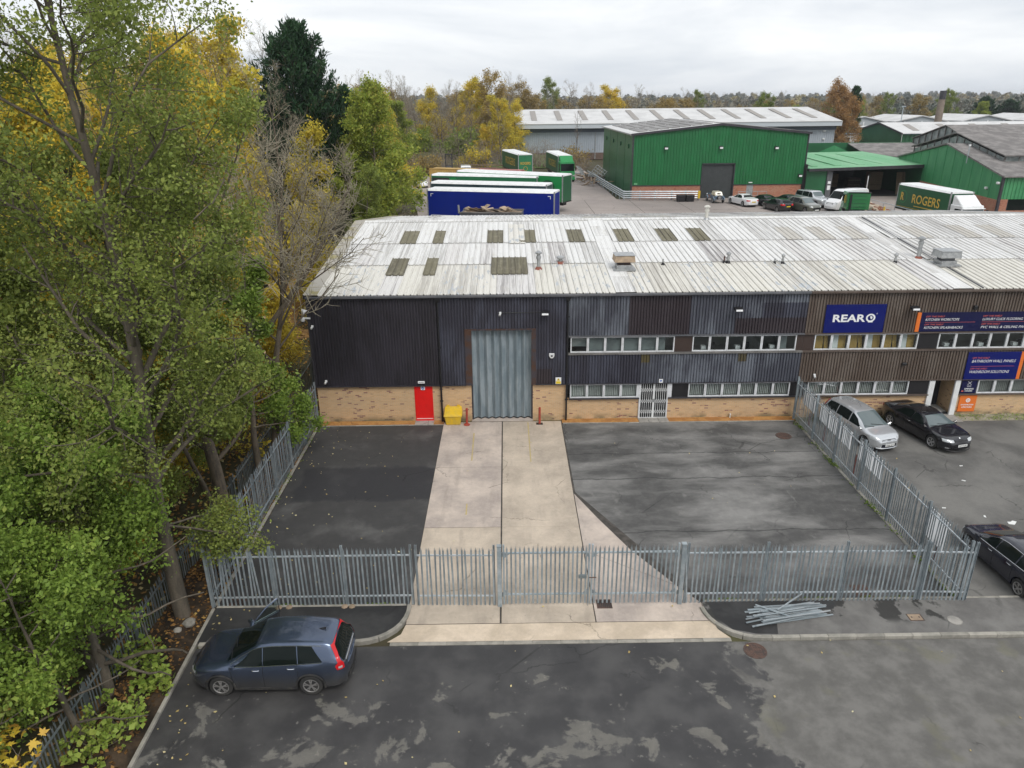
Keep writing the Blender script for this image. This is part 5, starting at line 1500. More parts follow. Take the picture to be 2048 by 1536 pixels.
def car(label, loc, rz, S, paint_, windows, ws, rear, W=.2, rim=None, spokes=5, head=None, tail=None, grille=None, plates=(None, None), lod=0, trim=None, roof_mat=None, cat='car', name='parked_car', group=None, ws_mat=None, tail_side=None, door_lines=(), handles=(), mirrors=None, chrome_line=None, arch_trim=None, bumper=None, fog=None):
    t = thing(name, label, cat, loc, rz, group)
    s = S
    obj('body', s.body(64 if not lod else 34), paint_, t, smooth=True)
    hwm = max(p[1] for p in s.plan)
    obj('underbody', MB().bx(s.x0 + .25, s.x1 - .25, -hwm + W + .05, hwm - W - .05, .17, .62), m_black, t)
    for xw in s.wx:
        ww = s.f(s.P, xw)
        for sg in (1, -1):
            wheel_parts(t, xw, sg * (ww - W / 2 - .005), s.r, W, rim or m_alloy, sg, spokes, 0, lod)
    if arch_trim:
        for xw in s.wx:
            for sg in (1, -1):
                pts = []
                for k in range(19):
                    a = math.pi * k / 18
                    x = xw + (s.ra + .015) * math.cos(a); z = max(s.sill, s.r + (s.ra + .015) * math.sin(a))
                    if a == 0 or k == 18: z = s.sill
                    pts.append((x, sg * (s.side_y(x, z + .03) + .004), z))
                obj('arch_trim', MB().tube(pts, .032, 6), arch_trim, t, smooth=True)
        obj('sill_trim', MB().bx(s.wx[1] + s.ra, s.wx[0] - s.ra, -hwm * .985, hwm * .985, s.sill - .06, s.sill + .07), arch_trim, t, bevel=.02)
    # side windows
    for sg in (1, -1):
        for (xb0, xb1, xt0, xt1) in windows:
            def fn(u, v, sg=sg):
                x = lerp(lerp(xb0, xb1, u), lerp(xt0, xt1, u), v)
                p = s.sec(x); zb = p[5][1] + .025; zr = p[8][1] - .03
                z = lerp(zb, max(zb + .005, zr), v)
                return (x, sg * s.side_y(x, z), z)
            obj('side_window', patch(MB(), fn, 10, 5), m_glass_car, t, smooth=True)
        if chrome_line:
            a, b = chrome_line
            pts = [(x, sg * (s.side_y(x, s.sec(x)[5][1] + .012) + .006), s.sec(x)[5][1] + .012) for x in np.linspace(a, b, 12)]
            pts2 = []
            for x in np.linspace(a, b, 20):
                p = s.sec(x); z = max(p[5][1] + .02, p[8][1] - .02); pts2.append((x, sg * (s.side_y(x, z) + .006), z))
            obj('window_trim', MB().tube(pts, .009, 5).tube(pts2, .009, 5), m_chrome, t, smooth=True)
        for x in door_lines:
            def fn(u, v, sg=sg):
                p = s.sec(x); z = lerp(s.sill + .1, p[5][1], v)
                return (x + (u - .5) * .012, sg * s.side_y(x, z), z)
            obj('door_gap', patch(MB(), fn, 1, 6, .003), m_black, t)
        for x in handles:
            z = s.sec(x)[5][1] - .1
            y = s.side_y(x, z)
            obj('door_handle', MB().tube([(x - .1, sg * (y + .012), z), (x - .05, sg * (y + .03), z + .005), (x + .05, sg * (y + .03), z + .005), (x + .1, sg * (y + .012), z)], .016, 6), m_chrome if not lod else paint_, t, smooth=True)
        if mirrors:
            x, mm = mirrors
            z = s.sec(x)[5][1] + .07; y = s.side_y(x, z)
            obj('wing_mirror', MB().hexa([(x - .05, sg * (y - .02), z - .05), (x + .07, sg * (y - .02), z - .05), (x + .1, sg * (y + .2), z - .06), (x - .02, sg * (y + .2), z - .06), (x - .04, sg * (y - .02), z), (x + .05, sg * (y - .02), z), (x + .08, sg * (y + .2), z + .1), (x - .02, sg * (y + .2), z + .1)]), mm, t, bevel=.025)
    # windscreen and rear screen
    for nm, (xa, xb_, inset), mt in (('windscreen', ws, ws_mat or m_glass_car), ('rear_window', rear, m_glass_car)):
        def fn(u, v):
            x = lerp(xa, xb_, u); p = s.sec(x); w = p[8][0] - inset
            y = lerp(-w, w, v)
            return (x, y, s.top_z(x, y))
        obj(nm, patch(MB(), fn, 10, 10), mt, t, smooth=True)
    def fpatch(nm, ya, yb, za, zb, sg, mat, off=.008, nu=6, nv=4, dzo=0.0, dzi=0.0):
        for q in ((1, -1) if ya > 0.001 or ya < -.001 else (1,)):
            def fn(u, v):
                y = lerp(ya, yb, u) * q
                z = lerp(za + dzo * u, zb + dzi * u, v)
                return (s.end_x(y, z, sg), y, z)
            obj(nm, patch(MB(), fn, nu, nv, off), mat, t, smooth=True)
    if head: fpatch('headlight', *head[:4], 1, m_head, .012, 8, 4, *head[4:])
    if tail: fpatch('tail_light', *tail[:4], -1, m_tail, .012, 8, 4, *tail[4:])
    for g_ in (grille or []): fpatch('grille', *g_[:4], 1, g_[4] if len(g_) > 4 else m_black, .008)
    for g_ in (bumper or []): fpatch('bumper_insert', *g_[:4], g_[4], m_trim_car, .006)
    for pl_, sg in zip(plates, (1, -1)):
        if pl_:
            z, txt = pl_[0], pl_[1]
            xx = s.end_x(0, z, sg) + sg * .012
            p = obj('number_plate', MB().bx(-.008, .008, -.26, .26, -.057, .057), m_plate_w if sg > 0 else m_plate_y, t, (xx, 0, z))
            if txt and not lod:
                L_ = text_mb(txt, .44, .075, bold=.02)
                L_.xf(Matrix.Rotation(R(90) * sg, 4, 'Z'))
                obj('plate_lettering', L_, m_black, p, (sg * .0095, 0, -.038))
    return t, s

def shape_suv():
    return CarShape([(-2.29, .85), (-2.26, 1.02), (-2.1, 1.3), (-1.93, 1.59), (-1.75, 1.64), (-1.0, 1.69), (-.2, 1.68), (.25, 1.62), (1.12, 1.13), (1.3, 1.09), (1.9, 1.0), (2.14, .9), (2.29, .74)],
                    [(-2.29, .66), (-2.22, .8), (-2.0, .88), (-1.3, .91), (0, .905), (1.35, .91), (1.8, .88), (2.1, .78), (2.29, .56)],
                    [(-2.29, 1.15), (-1.5, 1.12), (0, 1.04), (1.2, 1.0), (2.29, .9)], [(-2.29, .62), (-1.9, .6), (-1, .64), (.3, .63), (1.2, .68)], .26, (1.36, -1.26), .345, .055)
# dark blue crossover with its far front door open
t, s = car('dirty dark blue crossover parked by the soil bank with its far front door open', (-7.12, 17.42, 0), R(180), shape_suv(), p_navy,
    [(.085, 1.02, .085, .44), (-.93, .06, -.9, .06), (-1.66, -.96, -1.34, -.93)], (1.12, .28, .04), (-1.97, -2.24, .05), W=.21, rim=m_alloy, spokes=5,
    head=(.42, .76, .72, .8, .02, .04), grille=[(-.38, .38, .68, .8), (-.5, .5, .36, .5)], plates=((.58, ''), None),
    door_lines=(1.0, .08, -.92), handles=(.28, -.74), mirrors=(.92, p_navy), chrome_line=(-1.62, 1.02), arch_trim=m_trim_car, bumper=[(-.6, .6, .32, .5, -1)])
for sg in (1, -1):
    def fn(u, v, sg=sg):
        z = lerp(.88, 1.55, v)
        xr_ = float(np.interp(z, [.8, 1.02, 1.3, 1.58], [-2.27, -2.25, -2.09, -1.93]))
        wid = float(np.interp(z, [.88, 1.02, 1.1, 1.55], [.19, .23, .1, .065]))
        x = xr_ + .012 + u * wid
        return (x, sg * s.side_y(x, z), z)
    obj('tail_light', patch(MB(), fn, 4, 12, .012), m_tail, t, smooth=True)
    def fn2(u, v, sg=sg):
        z = lerp(.93, 1.0, v); x = -2.2 + u * .1
        return (x, sg * s.side_y(x, z), z)
    obj('reverse_lamp', patch(MB(), fn2, 3, 2, .02), m_head, t, smooth=True)
obj('roof_aerial', MB().hexa([(-1.62, -.03, 1.64), (-1.42, -.02, 1.66), (-1.42, .02, 1.66), (-1.62, .03, 1.64), (-1.64, -.01, 1.72), (-1.55, -.008, 1.7), (-1.55, .008, 1.7), (-1.64, .01, 1.72)]), m_black, t)
obj('tailgate_trim', MB().tube([(s.end_x(y, 1.0, -1) - .012, y, 1.0) for y in np.linspace(-.55, .55, 9)], .016, 6), m_chrome, t, smooth=True)
obj('rear_wiper', MB().tube([(-2.17, .0, 1.2), (-2.12, -.32, 1.29)], .012, 5), m_black, t)
for y in (.18, -.28):
    obj('wiper', MB().tube([(1.14, y, s.top_z(1.14, y) + .02), (1.0, y + .5, s.top_z(1.0, y + .5) + .02)], .01, 5), m_black, t)
# open far-side (right) front door, hinged at the windscreen pillar
dr = obj('open_door', MB().hexa([(0, -.04, -.02), (-1.0, -.04, -.02), (-1.0, .02, -.02), (0, .02, -.02), (0, -.05, .62), (-1.02, -.05, .62), (-1.02, .01, .62), (0, .01, .62)]), p_navy, t, (1.0, -.88, .42), (0, 0, R(47)), bevel=.02)
fr = MB().tube([(-.02, -.01, .6), (-.55, .06, 1.02), (-.95, .09, 1.17), (-1.0, .05, .62)], .025, 6)
obj('door_frame', fr, p_navy, dr, smooth=True)
obj('door_glass', MB().prism([(-.06, .62), (-.55, 1.0), (-.94, 1.14), (-.98, .62)], .02, .03, 'y'), m_glass, dr)
obj('door_mirror', MB().bx(-.2, -.06, -.24, -.05, .58, .72), p_navy, dr, bevel=.03)
obj('window_trim', MB().tube([(-.02, -.04, .63), (-.98, -.04, .63)], .01, 5).tube([(-.02, -.035, .6), (-.55, .04, 1.03), (-.95, .07, 1.18)], .01, 5), m_chrome, dr)

# silver people carrier
Snote = CarShape([(-2.04, .8), (-2.0, 1.05), (-1.85, 1.38), (-1.7, 1.5), (-1.2, 1.55), (-.4, 1.55), (.2, 1.49), (1.15, .99), (1.3, .95), (1.75, .85), (1.92, .76), (2.04, .6)],
    [(-2.04, .62), (-1.9, .76), (-1.6, .83), (0, .845), (1.2, .845), (1.6, .82), (1.88, .7), (2.04, .5)],
    [(-2.04, 1.05), (0, .94), (1.2, .88), (2.04, .8)], [(-2.04, .55), (-1.5, .58), (0, .6), (1.2, .66)], .22, (1.27, -1.33), .31, .04)
t, s = car('silver compact people carrier nose-out between the fence and the black coupe', (17.9, 33.55, .004), R(-74), Snote, p_silver,
    [(.1, 1.05, .1, .5), (-.85, .04, -.85, .04), (-1.75, -.9, -1.55, -.9)], (1.12, .24, .045), (-1.73, -1.96, .06), W=.19, rim=m_alloy_lt, spokes=6,
    head=(.5, .8, .62, .74, .06, .1), grille=[(-.42, .42, .61, .68), (-.6, .6, .3, .46, p_midnight)], plates=((.42, 'OE06 ZCT'), (.6, '')), door_lines=(1.0, .06, -.86), handles=(.25, -.66), mirrors=(.95, p_silver), ws_mat=m_glass_car_lt)
for sg in (1, -1):
    def fn(u, v, sg=sg):
        z = lerp(.9, 1.45, v); xr_ = float(np.interp(z, [.8, 1.05, 1.38, 1.5], [-2.03, -1.99, -1.84, -1.7])); x = xr_ + .01 + u * .13
        return (x, sg * s.side_y(x, z), z)
    obj('tail_light', patch(MB(), fn, 3, 8, .012), m_tail, t, smooth=True)
mb = MB(); ring(mb, 0, 0, .05, .07, -.01, .0, 16); mb.bx(-.085, .085, -.012, 0, -.015, .015)
o = obj('badge', mb, m_chrome, t, (s.end_x(0, .645, 1) + .02, 0, .645), (0, 0, R(90)))
obj('chrome_bar', MB().tube([(s.end_x(y, .685, 1) + .012, y, .685) for y in np.linspace(-.42, .42, 9)], .014, 5).tube([(s.end_x(y, .615, 1) + .012, y, .615) for y in np.linspace(-.4, .4, 9)], .01, 5), m_chrome, t, smooth=True)
for a, b in (((1.12, .35), (.98, -.25)), ((1.14, -.2), (1.0, -.66))):
    obj('wiper', MB().tube([(a[0], a[1], s.top_z(*a) + .02), (b[0], b[1], s.top_z(*b) + .02)], .012, 5), m_black, t)
obj('roof_aerial', MB().tube([(-.1, 0, 1.55), (-.35, 0, 1.72)], .008, 5), m_black, t)
obj('lower_lip', MB().tube([(s.end_x(y, .27, 1) + .01, y, .27) for y in np.linspace(-.62, .62, 9)], .03, 6), p_silver, t, smooth=True)

# black coupe
Scoupe = CarShape([(-2.32, .72), (-2.28, .98), (-2.05, 1.03), (-1.55, 1.08), (-1.0, 1.28), (-.5, 1.37), (.0, 1.36), (.35, 1.29), (1.05, .95), (1.25, .92), (1.9, .82), (2.18, .72), (2.32, .56)],
    [(-2.32, .64), (-2.2, .78), (-1.9, .87), (-1.2, .915), (0, .9), (1.4, .91), (1.85, .88), (2.12, .76), (2.32, .52)],
    [(-2.32, .98), (-1.2, .96), (0, .9), (1.2, .86), (2.32, .75)], [(-2.32, .7), (-1.6, .64), (-.5, .56), (.3, .58), (1.1, .68)], .19, (1.4, -1.41), .33, .035)
t, s = car('glossy black coupe nose-out in front of the showroom porch', (21.3, 33.6, .004), R(-76), Scoupe, p_black,
    [(-.15, .9, -.1, .42), (-1.25, -.19, -.85, -.16)], (1.02, .38, .05), (-1.5, -1.0, .08), W=.22, rim=m_alloy_lt, spokes=5,
    head=(.4, .82, .6, .7, .02, .05), grille=[(-.36, .36, .58, .69), (-.5, .5, .27, .38), (.58, .74, .3, .36, m_alloy_lt)], plates=((.46, 'WP14 UJO'), (.7, '')), door_lines=(.95, -.4), handles=(-.2,), mirrors=(.82, p_black), ws_mat=m_glass_car_lt, tail=(.45, .78, .8, .92))
mb = MB(); ring(mb, 0, 0, 0, .04, -.006, .0, 16)
obj('badge', mb, m_letter, t, (s.end_x(0, .73, 1) + .0, 0, .745), (R(-50), 0, R(90)))
for a, b in (((1.04, .3), (.94, -.25)), ((1.06, -.25), (.96, -.68))):
    obj('wiper', MB().tube([(a[0], a[1], s.top_z(*a) + .02), (b[0], b[1], s.top_z(*b) + .02)], .012, 5), m_black, t)
obj('splitter', MB().tube([(s.end_x(y, .22, 1) + .03, y, .2) for y in np.linspace(-.7, .7, 11)], .022, 5), m_black, t, smooth=True)

# dark hatchback cut by the right edge of the view
Shatch = CarShape([(-2.2, .78), (-2.16, 1.02), (-1.95, 1.25), (-1.6, 1.42), (-.9, 1.49), (-.2, 1.48), (.25, 1.42), (1.15, 1.0), (1.35, .95), (1.85, .86), (2.08, .74), (2.2, .58)],
    [(-2.2, .64), (-2.05, .8), (-1.7, .88), (0, .9), (1.3, .9), (1.75, .86), (2.02, .74), (2.2, .52)],
    [(-2.2, 1.05), (0, .95), (1.2, .9), (2.2, .78)], [(-2.2, .58), (-1.4, .6), (0, .6), (1.2, .68)], .22, (1.33, -1.3), .32, .04)
t, s = car('midnight blue hatchback beside the right end of the front fence', (18.32, 21.95, .004), R(93), Shatch, p_midnight,
    [(.12, 1.05, .12, .48), (-.85, .07, -.85, .07), (-1.6, -.92, -1.45, -.92)], (1.12, .3, .05), (-1.6, -2.05, .07), W=.21, rim=m_alloy, spokes=5,
    head=(.45, .8, .62, .74, .04, .06), grille=[(-.36, .36, .58, .68), (-.55, .55, .28, .42)], plates=((.46, ''), (.65, '')), door_lines=(1.0, .08, -.85), handles=(.25, -.68), mirrors=(.95, p_midnight), chrome_line=(-1.6, 1.05), tail=(.5, .8, .82, .95))

# ---------------- cars in the lorry yard
YZ = 3.5
t, s = car('white saloon car parked tail-out left of the low dark sports car', (30.0, 93.9, YZ), R(104), CarShape([(-2.5, .75), (-2.46, .98), (-1.9, 1.03), (-1.4, 1.08), (-.85, 1.34), (-.3, 1.43), (.2, 1.41), (1.15, .98), (1.4, .95), (2.1, .86), (2.4, .76), (2.5, .55)], [(-2.5, .6), (-2.3, .82), (-1.5, .92), (0, .93), (1.5, .92), (2.2, .82), (2.5, .5)], [(-2.5, .98), (0, .95), (2.5, .8)], [(-2.5, .7), (-1, .62), (0, .6), (1.2, .7)], .22, (1.5, -1.45), .33),
    p_white, [(.0, 1.05, .05, .4), (-1.15, -.05, -.85, 0)], (1.12, .25, .06), (-1.38, -.88, .08), rim=m_alloy_lt, lod=1, head=(.5, .82, .62, .74), tail=(.45, .82, .72, .88), plates=(None, (.65, '')), group='cars in the lorry yard', mirrors=(.95, p_white))
t, s = car('low black sports car between the white saloon and the black hatchback', (32.5, 93.4, YZ), R(106), Scoupe, p_black, [(-.15, .9, -.1, .42), (-1.25, -.19, -.85, -.16)], (1.02, .38, .05), (-1.5, -1.0, .08), rim=m_alloy_lt, lod=1, tail=(.4, .78, .78, .92), plates=(None, (.6, '')), group='cars in the lorry yard')
t, s = car('black hatchback with yellow rear plate in front of the navy saloon', (32.6, 88.8, YZ), R(104), Shatch, p_black, [(.12, 1.05, .12, .48), (-.85, .07, -.85, .07), (-1.6, -.92, -1.45, -.92)], (1.12, .3, .05), (-1.6, -2.05, .07), rim=m_alloy, lod=1, tail=(.42, .82, .82, 1.0), plates=(None, (.72, '')), group='cars in the lorry yard')
t, s = car('dark navy saloon parked against the brick plinth behind the black hatchback', (35.4, 93.2, YZ), R(100), Scoupe, p_midnight, [(-.15, .9, -.1, .42), (-1.25, -.19, -.85, -.16)], (1.02, .38, .05), (-1.5, -1.0, .08), rim=m_alloy_lt, lod=1, tail=(.4, .78, .78, .92), group='cars in the lorry yard')
t, s = car('olive grey sports crossover facing the camera beside the black hatchback', (35.3, 87.6, YZ), R(-72), shape_suv(), p_olive, [(.1, 1.0, .1, .42), (-.95, .06, -.9, .06), (-1.62, -1.0, -1.3, -.95)], (1.1, .3, .05), (-1.98, -2.2, .06), lod=1, rim=m_alloy, head=(.5, .8, .78, .86), grille=[(-.55, .55, .5, .72)], plates=((.45, ''), None), group='cars in the lorry yard', ws_mat=m_glass_car_lt)
t, s = car('tall silver off-roader with white bonnet facing the camera by the canopy post', (38.3, 92.3, YZ), R(-70), CarShape([(-2.4, .9), (-2.38, 1.3), (-2.3, 1.75), (-2.1, 1.84), (0, 1.88), (.45, 1.84), (1.0, 1.22), (1.2, 1.18), (2.2, 1.1), (2.38, 1.0), (2.45, .7)], [(-2.4, .86), (-2, .96), (0, .98), (1.6, .97), (2.2, .9), (2.45, .74)], [(-2.4, 1.25), (2.4, 1.1)], [(-2.4, .75), (0, .76), (1, .78)], .3, (1.45, -1.45), .38), p_silver,
    [(.1, .95, .1, .6), (-1.0, .04, -1.0, .04), (-2.2, -1.08, -2.2, -1.08)], (1.0, .5, .05), (-2.3, -2.36, .1), lod=1, rim=m_alloy, head=(.6, .85, .85, 1.0), grille=[(-.5, .5, .82, .98)], group='cars in the lorry yard', ws_mat=m_glass_car_lt)
# vintage tourer
t = thing('vintage_car', 'blue-grey vintage tourer with cream hood and rear spare wheel at the roller shutter', 'car', (27.3, 96.9, YZ), R(96), 'cars in the lorry yard')
obj('body', MB().hexa([(-1.3, -.55, .4), (1.9, -.3, .4), (1.9, .3, .4), (-1.3, .55, .4), (-1.45, -.6, .95), (1.9, -.3, .95), (1.9, .3, .95), (-1.45, .6, .95)]), p_bluegrey, t, bevel=.06)
obj('hood', MB().hexa([(-1.3, -.55, .95), (.2, -.52, .95), (.2, .52, .95), (-1.3, .55, .95), (-1.0, -.45, 1.42), (.05, -.45, 1.45), (.05, .45, 1.45), (-1.0, .45, 1.42)]), p_cream, t, bevel=.06)
obj('rear_window', MB().bx(-1.2, -1.17, -.22, .22, 1.1, 1.25), m_black, t)
for sx, xx in ((1, 1.2), (-1, -1.05)):
    for sg in (1, -1):
        wheel_parts(t, xx, sg * .66, .34, .14, m_alloy_lt, sg, 6, 0, 1)
        pts = [(xx + .42 * math.cos(a), sg * .68, .34 + .42 * math.sin(a)) for a in np.linspace(.1, math.pi - .1, 9)]
        obj('mudguard', MB().tube(pts, .09, 6), p_bluegrey, t, smooth=True)
o = wheel_parts(t, -1.5, 0, .34, .14, m_alloy_lt, 1, 6, R(90), 1); o.location.z = .72; o.name = 'spare_wheel'
for sg in (1, -1):
    obj('headlight', MB().lathe([(.02, -.1), (.11, 0), (.1, .04)], 10, (0, 0, 0), 'x'), m_chrome, t, (1.75, sg * .42, .85))
obj('bumper', MB().bx(-1.62, -1.58, -.6, .6, .42, .5), m_chrome, t)

# ---------------- lorries and trailers
def lorry_wheels(t, xs_, w=1.25, r=.5):
    for x in xs_:
        for sg in (1, -1):
            wheel_parts(t, x, sg * (w - .14), r, .28, m_steel_zinc, sg, 6, 0, 1)
def box_trailer(label, loc, rz, L, H, side_mat, z_deck=1.25, group='trailers parked in the yard', front_mat=None, name='lorry_trailer', Wd=2.5, wheels=True, stripe=None, cant=True):
    """Local X runs rear (-L/2) to front (+L/2)."""
    t = thing(name, label, 'trailer', loc, rz, group)
    h = Wd / 2; a, b = -L / 2, L / 2
    obj('curtain', MB().bx(a + .12, b - .12, -h + .015, -h + .05, z_deck, H - .22), side_mat, t)
    obj('curtain', MB().bx(a + .12, b - .12, h - .05, h - .015, z_deck, H - .22), side_mat, t)
    obj('bulkhead', MB().bx(b - .1, b - .03, -h + .05, h - .05, z_deck, H - .06), front_mat or side_mat, t)
    dr_ = obj('rear_door', MB().bx(a + .03, a + .09, -h + .12, -.01, z_deck, H - .1), front_mat or side_mat, t, bevel=.01)
    obj('rear_door', MB().bx(a + .03, a + .09, .01, h - .12, z_deck, H - .1), front_mat or side_mat, t, bevel=.01)
    for x in (a, b - .12):
        for y in (-h, h - .12): obj('corner_post', MB().bx(x, x + .12, y, y + .12, z_deck - .1, H - .03), m_steel_zinc, t)
    obj('roof', MB().hexa([(a, -h, H - .2), (b, -h, H - .2), (b, h, H - .2), (a, h, H - .2), (a + .03, -h + .22, H), (b - .03, -h + .22, H), (b - .03, h - .22, H), (a + .03, h - .22, H)]), m_white, t, bevel=.02)
    obj('chassis', MB().bx(a, b, -h, h, z_deck - .14, z_deck).bx(a + .3, b - .3, -.45, .45, z_deck - .5, z_deck - .14), m_black, t)
    if wheels:
        lorry_wheels(t, (a + 2.0, a + 3.3, a + 4.6), h, .48)
        obj('landing_leg', MB().bx(b - 2.8, b - 2.65, -.9, -.75, .05, z_deck - .3).bx(b - 2.8, b - 2.65, .75, .9, .05, z_deck - .3), m_steel_zinc, t)
    return t
m_tr_blue = M('royal_blue_curtain', (0.001, 0.014, 0.2), (0.001, 0.017, 0.23), spec=0.2, ro=0.6, sc=.4)
m_tr_green = M('green_curtain', (0.02, 0.16, 0.065), (0.025, 0.19, 0.08), ro=0.45, sc=.4)
m_tr_green2 = M('bright_green_curtain', (0.01, 0.24, 0.06), ro=0.45)
m_tr_dgreen = M('dark_green_curtain', (0.012, 0.085, 0.035), (0.015, 0.1, 0.04), ro=0.45, sc=.4)
m_tr_dark = M('dark_slate_curtain', (0.03, 0.06, 0.07), (0.025, 0.05, 0.055), ro=0.5, sc=.5)
def rowpos(xl, yl, xr, yr, L, back=1.25):
    d = Vector((xr - xl, yr - yl)); d.normalize(); n = Vector((-d.y, d.x))
    c = Vector(((xl + xr) / 2, (yl + yr) / 2)) + n * back
    return (c.x, c.y, YZ), math.atan2(d.y, d.x)
loc, rz = rowpos(-8.41, 78.3, 4.93, 74.45, 13.7)
t = box_trailer('royal blue curtainsided trailer, nearest of the row behind the roof', loc, rz, 13.75, 4.1, m_tr_blue)
for x0, sx in ((-6.45, 1), (6.45, -1)):
    obj('corner_mark', MB().bx(min(x0, x0 + sx * .3), max(x0, x0 + sx * .3), -1.245, -1.237, 3.6, 3.66).bx(min(x0, x0 + sx * .05), max(x0, x0 + sx * .05), -1.245, -1.237, 3.35, 3.6), m_letter, t)
obj('side_rail', MB().bx(-6.5, 6.4, -1.26, -1.24, 1.38, 1.45), m_letter, t)
loc, rz = rowpos(-8.73, 85.4, 4.49, 81.2, 13.7)
box_trailer('dark slate curtainsided trailer with white roof behind the blue one', loc, rz, 13.75, 4.1, m_tr_dark)
loc, rz = rowpos(-9.6, 94.2, 3.95, 89.6, 13.7)
t = box_trailer('green curtainsided trailer with torn open left bay, third in the row', loc, rz, 13.9, 4.15, m_tr_green)
obj('dark_bay_panel', MB().bx(-6.75, -4.3, -1.27, -1.235, 1.4, 3.75), m_dark_void, t)  # dark panel on the curtain, painted shade of the open bay
obj('folded_curtain', MB().prism([(-4.5, 3.7), (-3.6, 3.8), (-3.4, 1.3), (-3.9, 1.3)], -1.29, -1.24, 'y'), m_tr_green2, t)
loc, rz = rowpos(-6.5, 96.4, 6.85, 88.4, 15.2)
t = box_trailer('green trailer with large bright roundel on its end, fourth in the row', loc, rz, 15.2, 4.4, m_tr_green2, front_mat=m_tr_dgreen)
mb = MB(); ring(mb, 0, 2.75, 1.0, 1.22, 0, .02, 32)
o = obj('roundel', mb, m_tr_green2, t); o.location = (5.6, -1.27, 0)
o = obj('roundel', ring(MB(), 0, 2.75, 0, 1.0, 0, .02, 32), m_tr_dgreen, t); o.location = (5.6, -1.262, 0)
# two flat-topped containers
for lab, xl, yl, xr, yr, L, mt in (('ochre yellow container left of the red one', -12.4, 121.5, -5.2, 118.6, 7.6, M('ochre_container', (0.5, 0.33, 0.1), (0.42, 0.27, 0.09), ro=.6, sc=1)), ('dull red container right of the ochre one', -5.0, 118.5, 2.0, 115.7, 7.5, M('dull_red_container', (0.4, 0.13, 0.12), (0.34, 0.11, 0.1), ro=.6, sc=1))):
    loc, rz = rowpos(xl, yl, xr, yr, L)
    t = thing('shipping_container', lab, 'container', loc, rz, 'containers behind the trailers')
    obj('side', corr(-L / 2, L / 2, .15, 2.5, -1.22, .3, .05, .1, .03), mt, t)
    obj('shell', MB().bx(-L / 2, L / 2, -1.16, 1.22, .1, 2.52), mt, t)
    obj('frame', MB().bx(-L / 2 - .02, L / 2 + .02, -1.25, -1.15, 0, .15).bx(-L / 2 - .02, L / 2 + .02, -1.25, -1.15, 2.48, 2.6).bx(-L / 2 - .03, -L / 2 + .1, -1.26, -1.14, 0, 2.6).bx(L / 2 - .1, L / 2 + .03, -1.26, -1.14, 0, 2.6), mt, t)
def put_text(t, txt, loc, rotz, w, h, mat, name='lettering', bold=0.0):
    o = obj(name, text_mb(txt, w, h, bold=bold), mat, t)
    o.location = loc; o.rotation_euler = (0, 0, rotz)
    return o
t = box_trailer('green box trailer with gold lettering on its rear, beside the bushes', (1.9, 131.2, YZ + .3), R(102), 13.0, 4.1, m_tr_dgreen, front_mat=m_tr_green)
t.rotation_euler.z = R(102); 
put_text(t, 'ROGERS', (-6.51, 0, 2.4), R(-90), 1.7, .42, m_gold, bold=.02)
o = obj('roundel', ring(MB(), 0, 1.75, .3, .36, 0, .02, 20), m_gold, t); o.location = (-6.51, 0, 0); o.rotation_euler = (0, 0, R(-90))
put_text(t, 'ROGERS', (-.5, 1.27, 2.0), R(180), 7.5, 1.2, m_gold)

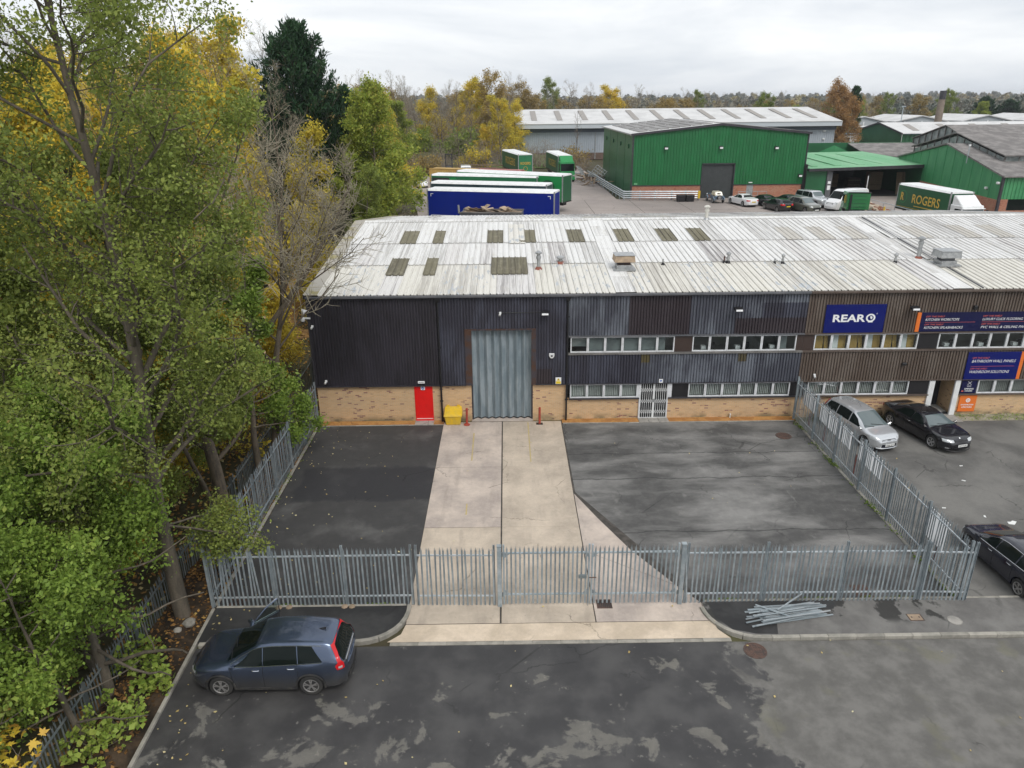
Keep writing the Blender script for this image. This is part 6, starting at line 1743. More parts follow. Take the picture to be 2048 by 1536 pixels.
def cab(t, x0, mat, glass=m_glass_car, w=1.22, H=3.0, L=2.0, wind=True, deflector=True, vis=None):
    """Tractor cab whose rear sits at x0, facing +X."""
    c = obj('cab', MB().hexa([(x0, -w, .9), (x0 + L + .12, -w, .9), (x0 + L + .12, w, .9), (x0, w, .9), (x0, -w, H), (x0 + L - .3, -w * .96, H), (x0 + L - .3, w * .96, H), (x0, w, H)]), mat, t, bevel=.07)
    k = (L + .12 - (L - .3)) / (H - .9)
    def fx(z): return x0 + L + .12 - k * (z - .9)
    sub_ = lambda n_, mb_, m_, **q: obj(n_, mb_, m_, c, **q)
    za, zb = .9 + .85, H - .35
    sub_('windscreen', MB().hexa([(fx(za) - .05, -w + .12, za), (fx(za) + .012, -w + .12, za), (fx(za) + .012, w - .12, za), (fx(za) - .05, w - .12, za), (fx(zb) - .05, -w + .14, zb), (fx(zb) + .012, -w + .14, zb), (fx(zb) + .012, w - .14, zb), (fx(zb) - .05, w - .14, zb)]), glass)
    sub_('visor', MB().bx(fx(zb) - .02, fx(zb) + .22, -w + .05, w - .05, zb + .03, zb + .1), vis or m_black, bevel=.02)
    for sg in (1, -1):
        sub_('side_window', MB().hexa([(x0 + .75, sg * (w - .02), za), (fx(za) - .25, sg * (w - .02), za - .1), (fx(za) - .25, sg * (w + .006), za - .1), (x0 + .75, sg * (w + .006), za), (x0 + .75, sg * (w * .97), zb), (fx(zb) - .12, sg * (w * .97), zb), (fx(zb) - .12, sg * (w * .99 + .006), zb), (x0 + .75, sg * (w * .99 + .006), zb)]), m_glass_car)
        sub_('wing_mirror', MB().bx(fx(za) + .02, fx(za) + .14, sg * (w + .14) - .09, sg * (w + .14) + .09, za + .05, za + .6), m_black, bevel=.02)
        sub_('headlight', MB().bx(x0 + L + .08, x0 + L + .14, sg * (w - .22) - .17, sg * (w - .22) + .17, .95, 1.13), m_head)
        sub_('door_gap', MB().bx(x0 + .72, x0 + .735, sg * (w + .002) - .004, sg * (w + .002) + .004, 1.0, zb), m_black)
    sub_('grille', MB().bx(x0 + L + .05, x0 + L + .125, -.75, .75, 1.0, 1.5), m_black)
    sub_('bumper', MB().bx(x0 + L - .5, x0 + L + .2, -w - .01, w + .01, .35, .88), mat, bevel=.05)
    if deflector:
        sub_('roof_deflector', MB().hexa([(x0 + .05, -w + .1, H - .02), (x0 + L - .45, -w + .15, H - .02), (x0 + L - .45, w - .15, H - .02), (x0 + .05, w - .1, H - .02), (x0 + .02, -w + .14, H + .85), (x0 + .35, -w + .2, H + .85), (x0 + .35, w - .2, H + .85), (x0 + .02, w - .14, H + .85)]), mat, bevel=.06)
    return c
# rigid curtainsided lorry with white cab
t = box_trailer('dark green curtainsided lorry with gold name and white cab at the canopy', (45.95, 79.6, YZ - .3), R(-85), 9.0, 3.9, m_tr_dgreen, name='lorry', wheels=False, group='lorries in the yard')
t['category'] = 'lorry'
for sg in (1, -1):
    rz_t = 0 if sg < 0 else R(180)
    put_text(t, 'ROGERS', (.7, sg * 1.262, 2.05), rz_t, 4.7, .95, m_gold, bold=.015)
    obj('small_lettering_line', MB().bx(-1.2, 2.4, sg * 1.262 - .003, sg * 1.262 + .003, 1.72, 1.8), m_gold, t)
    o = obj('roundel', ring(MB(), 0, 0, .62, .68, -.005, .005, 28), m_tr_green2, t); o.location = (-3.3, sg * 1.262, 2.55)
    put_text(t, 'R', (-3.45, sg * 1.262, 2.15), rz_t, .6, .85, m_gold, bold=.03)
    obj('gold_line', MB().bx(-4.3, 4.2, sg * 1.262 - .003, sg * 1.262 + .003, 1.45, 1.49), m_gold, t)
cab(t, 4.65, m_white, glass=m_glass_car_lt, H=2.75, vis=m_white)
lorry_wheels(t, (6.0, -2.6), 1.25, .48)
# green articulated lorry parked facing the camera
t = box_trailer('green articulated lorry facing the camera beside the scrap heap', (9.2, 131.4, YZ), R(-84), 12.6, 4.1, m_tr_dgreen, name='lorry', group='lorries in the yard')
t['category'] = 'lorry'
cab(t, 6.4, m_tr_green2, H=3.2, vis=m_tr_green)
put_text(t, 'ROGERS', (.5, -1.262, 2.0), 0, 7, 1.1, m_gold)
lorry_wheels(t, (7.7,), 1.25, .5)
# green tractor unit seen from behind by the van
t = thing('lorry', 'bright green lorry cab seen from behind with yellow roundel on its flank', 'lorry', (39.2, 82.3, YZ), R(80), 'lorries in the yard')
obj('cab_back', MB().bx(-.2, .2, -1.2, 1.2, .9, 2.75), p_green, t, bevel=.06)
cab(t, .2, p_green, H=2.75, deflector=False)
for z in (1.2, 1.6, 2.0, 2.4):
    obj('back_rib', MB().bx(-.23, -.2, -.85, 1.1, z, z + .05), m_tr_dgreen, t)
obj('snorkel', MB().bx(-.4, -.2, .75, .95, .9, 2.6), m_black, t, bevel=.04)
obj('roof_bar', MB().bx(-.3, -.05, -1.2, 1.2, 2.75, 2.83), m_black, t)
o = obj('roundel', ring(MB(), 0, 0, .32, .42, -.01, .01, 24), m_yellow, t); o.location = (.55, 1.25, 2.0)
put_text(t, 'R', (.55, 1.26, 1.8), R(180), .3, .4, m_yellow, bold=.04)
obj('chassis', MB().bx(-3.2, 1.5, -.45, .45, .55, .9), m_black, t)
lorry_wheels(t, (1.6, -1.8), 1.2, .48)
obj('mudguard', MB().bx(-2.4, -1.2, -1.2, -.75, 1.0, 1.06).bx(-2.4, -1.2, .75, 1.2, 1.0, 1.06), m_black, t)
# white panel van
Svan = CarShape([(-2.85, 1.6), (-2.83, 2.3), (-2.7, 2.45), (-1, 2.5), (.9, 2.48), (1.3, 2.35), (2.05, 1.42), (2.2, 1.36), (2.65, 1.15), (2.78, .95), (2.85, .7)], [(-2.85, .94), (-2.7, .98), (0, 1.0), (2, .98), (2.6, .88), (2.85, .66)], [(-2.85, 1.4), (1, 1.35), (2.85, 1.1)], [(-2.85, .82), (0, .84), (1.2, .82), (2.1, .86)], .3, (1.75, -1.6), .36)
t, s = car('white panel van with red chevrons and green roundel by the canopy mouth', (40.6, 88.4, YZ), R(-152), Svan, p_white, [(1.15, 1.95, 1.15, 1.5)], (2.0, 1.35, .06), (-2.78, -2.72, .3), lod=1, name='panel_van', cat='van', head=(.6, .86, .95, 1.15), grille=[(-.5, .5, .9, 1.05)], mirrors=(1.9, m_black), group='cars in the lorry yard')
def side_text(txt, x, z, w, h, mat):
    o = obj('lettering', text_mb(txt, w, h, bold=.02), mat, t); o.location = (x, s.side_y(x, z) + .012, z); o.rotation_euler = (0, 0, R(180)); return o
side_text('ROGERS', .1, 1.25, 1.1, .25, m_trim_grey)
o = obj('roundel', ring(MB(), 0, 0, .3, .36, -.02, .0, 20), m_tr_green, t); o.location = (-.95, s.side_y(-1, 1.75) + .02, 1.75)
for k in range(5):
    for d in (1, -1):
        x = -2.7 + k * .22
        obj('chevron', MB().prism([(x, 1.45), (x + .1, 1.45), (x + .1 + d * .15, 2.0), (x + d * .15, 2.0)], .955, .99, 'y'), m_tail, t) if (d > 0) == (k > 2) else None
# ------------------------------------------------------------------ buildings and clutter beyond the yard
def gshed():
    t = thing('green_shed', 'bright green ribbed shed with brick plinth and dark roller shutter', 'building', (28.4, 101, YZ))
    x0, x1, xa = 16.88, 40.2, 28.45
    ze, za = 11.74, 12.95
    def top(x): return za - abs(x - xa) / (x1 - xa if x > xa else xa - x0) * (za - ze)
    def gable(a, b, zlo, y=101.0):
        n = max(1, round((b - a) / .4)); p = (b - a) / n
        pr_ = []
        for i in range(n):
            s = a + i * p
            pr_ += [(s, y), (s + p * .62, y), (s + p * .68, y + .05), (s + p * .92, y + .05)]
        pr_.append((b, y))
        k = len(pr_)
        mb = MB().add([(x, yy, zlo) for x, yy in pr_] + [(x, yy, top(x)) for x, yy in pr_], [(i, i + 1, k + i + 1, k + i) for i in range(k - 1)])
        part('cladding_panel', mb, c_green, t)
    for a, b, z in ((x0, 21.6, 5.25), (21.6, 26.3, 5.25), (26.3, 30.8, 7.95), (30.8, 35.5, 5.25), (35.5, x1, 5.25)): gable(a, b, z)
    for a, b in ((x0 + .1, 26.3), (30.8, 32.6), (33.5, x1 - .2)):
        part('brick_plinth', MB().bx(a, b, 101.02, 101.3, 3.3, 5.23), m_brick_red, t)
    part('drip_flashing', MB().bx(x0, 26.3, 100.93, 101.06, 5.18, 5.27).bx(30.8, x1, 100.93, 101.06, 5.18, 5.27), m_trim_dark, t)
    part('door', MB().bx(32.6, 33.5, 101.05, 101.12, 3.5, 5.2), m_steel_zinc, t)
    sh = part('roller_shutter', MB().bx(26.45, 30.65, 101.25, 101.3, 3.5, 7.9), m_trim_dark, t)
    for k in range(20):
        z = 3.5 + k * .22
        sub('slat', MB().hexa([(26.45, 101.22, z), (30.65, 101.22, z), (30.65, 101.26, z), (26.45, 101.26, z), (26.45, 101.24, z + .21), (30.65, 101.24, z + .21), (30.65, 101.26, z + .21), (26.45, 101.26, z + .21)]), m_shutter_dark, sh)
    part('shutter_frame', MB().bx(26.3, 26.45, 100.95, 101.3, 3.5, 8.0).bx(30.65, 30.8, 100.95, 101.3, 3.5, 8.0).bx(26.3, 30.8, 100.95, 101.3, 7.9, 8.05), m_trim_dark, t)
    # flat panelled left side and right side
    ys_ = [101.0, 107.6, 115.2, 123.0, 131.0]
    for a, b in zip(ys_, ys_[1:]):
        part('side_panel', MB().bx(x0 - .0, x0 + .12, a + .12, b - .12, 3.4, ze), c_green_flat, t)
        part('panel_joint', MB().bx(x0 + .04, x0 + .14, b - .12, b + .12, 3.4, ze), m_trim_dark, t)
        part('side_vent', MB().lathe([(.3, 0), (.3, .12), (.2, .15)], 10, (x0 - .14, (a + b) / 2, ze - 1.6), 'x'), m_tr_dgreen, t)
    part('corner_trim', MB().bx(x0 - .05, x0 + .16, 100.94, 101.14, 3.4, ze).bx(x1 - .1, x1 + .06, 100.94, 101.14, 3.4, ze), m_trim_dark, t)
    part('side_panel', MB().bx(x1 - .1, x1, 101.1, 131, 3.4, ze), c_green_flat, t)
    part('back_wall', MB().bx(x0, x1, 130.9, 131.1, 3.4, ze), c_green_flat, t)
    for a, b, zl, zr in ((x0 - .25, xa, ze, za), (xa, x1 + .25, za, ze)):
        part('roof_slope', MB().hexa([(a, 100.8, zl + .02), (b, 100.8, zr + .02), (b, 131.2, zr + .02), (a, 131.2, zl + .02), (a, 100.8, zl + .12), (b, 100.8, zr + .12), (b, 131.2, zr + .12), (a, 131.2, zl + .12)]), r_far_white, t)
        n = 7
        for i in range(n):
            u0, u1 = (i + .12) / n, (i + .88) / n
            xa_, xb_ = lerp(a + 1.2, b - .5, u0), lerp(a + 1.2, b - .5, u1)
            za_, zb_ = lerp(zl, zr, (xa_ - a) / (b - a)) + .125, lerp(zl, zr, (xb_ - a) / (b - a)) + .125
            for (p0, p1) in ((103, 112), (113, 122), (123, 129.5)):
                part('roof_panel', MB().hexa([(xa_, p0, za_), (xb_, p0, zb_), (xb_, p1, zb_), (xa_, p1, za_), (xa_, p0, za_ + .08), (xb_, p0, zb_ + .08), (xb_, p1, zb_ + .08), (xa_, p1, za_ + .08)]), r_solar, t)
    part('barge_trim', MB().hexa([(x0 - .3, 100.74, ze - .12), (xa, 100.74, za - .12), (xa, 100.84, za - .12), (x0 - .3, 100.84, ze - .12), (x0 - .3, 100.74, ze + .16), (xa, 100.74, za + .16), (xa, 100.84, za + .16), (x0 - .3, 100.84, ze + .16)]).hexa([(xa, 100.74, za - .12), (x1 + .3, 100.74, ze - .12), (x1 + .3, 100.84, ze - .12), (xa, 100.84, za - .12), (xa, 100.74, za + .16), (x1 + .3, 100.74, ze + .16), (x1 + .3, 100.84, ze + .16), (xa, 100.84, za + .16)]), m_trim_dark, t)
    part('eaves_gutter', MB().bx(x0 - .4, x0 - .2, 100.8, 131.2, ze - .05, ze + .12), m_steel_zinc, t)
    return t
m_shutter_dark = M('dark_grey_shutter', (0.03, 0.035, 0.036), (0.04, 0.045, 0.046), ro=.5, sc=2)
gshed()
for x, z, lab in ((21.3, 10.1, 'floodlight on the left part of the green gable'), (28.6, 10.1, 'floodlight above the roller shutter of the green shed'), (36.0, 10.0, 'floodlight on the right part of the green gable'), (39.6, 6.4, 'small lamp low at the right end of the green gable')):
    t = thing('floodlight', lab, 'floodlight', (x, 100.98, z), 0, 'lamps on the green shed')
    obj('housing', MB().hexa([(-.25, -.4, -.2), (.25, -.4, -.2), (.25, 0, -.1), (-.25, 0, -.1), (-.22, -.35, .05), (.22, -.35, .05), (.22, 0, .15), (-.22, 0, .15)]), m_black, t)
    obj('lens', MB().bx(-.2, .2, -.42, -.385, -.19, .02), m_letter, t)
t = thing('wall_sign', 'small white plate above the grey door of the green shed', 'sign', (33.05, 100.95, 5.5))
obj('face', MB().bx(-.25, .25, -.02, .03, -.06, .06), m_letter, t)
t = thing('wall_sign', 'small pale green plate at the left foot of the green gable', 'sign', (17.5, 100.95, 5.45))
obj('face', MB().bx(-.22, .22, -.02, .03, -.12, .12), r_green, t)
# door railing
t = thing('hand_railing', 'thin steel railing in front of the grey side door', 'railing', (33, 98.6, YZ))
obj('top_rail', MB().tube([(-2.2, 0, 1.1), (1.6, 0, 1.1)], .03, 6).tube([(-2.2, 0, .55), (1.6, 0, .55)], .025, 6), m_galv, t)
for x in (-2.2, -.9, .4, 1.6): obj('post', MB().tube([(x, 0, 0), (x, 0, 1.1)], .03, 6), m_galv, t)
# armco barrier
t = thing('crash_barrier', 'four-rail steel crash barrier bending round the green shed corner', 'barrier', (15.7, 99.4, YZ))
pts = [(-.9, 32), (0, .0), (9.9, -.9)]
pts = [(-1.6, 30.0), (0.0, 0.0), (6.2, -.45), (10.0, -.75)]
for z in (.35, .62, .89, 1.16):
    obj('rail', MB().tube([(p[0], p[1], z) for p in pts], .085, 6), m_galv_bright, t)
for x, y in [(lerp(-1.6, 0, k / 12), lerp(30, 0, k / 12)) for k in range(12)] + [(.1, .1), (2.2, -.1), (4.2, -.22), (6.4, -.38), (8.2, -.5), (9.9, -.65)]:
    obj('post', MB().bx(x - .07, x + .07, y + .06, y + .2, -.1, 1.28), m_galv, t)
obj('end_cap', MB().bx(9.75, 10.05, -.88, -.62, .28, 1.24), m_yellow, t)
t = thing('waste_bin', 'pair-sized black bin left at the foot of the barrier', 'bin', (23.0, 97.7, YZ), 0, 'black bins by the barrier')
obj('tub', MB().hexa([(-.5, -.4, 0), (.5, -.4, 0), (.5, .4, 0), (-.5, .4, 0), (-.55, -.45, .85), (.55, -.45, .85), (.55, .45, .85), (-.55, .45, .85)]), m_black, t, bevel=.05)
t['label'] = 'left one of two black bins at the end of the crash barrier'
dup(t, (24.15, 97.65, YZ), .1, 'right one of two black bins at the end of the crash barrier')
# roll-on skip full of waste card and pallets
t = thing('waste_skip', 'grey roll-on skip heaped with cardboard behind the roof ridge', 'skip', (-1.45, 73.5, YZ), R(-7))
obj('side', MB().bx(-3.05, 3.05, -1.2, -1.12, .2, 2.35).bx(-3.05, 3.05, 1.12, 1.2, .2, 2.35).bx(-3.05, -2.97, -1.12, 1.12, .2, 2.35).bx(2.97, 3.05, -1.12, 1.12, .2, 2.35), m_trim_grey, t)
for k in range(9): obj('rib', MB().bx(-2.9 + k * .7, -2.8 + k * .7, -1.28, -1.2, .3, 2.3), m_trim_grey, t)
obj('rim', MB().bx(-3.1, 3.1, -1.28, -1.14, 2.35, 2.47).bx(-3.1, 3.1, 1.14, 1.28, 2.35, 2.47), m_sill, t)
obj('floor', MB().bx(-3.0, 3.0, -1.15, 1.15, .15, .25), m_trim_grey, t)
obj('lift_hook', MB().tube([(-3.15, -.9, 2.3), (-3.2, -.9, 3.1)], .1, 8), m_steel_zinc, t)
for k in range(26):
    x, y = random.uniform(-2.6, 1.6), random.uniform(-.85, .85)
    w, d = random.uniform(.5, 1.2), random.uniform(.4, .9)
    o = obj('cardboard', MB().bx(-w / 2, w / 2, -d / 2, d / 2, 0, .02), m_card, None, (-1.45 + x, 73.5 - x * .12 + y, YZ + 2.35 + random.uniform(0, .5) * (1 - abs(x) / 4)), (random.uniform(-.5, .5), random.uniform(-.5, .5), random.uniform(0, 3)))
    o['label'] = 'crumpled flattened cardboard heaped in the grey skip'; o['category'] = 'cardboard'; o['group'] = 'waste cardboard in the skip'
obj('infill', MB().bx(-2.95, 2.95, -1.1, 1.1, 1.6, 2.3), m_card, t)
def pallet_thing(label, loc, rot, group=None):
    p = thing('pallet', label, 'pallet', loc, rot[2], group); p.rotation_euler = rot
    for k in range(7): obj('board', MB().bx(-.6, .6, -.5 + k * .155, -.5 + k * .155 + .1, .12, .145), m_timber, p)
    for y in (-.45, 0, .45): obj('bearer', MB().bx(-.6, .6, y - .05, y + .05, 0, .12), m_timber, p)
    return p
pallet_thing('pale timber pallet leaning at the right end of the skip', (.5, 73.0, YZ + 2.5), (R(25), 0, R(85)))
# scrap heap, bin, planks by the articulated lorry
rs = random.Random(9)
for k in range(34):
    x, y = rs.uniform(12.2, 15.6), rs.uniform(116.5, 127)
    L = rs.uniform(1.0, 3.0)
    mt_ = rs.choice([m_timber, m_rust, m_steel_zinc, m_card]); kd = {m_timber.name: 'weathered timber', m_rust.name: 'rusty metal', m_steel_zinc.name: 'grey metal', m_card.name: 'pale tan board'}[mt_.name]
    o = obj('scrap_piece', MB().bx(-L / 2, L / 2, -.12, .12, 0, .1), mt_, None, (x, y, YZ + rs.uniform(.1, 1.1)), (rs.uniform(-.6, .6), rs.uniform(-.5, .5), rs.uniform(0, 3)))
    o['label'] = kd + ' offcut in the scrap heap beside the crash barrier'; o['category'] = 'scrap'; o['group'] = kd + ' pieces of the scrap heap by the barrier'
def frame_rack(label, loc, rz):
    t = thing('lattice_rack', label, 'frame', loc, rz, 'rusty lattice frames on the scrap heap')
    mb = MB()
    for k in range(5): mb.bx(-2.2, 2.2, -.04, .04, k * .45, k * .45 + .07)
    for k in range(5): mb.bx(-2.2 + k * 1.07, -2.12 + k * 1.07, -.05, .05, 0, 1.9)
    obj('lattice', mb, m_steel_zinc, t)
    return t
a = frame_rack('grey lattice frame leaning left over the scrap heap', (13.0, 124.5, YZ + .8), R(75)); a.rotation_euler = (R(-35), R(8), R(75))
a = frame_rack('grey lattice frame leaning right over the scrap heap', (14.6, 123.5, YZ + .7), R(105)); a.rotation_euler = (R(40), R(-10), R(105))
# far end of the yard: pallet fence, forklift mast, vans
t = thing('timber_fence', 'low fence of horizontal timber rails at the far end of the yard', 'fence', (-7, 136.5, YZ))
for k in range(9):
    x = -1.5 + k * 1.7
    obj('post', MB().bx(x - .07, x + .07, .02, .14, -.1, 2.2 - .1 * k), m_timber, t)
for k in range(8):
    x = -1.5 + k * 1.7
    for q in range(4):
        z = .4 + q * .45 - .08 * (k // 2)
        obj('board', MB().bx(x, x + 1.68, -.04, .02, z, z + .2), m_timber, t)
t = thing('forklift', 'tall dark forklift mast with overhead guard among the parked vans', 'forklift', (-9.6, 128.5, YZ), R(-90))
obj('mast', MB().bx(1.0, 1.15, -.6, -.45, .1, 4.3).bx(1.0, 1.15, .45, .6, .1, 4.3).bx(1.0, 1.15, -.6, .6, 4.2, 4.35).bx(1.0, 1.12, -.6, .6, 2.4, 2.5), m_trim_dark, t)
obj('body', MB().bx(-1.2, .9, -.6, .6, .3, 1.25), m_trim_dark, t, bevel=.1)
obj('overhead_guard', MB().bx(-.7, .8, -.55, .55, 2.2, 2.27).bx(-.7, -.6, -.55, -.45, 1.2, 2.2).bx(-.7, -.6, .45, .55, 1.2, 2.2).bx(.7, .8, -.55, -.45, 1.2, 2.2).bx(.7, .8, .45, .55, 1.2, 2.2), m_trim_dark, t)
obj('fork', MB().bx(1.15, 2.2, -.35, -.23, .1, .16).bx(1.15, 2.2, .23, .35, .1, .16), m_steel_zinc, t)
for x in (.6, -.8):
    for sg in (1, -1): wheel_parts(t, x, sg * .55, .33, .2, m_steel_zinc, sg, 5, 0, 1)
for lab, loc, rz, pm, sh in (('white pick-up van with windscreen showing behind the ochre container', (-6.8, 127.5, YZ), -85, p_white, Svan), ('dark van behind the join of the two containers', (-4.2, 127.9, YZ), -88, p_bluegrey, shape_suv()), ('blue-grey van behind the red container', (-1.7, 125.4, YZ), -88, p_midnight, shape_suv()), ('black estate car behind the red container and the green trailer', (1.0, 122.4, YZ), -85, p_black, Shatch)):
    car(lab, loc, R(rz), sh, pm, [(.1, 1.0, .1, .42)], (1.1, .3, .05) if sh is not Svan else (2.0, 1.35, .06), (-2.0, -2.2, .06), lod=1, head=(.45, .78, .72, .8), group='vans at the far end of the yard', ws_mat=m_glass_car_lt)
car('white estate car at the left edge of the yard by the scrub', (-13.6, 118.5, YZ), R(-70), Shatch, p_white, [(.12, 1.05, .12, .48), (-.85, .07, -.85, .07)], (1.12, .3, .05), (-1.6, -2.05, .07), lod=1, head=(.45, .8, .62, .74), group='vans at the far end of the yard')

# pale grey warehouse
t = thing('warehouse', 'long pale grey warehouse with white roof and slanting rooflights', 'building', (2.0, 170, 4))
gx0, gx1, gy0, gy1, ge, ga = 2.2, 74.3, 170.6, 212, 11.1, 13.95
n = 9
for k in range(n):
    a, b = lerp(gx0 + .8, gx1 - 1.0, k / n), lerp(gx0 + .8, gx1 - 1.0, (k + 1) / n)
    part('cladding_panel', corr(a, b, 3.6, 10.1, gy0, .5, .08, .12, .03), c_grey, t)
part('eaves_band', MB().bx(gx0 + .4, gx1 - .6, gy0 - .1, gy0 + .2, 9.35, 10.2), m_trim_dark2 := M('slate_blue_band', (0.09, 0.11, 0.15), ro=.6), t)
part('fascia', MB().bx(gx0, gx1, 169.2, 170.6, 10.2, 11.1), m_fascia := M('pale_blue_fascia', (0.5, 0.54, 0.58), ro=.6, sc=.3), t)
part('end_wall', MB().bx(gx0 + .6, gx0 + .8, gy0, gy1, 3.6, 11).bx(gx1 - 1.0, gx1 - .8, gy0, gy1, 3.6, 11).bx(gx0, gx1, gy1, gy1 + .2, 3.6, 11), c_grey, t)
part('brick_base', MB().bx(gx0 + .8, gx1 - 1, gy0 - .1, gy0 + .1, 3.5, 5.0), M('dull_brown_brick', (0.16, 0.11, 0.09), (0.12, 0.085, 0.07), ro=.95, sc=1), t)
part('roof_slope', MB().hexa([(gx0, 169.1, ge), (gx1, 169.1, ge), (gx1, 190, ga - .1), (gx0, 190, ga - .1), (gx0, 169.1, ge + .12), (gx1, 169.1, ge + .12), (gx1, 190, ga), (gx0, 190, ga)]), r_far_white, t)
part('roof_slope', MB().hexa([(gx0, 190, ga - .1), (gx1, 190, ga - .1), (gx1, 212, ge), (gx0, 212, ge), (gx0, 190, ga), (gx1, 190, ga), (gx1, 212, ge + .12), (gx0, 212, ge + .12)]), r_far_white, t)
for k in range(12):
    x = 5.9 + k * 5.75
    f = lambda y: lerp(ge, ga, (y - 169.1) / 20.9) + .13
    part('rooflight', MB().hexa([(x, 173.5, f(173.5)), (x + 1.25, 173.5, f(173.5)), (x + 1.25, 186.5, f(186.5)), (x, 186.5, f(186.5)), (x, 173.5, f(173.5) + .06), (x + 1.25, 173.5, f(173.5) + .06), (x + 1.25, 186.5, f(186.5) + .06), (x, 186.5, f(186.5) + .06)]), r_far_grey, t)
for y, z in ((0, 9.0), (0, 7.3), (0, 5.6)):
    part('wall_lamp', MB().bx(gx1 - 3.4, gx1 - 2.9, gy0 - .3, gy0, z, z + .25), m_white, t)
for k in range(3):
    part('downpipe', MB().bx(20 + k * 18, 20.15 + k * 18, gy0 - .15, gy0, 3.6, 9.4), m_steel_zinc, t)

# open canopy between the sheds
t = thing('canopy', 'pale green roofed open canopy with dark interior between two green sheds', 'building', (48, 100, YZ))
part('roof', MB().hexa([(40.4, 99.8, 7.2), (57.0, 99.8, 7.6), (57.0, 121, 7.9), (40.4, 121, 7.7), (40.4, 99.8, 7.32), (57.0, 99.8, 7.72), (57.0, 121, 8.02), (40.4, 121, 7.82)]), r_green, t)
for k in range(5):
    part('roof_rib', MB().hexa([(41.5 + k * 3.2, 102, 7.4 + k * .06), (42.3 + k * 3.2, 102, 7.4 + k * .06), (42.6 + k * 3.2, 118, 7.85), (41.8 + k * 3.2, 118, 7.85), (41.5 + k * 3.2, 102, 7.46 + k * .06), (42.3 + k * 3.2, 102, 7.46 + k * .06), (42.6 + k * 3.2, 118, 7.93), (41.8 + k * 3.2, 118, 7.93)]), r_green, t)
part('front_fascia', MB().hexa([(40.3, 99.7, 6.95), (57.0, 99.7, 7.3), (57.0, 99.82, 7.3), (40.3, 99.82, 6.95), (40.3, 99.7, 7.3), (57.0, 99.7, 7.74), (57.0, 99.82, 7.74), (40.3, 99.82, 7.3)]), m_trim_dark, t)
part('side_panel', MB().bx(40.3, 43.0, 100.3, 100.45, 3.5, 7.0), c_green_flat, t)
part('front_post', MB().bx(43.0, 43.7, 100.1, 100.6, 3.5, 7.1), m_trim_grey, t)
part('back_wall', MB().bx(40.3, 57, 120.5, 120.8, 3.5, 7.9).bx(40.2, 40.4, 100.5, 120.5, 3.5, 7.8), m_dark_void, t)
part('end_screen', MB().bx(55.6, 56.4, 100, 120, 3.5, 7.6), m_tr_dgreen, t)
part('floor', MB().bx(43.0, 56.3, 101.5, 120.4, 3.45, 3.515), m_dark_void, t)  # added dark sheet, its colour deepens the shade under the canopy
t = thing('wall_sign', 'pair of small white plates on the canopy post', 'sign', (43.35, 100.05, 5.0))
obj('face', MB().bx(-.2, .2, -.02, 0, .3, .65).bx(-.2, .2, -.02, 0, -.5, .1), m_letter, t)
for k, (x, y, h, m_) in enumerate(((46, 110, 1.6, m_rust), (48.6, 112, 2.0, m_timber), (51.5, 111, 1.5, m_rust), (53.2, 108, 2.6, m_timber))):
    t = thing('stacked_crate', ('tan wrapped crate furthest left in the dark canopy', 'tall timber crate in the middle of the dark canopy', 'tan wrapped crate right of the tall timber crate', 'leaning timber crate at the right side of the canopy')[k], 'crate', (x, y, YZ))
    obj('box', MB().bx(-.9, .9, -.7, .7, .12, h), m_, t, bevel=.04)  # crate colours darkened to imitate shade inside the canopy
    for q in (.3, .75): obj('batten', MB().bx(-.92, .92, -.74, -.7, h * q, h * q + .1), m_timber, t)
t = thing('plank_stack', 'pale planks leaning upright at the right of the dark canopy', 'planks', (54.2, 102.6, YZ))
for k in range(6): obj('plank', MB().hexa([(-.3 + k * .22, 0, 0), (-.14 + k * .22, 0, 0), (-.14 + k * .22, .06, 0), (-.3 + k * .22, .06, 0), (-.1 + k * .2, 1.0, 2.9), (.06 + k * .2, 1.0, 2.9), (.06 + k * .2, 1.06, 2.9), (-.1 + k * .2, 1.06, 2.9)]), m_timber, t)

# green shed with brick plinth and raised monitor roof on the right
t = thing('green_shed', 'pale green gabled shed with raised glazed monitor roof, behind the white-cab lorry', 'building', (54, 80, YZ))
A, B_ = (53.2, 79.7), (56.6, 108.5)
def onw(s, z, out=0.0): return (lerp(A[0], B_[0], s) - out, lerp(A[1], B_[1], s), z)
part('gable_wall', MB().add([onw(0, 5.6), onw(1, 5.6), onw(1, 8.05), onw(.5, 10.5), onw(0, 8.05)], [(0, 1, 2, 3, 4)]), c_green_pale, t)
for k in range(1, 12):
    s_ = k / 12; zt = 8.05 + (1 - abs(s_ - .5) * 2) * 2.45
    part('sheet_lap', MB().hexa([onw(s_, 5.6, .0), onw(s_ + .004, 5.6, .0), onw(s_ + .004, 5.6, .03), onw(s_, 5.6, .03), onw(s_, zt - .05, .0), onw(s_ + .004, zt - .05, .0), onw(s_ + .004, zt - .05, .03), onw(s_, zt - .05, .03)]), c_green_pale, t)
part('brick_plinth', MB().hexa([onw(0, 3.3, .02), onw(1, 3.3, .02), onw(1, 3.3, -.3), onw(0, 3.3, -.3), onw(0, 5.6, .02), onw(1, 5.6, .02), onw(1, 5.6, -.3), onw(0, 5.6, -.3)]), m_brick_red, t)
part('side_wall', corr(53.25, 92, 5.7, 8.0, 79.7, .4, .05, .1, .03), c_green_pale, t)
part('brick_plinth', MB().bx(53.3, 54.2, 79.72, 80, 3.3, 5.7).bx(54.2, 92, 79.72, 80, 3.3, 4.5), m_brick_red, t)
wr_ = part('window_band', MB().bx(54.2, 70, 79.8, 79.9, 4.5, 5.7), m_glass_car, t)
for k in range(8): sub('mullion', MB().bx(54.2 + k * 2.0, 54.28 + k * 2.0, 79.74, 79.82, 4.5, 5.7), m_trim_dark, wr_)
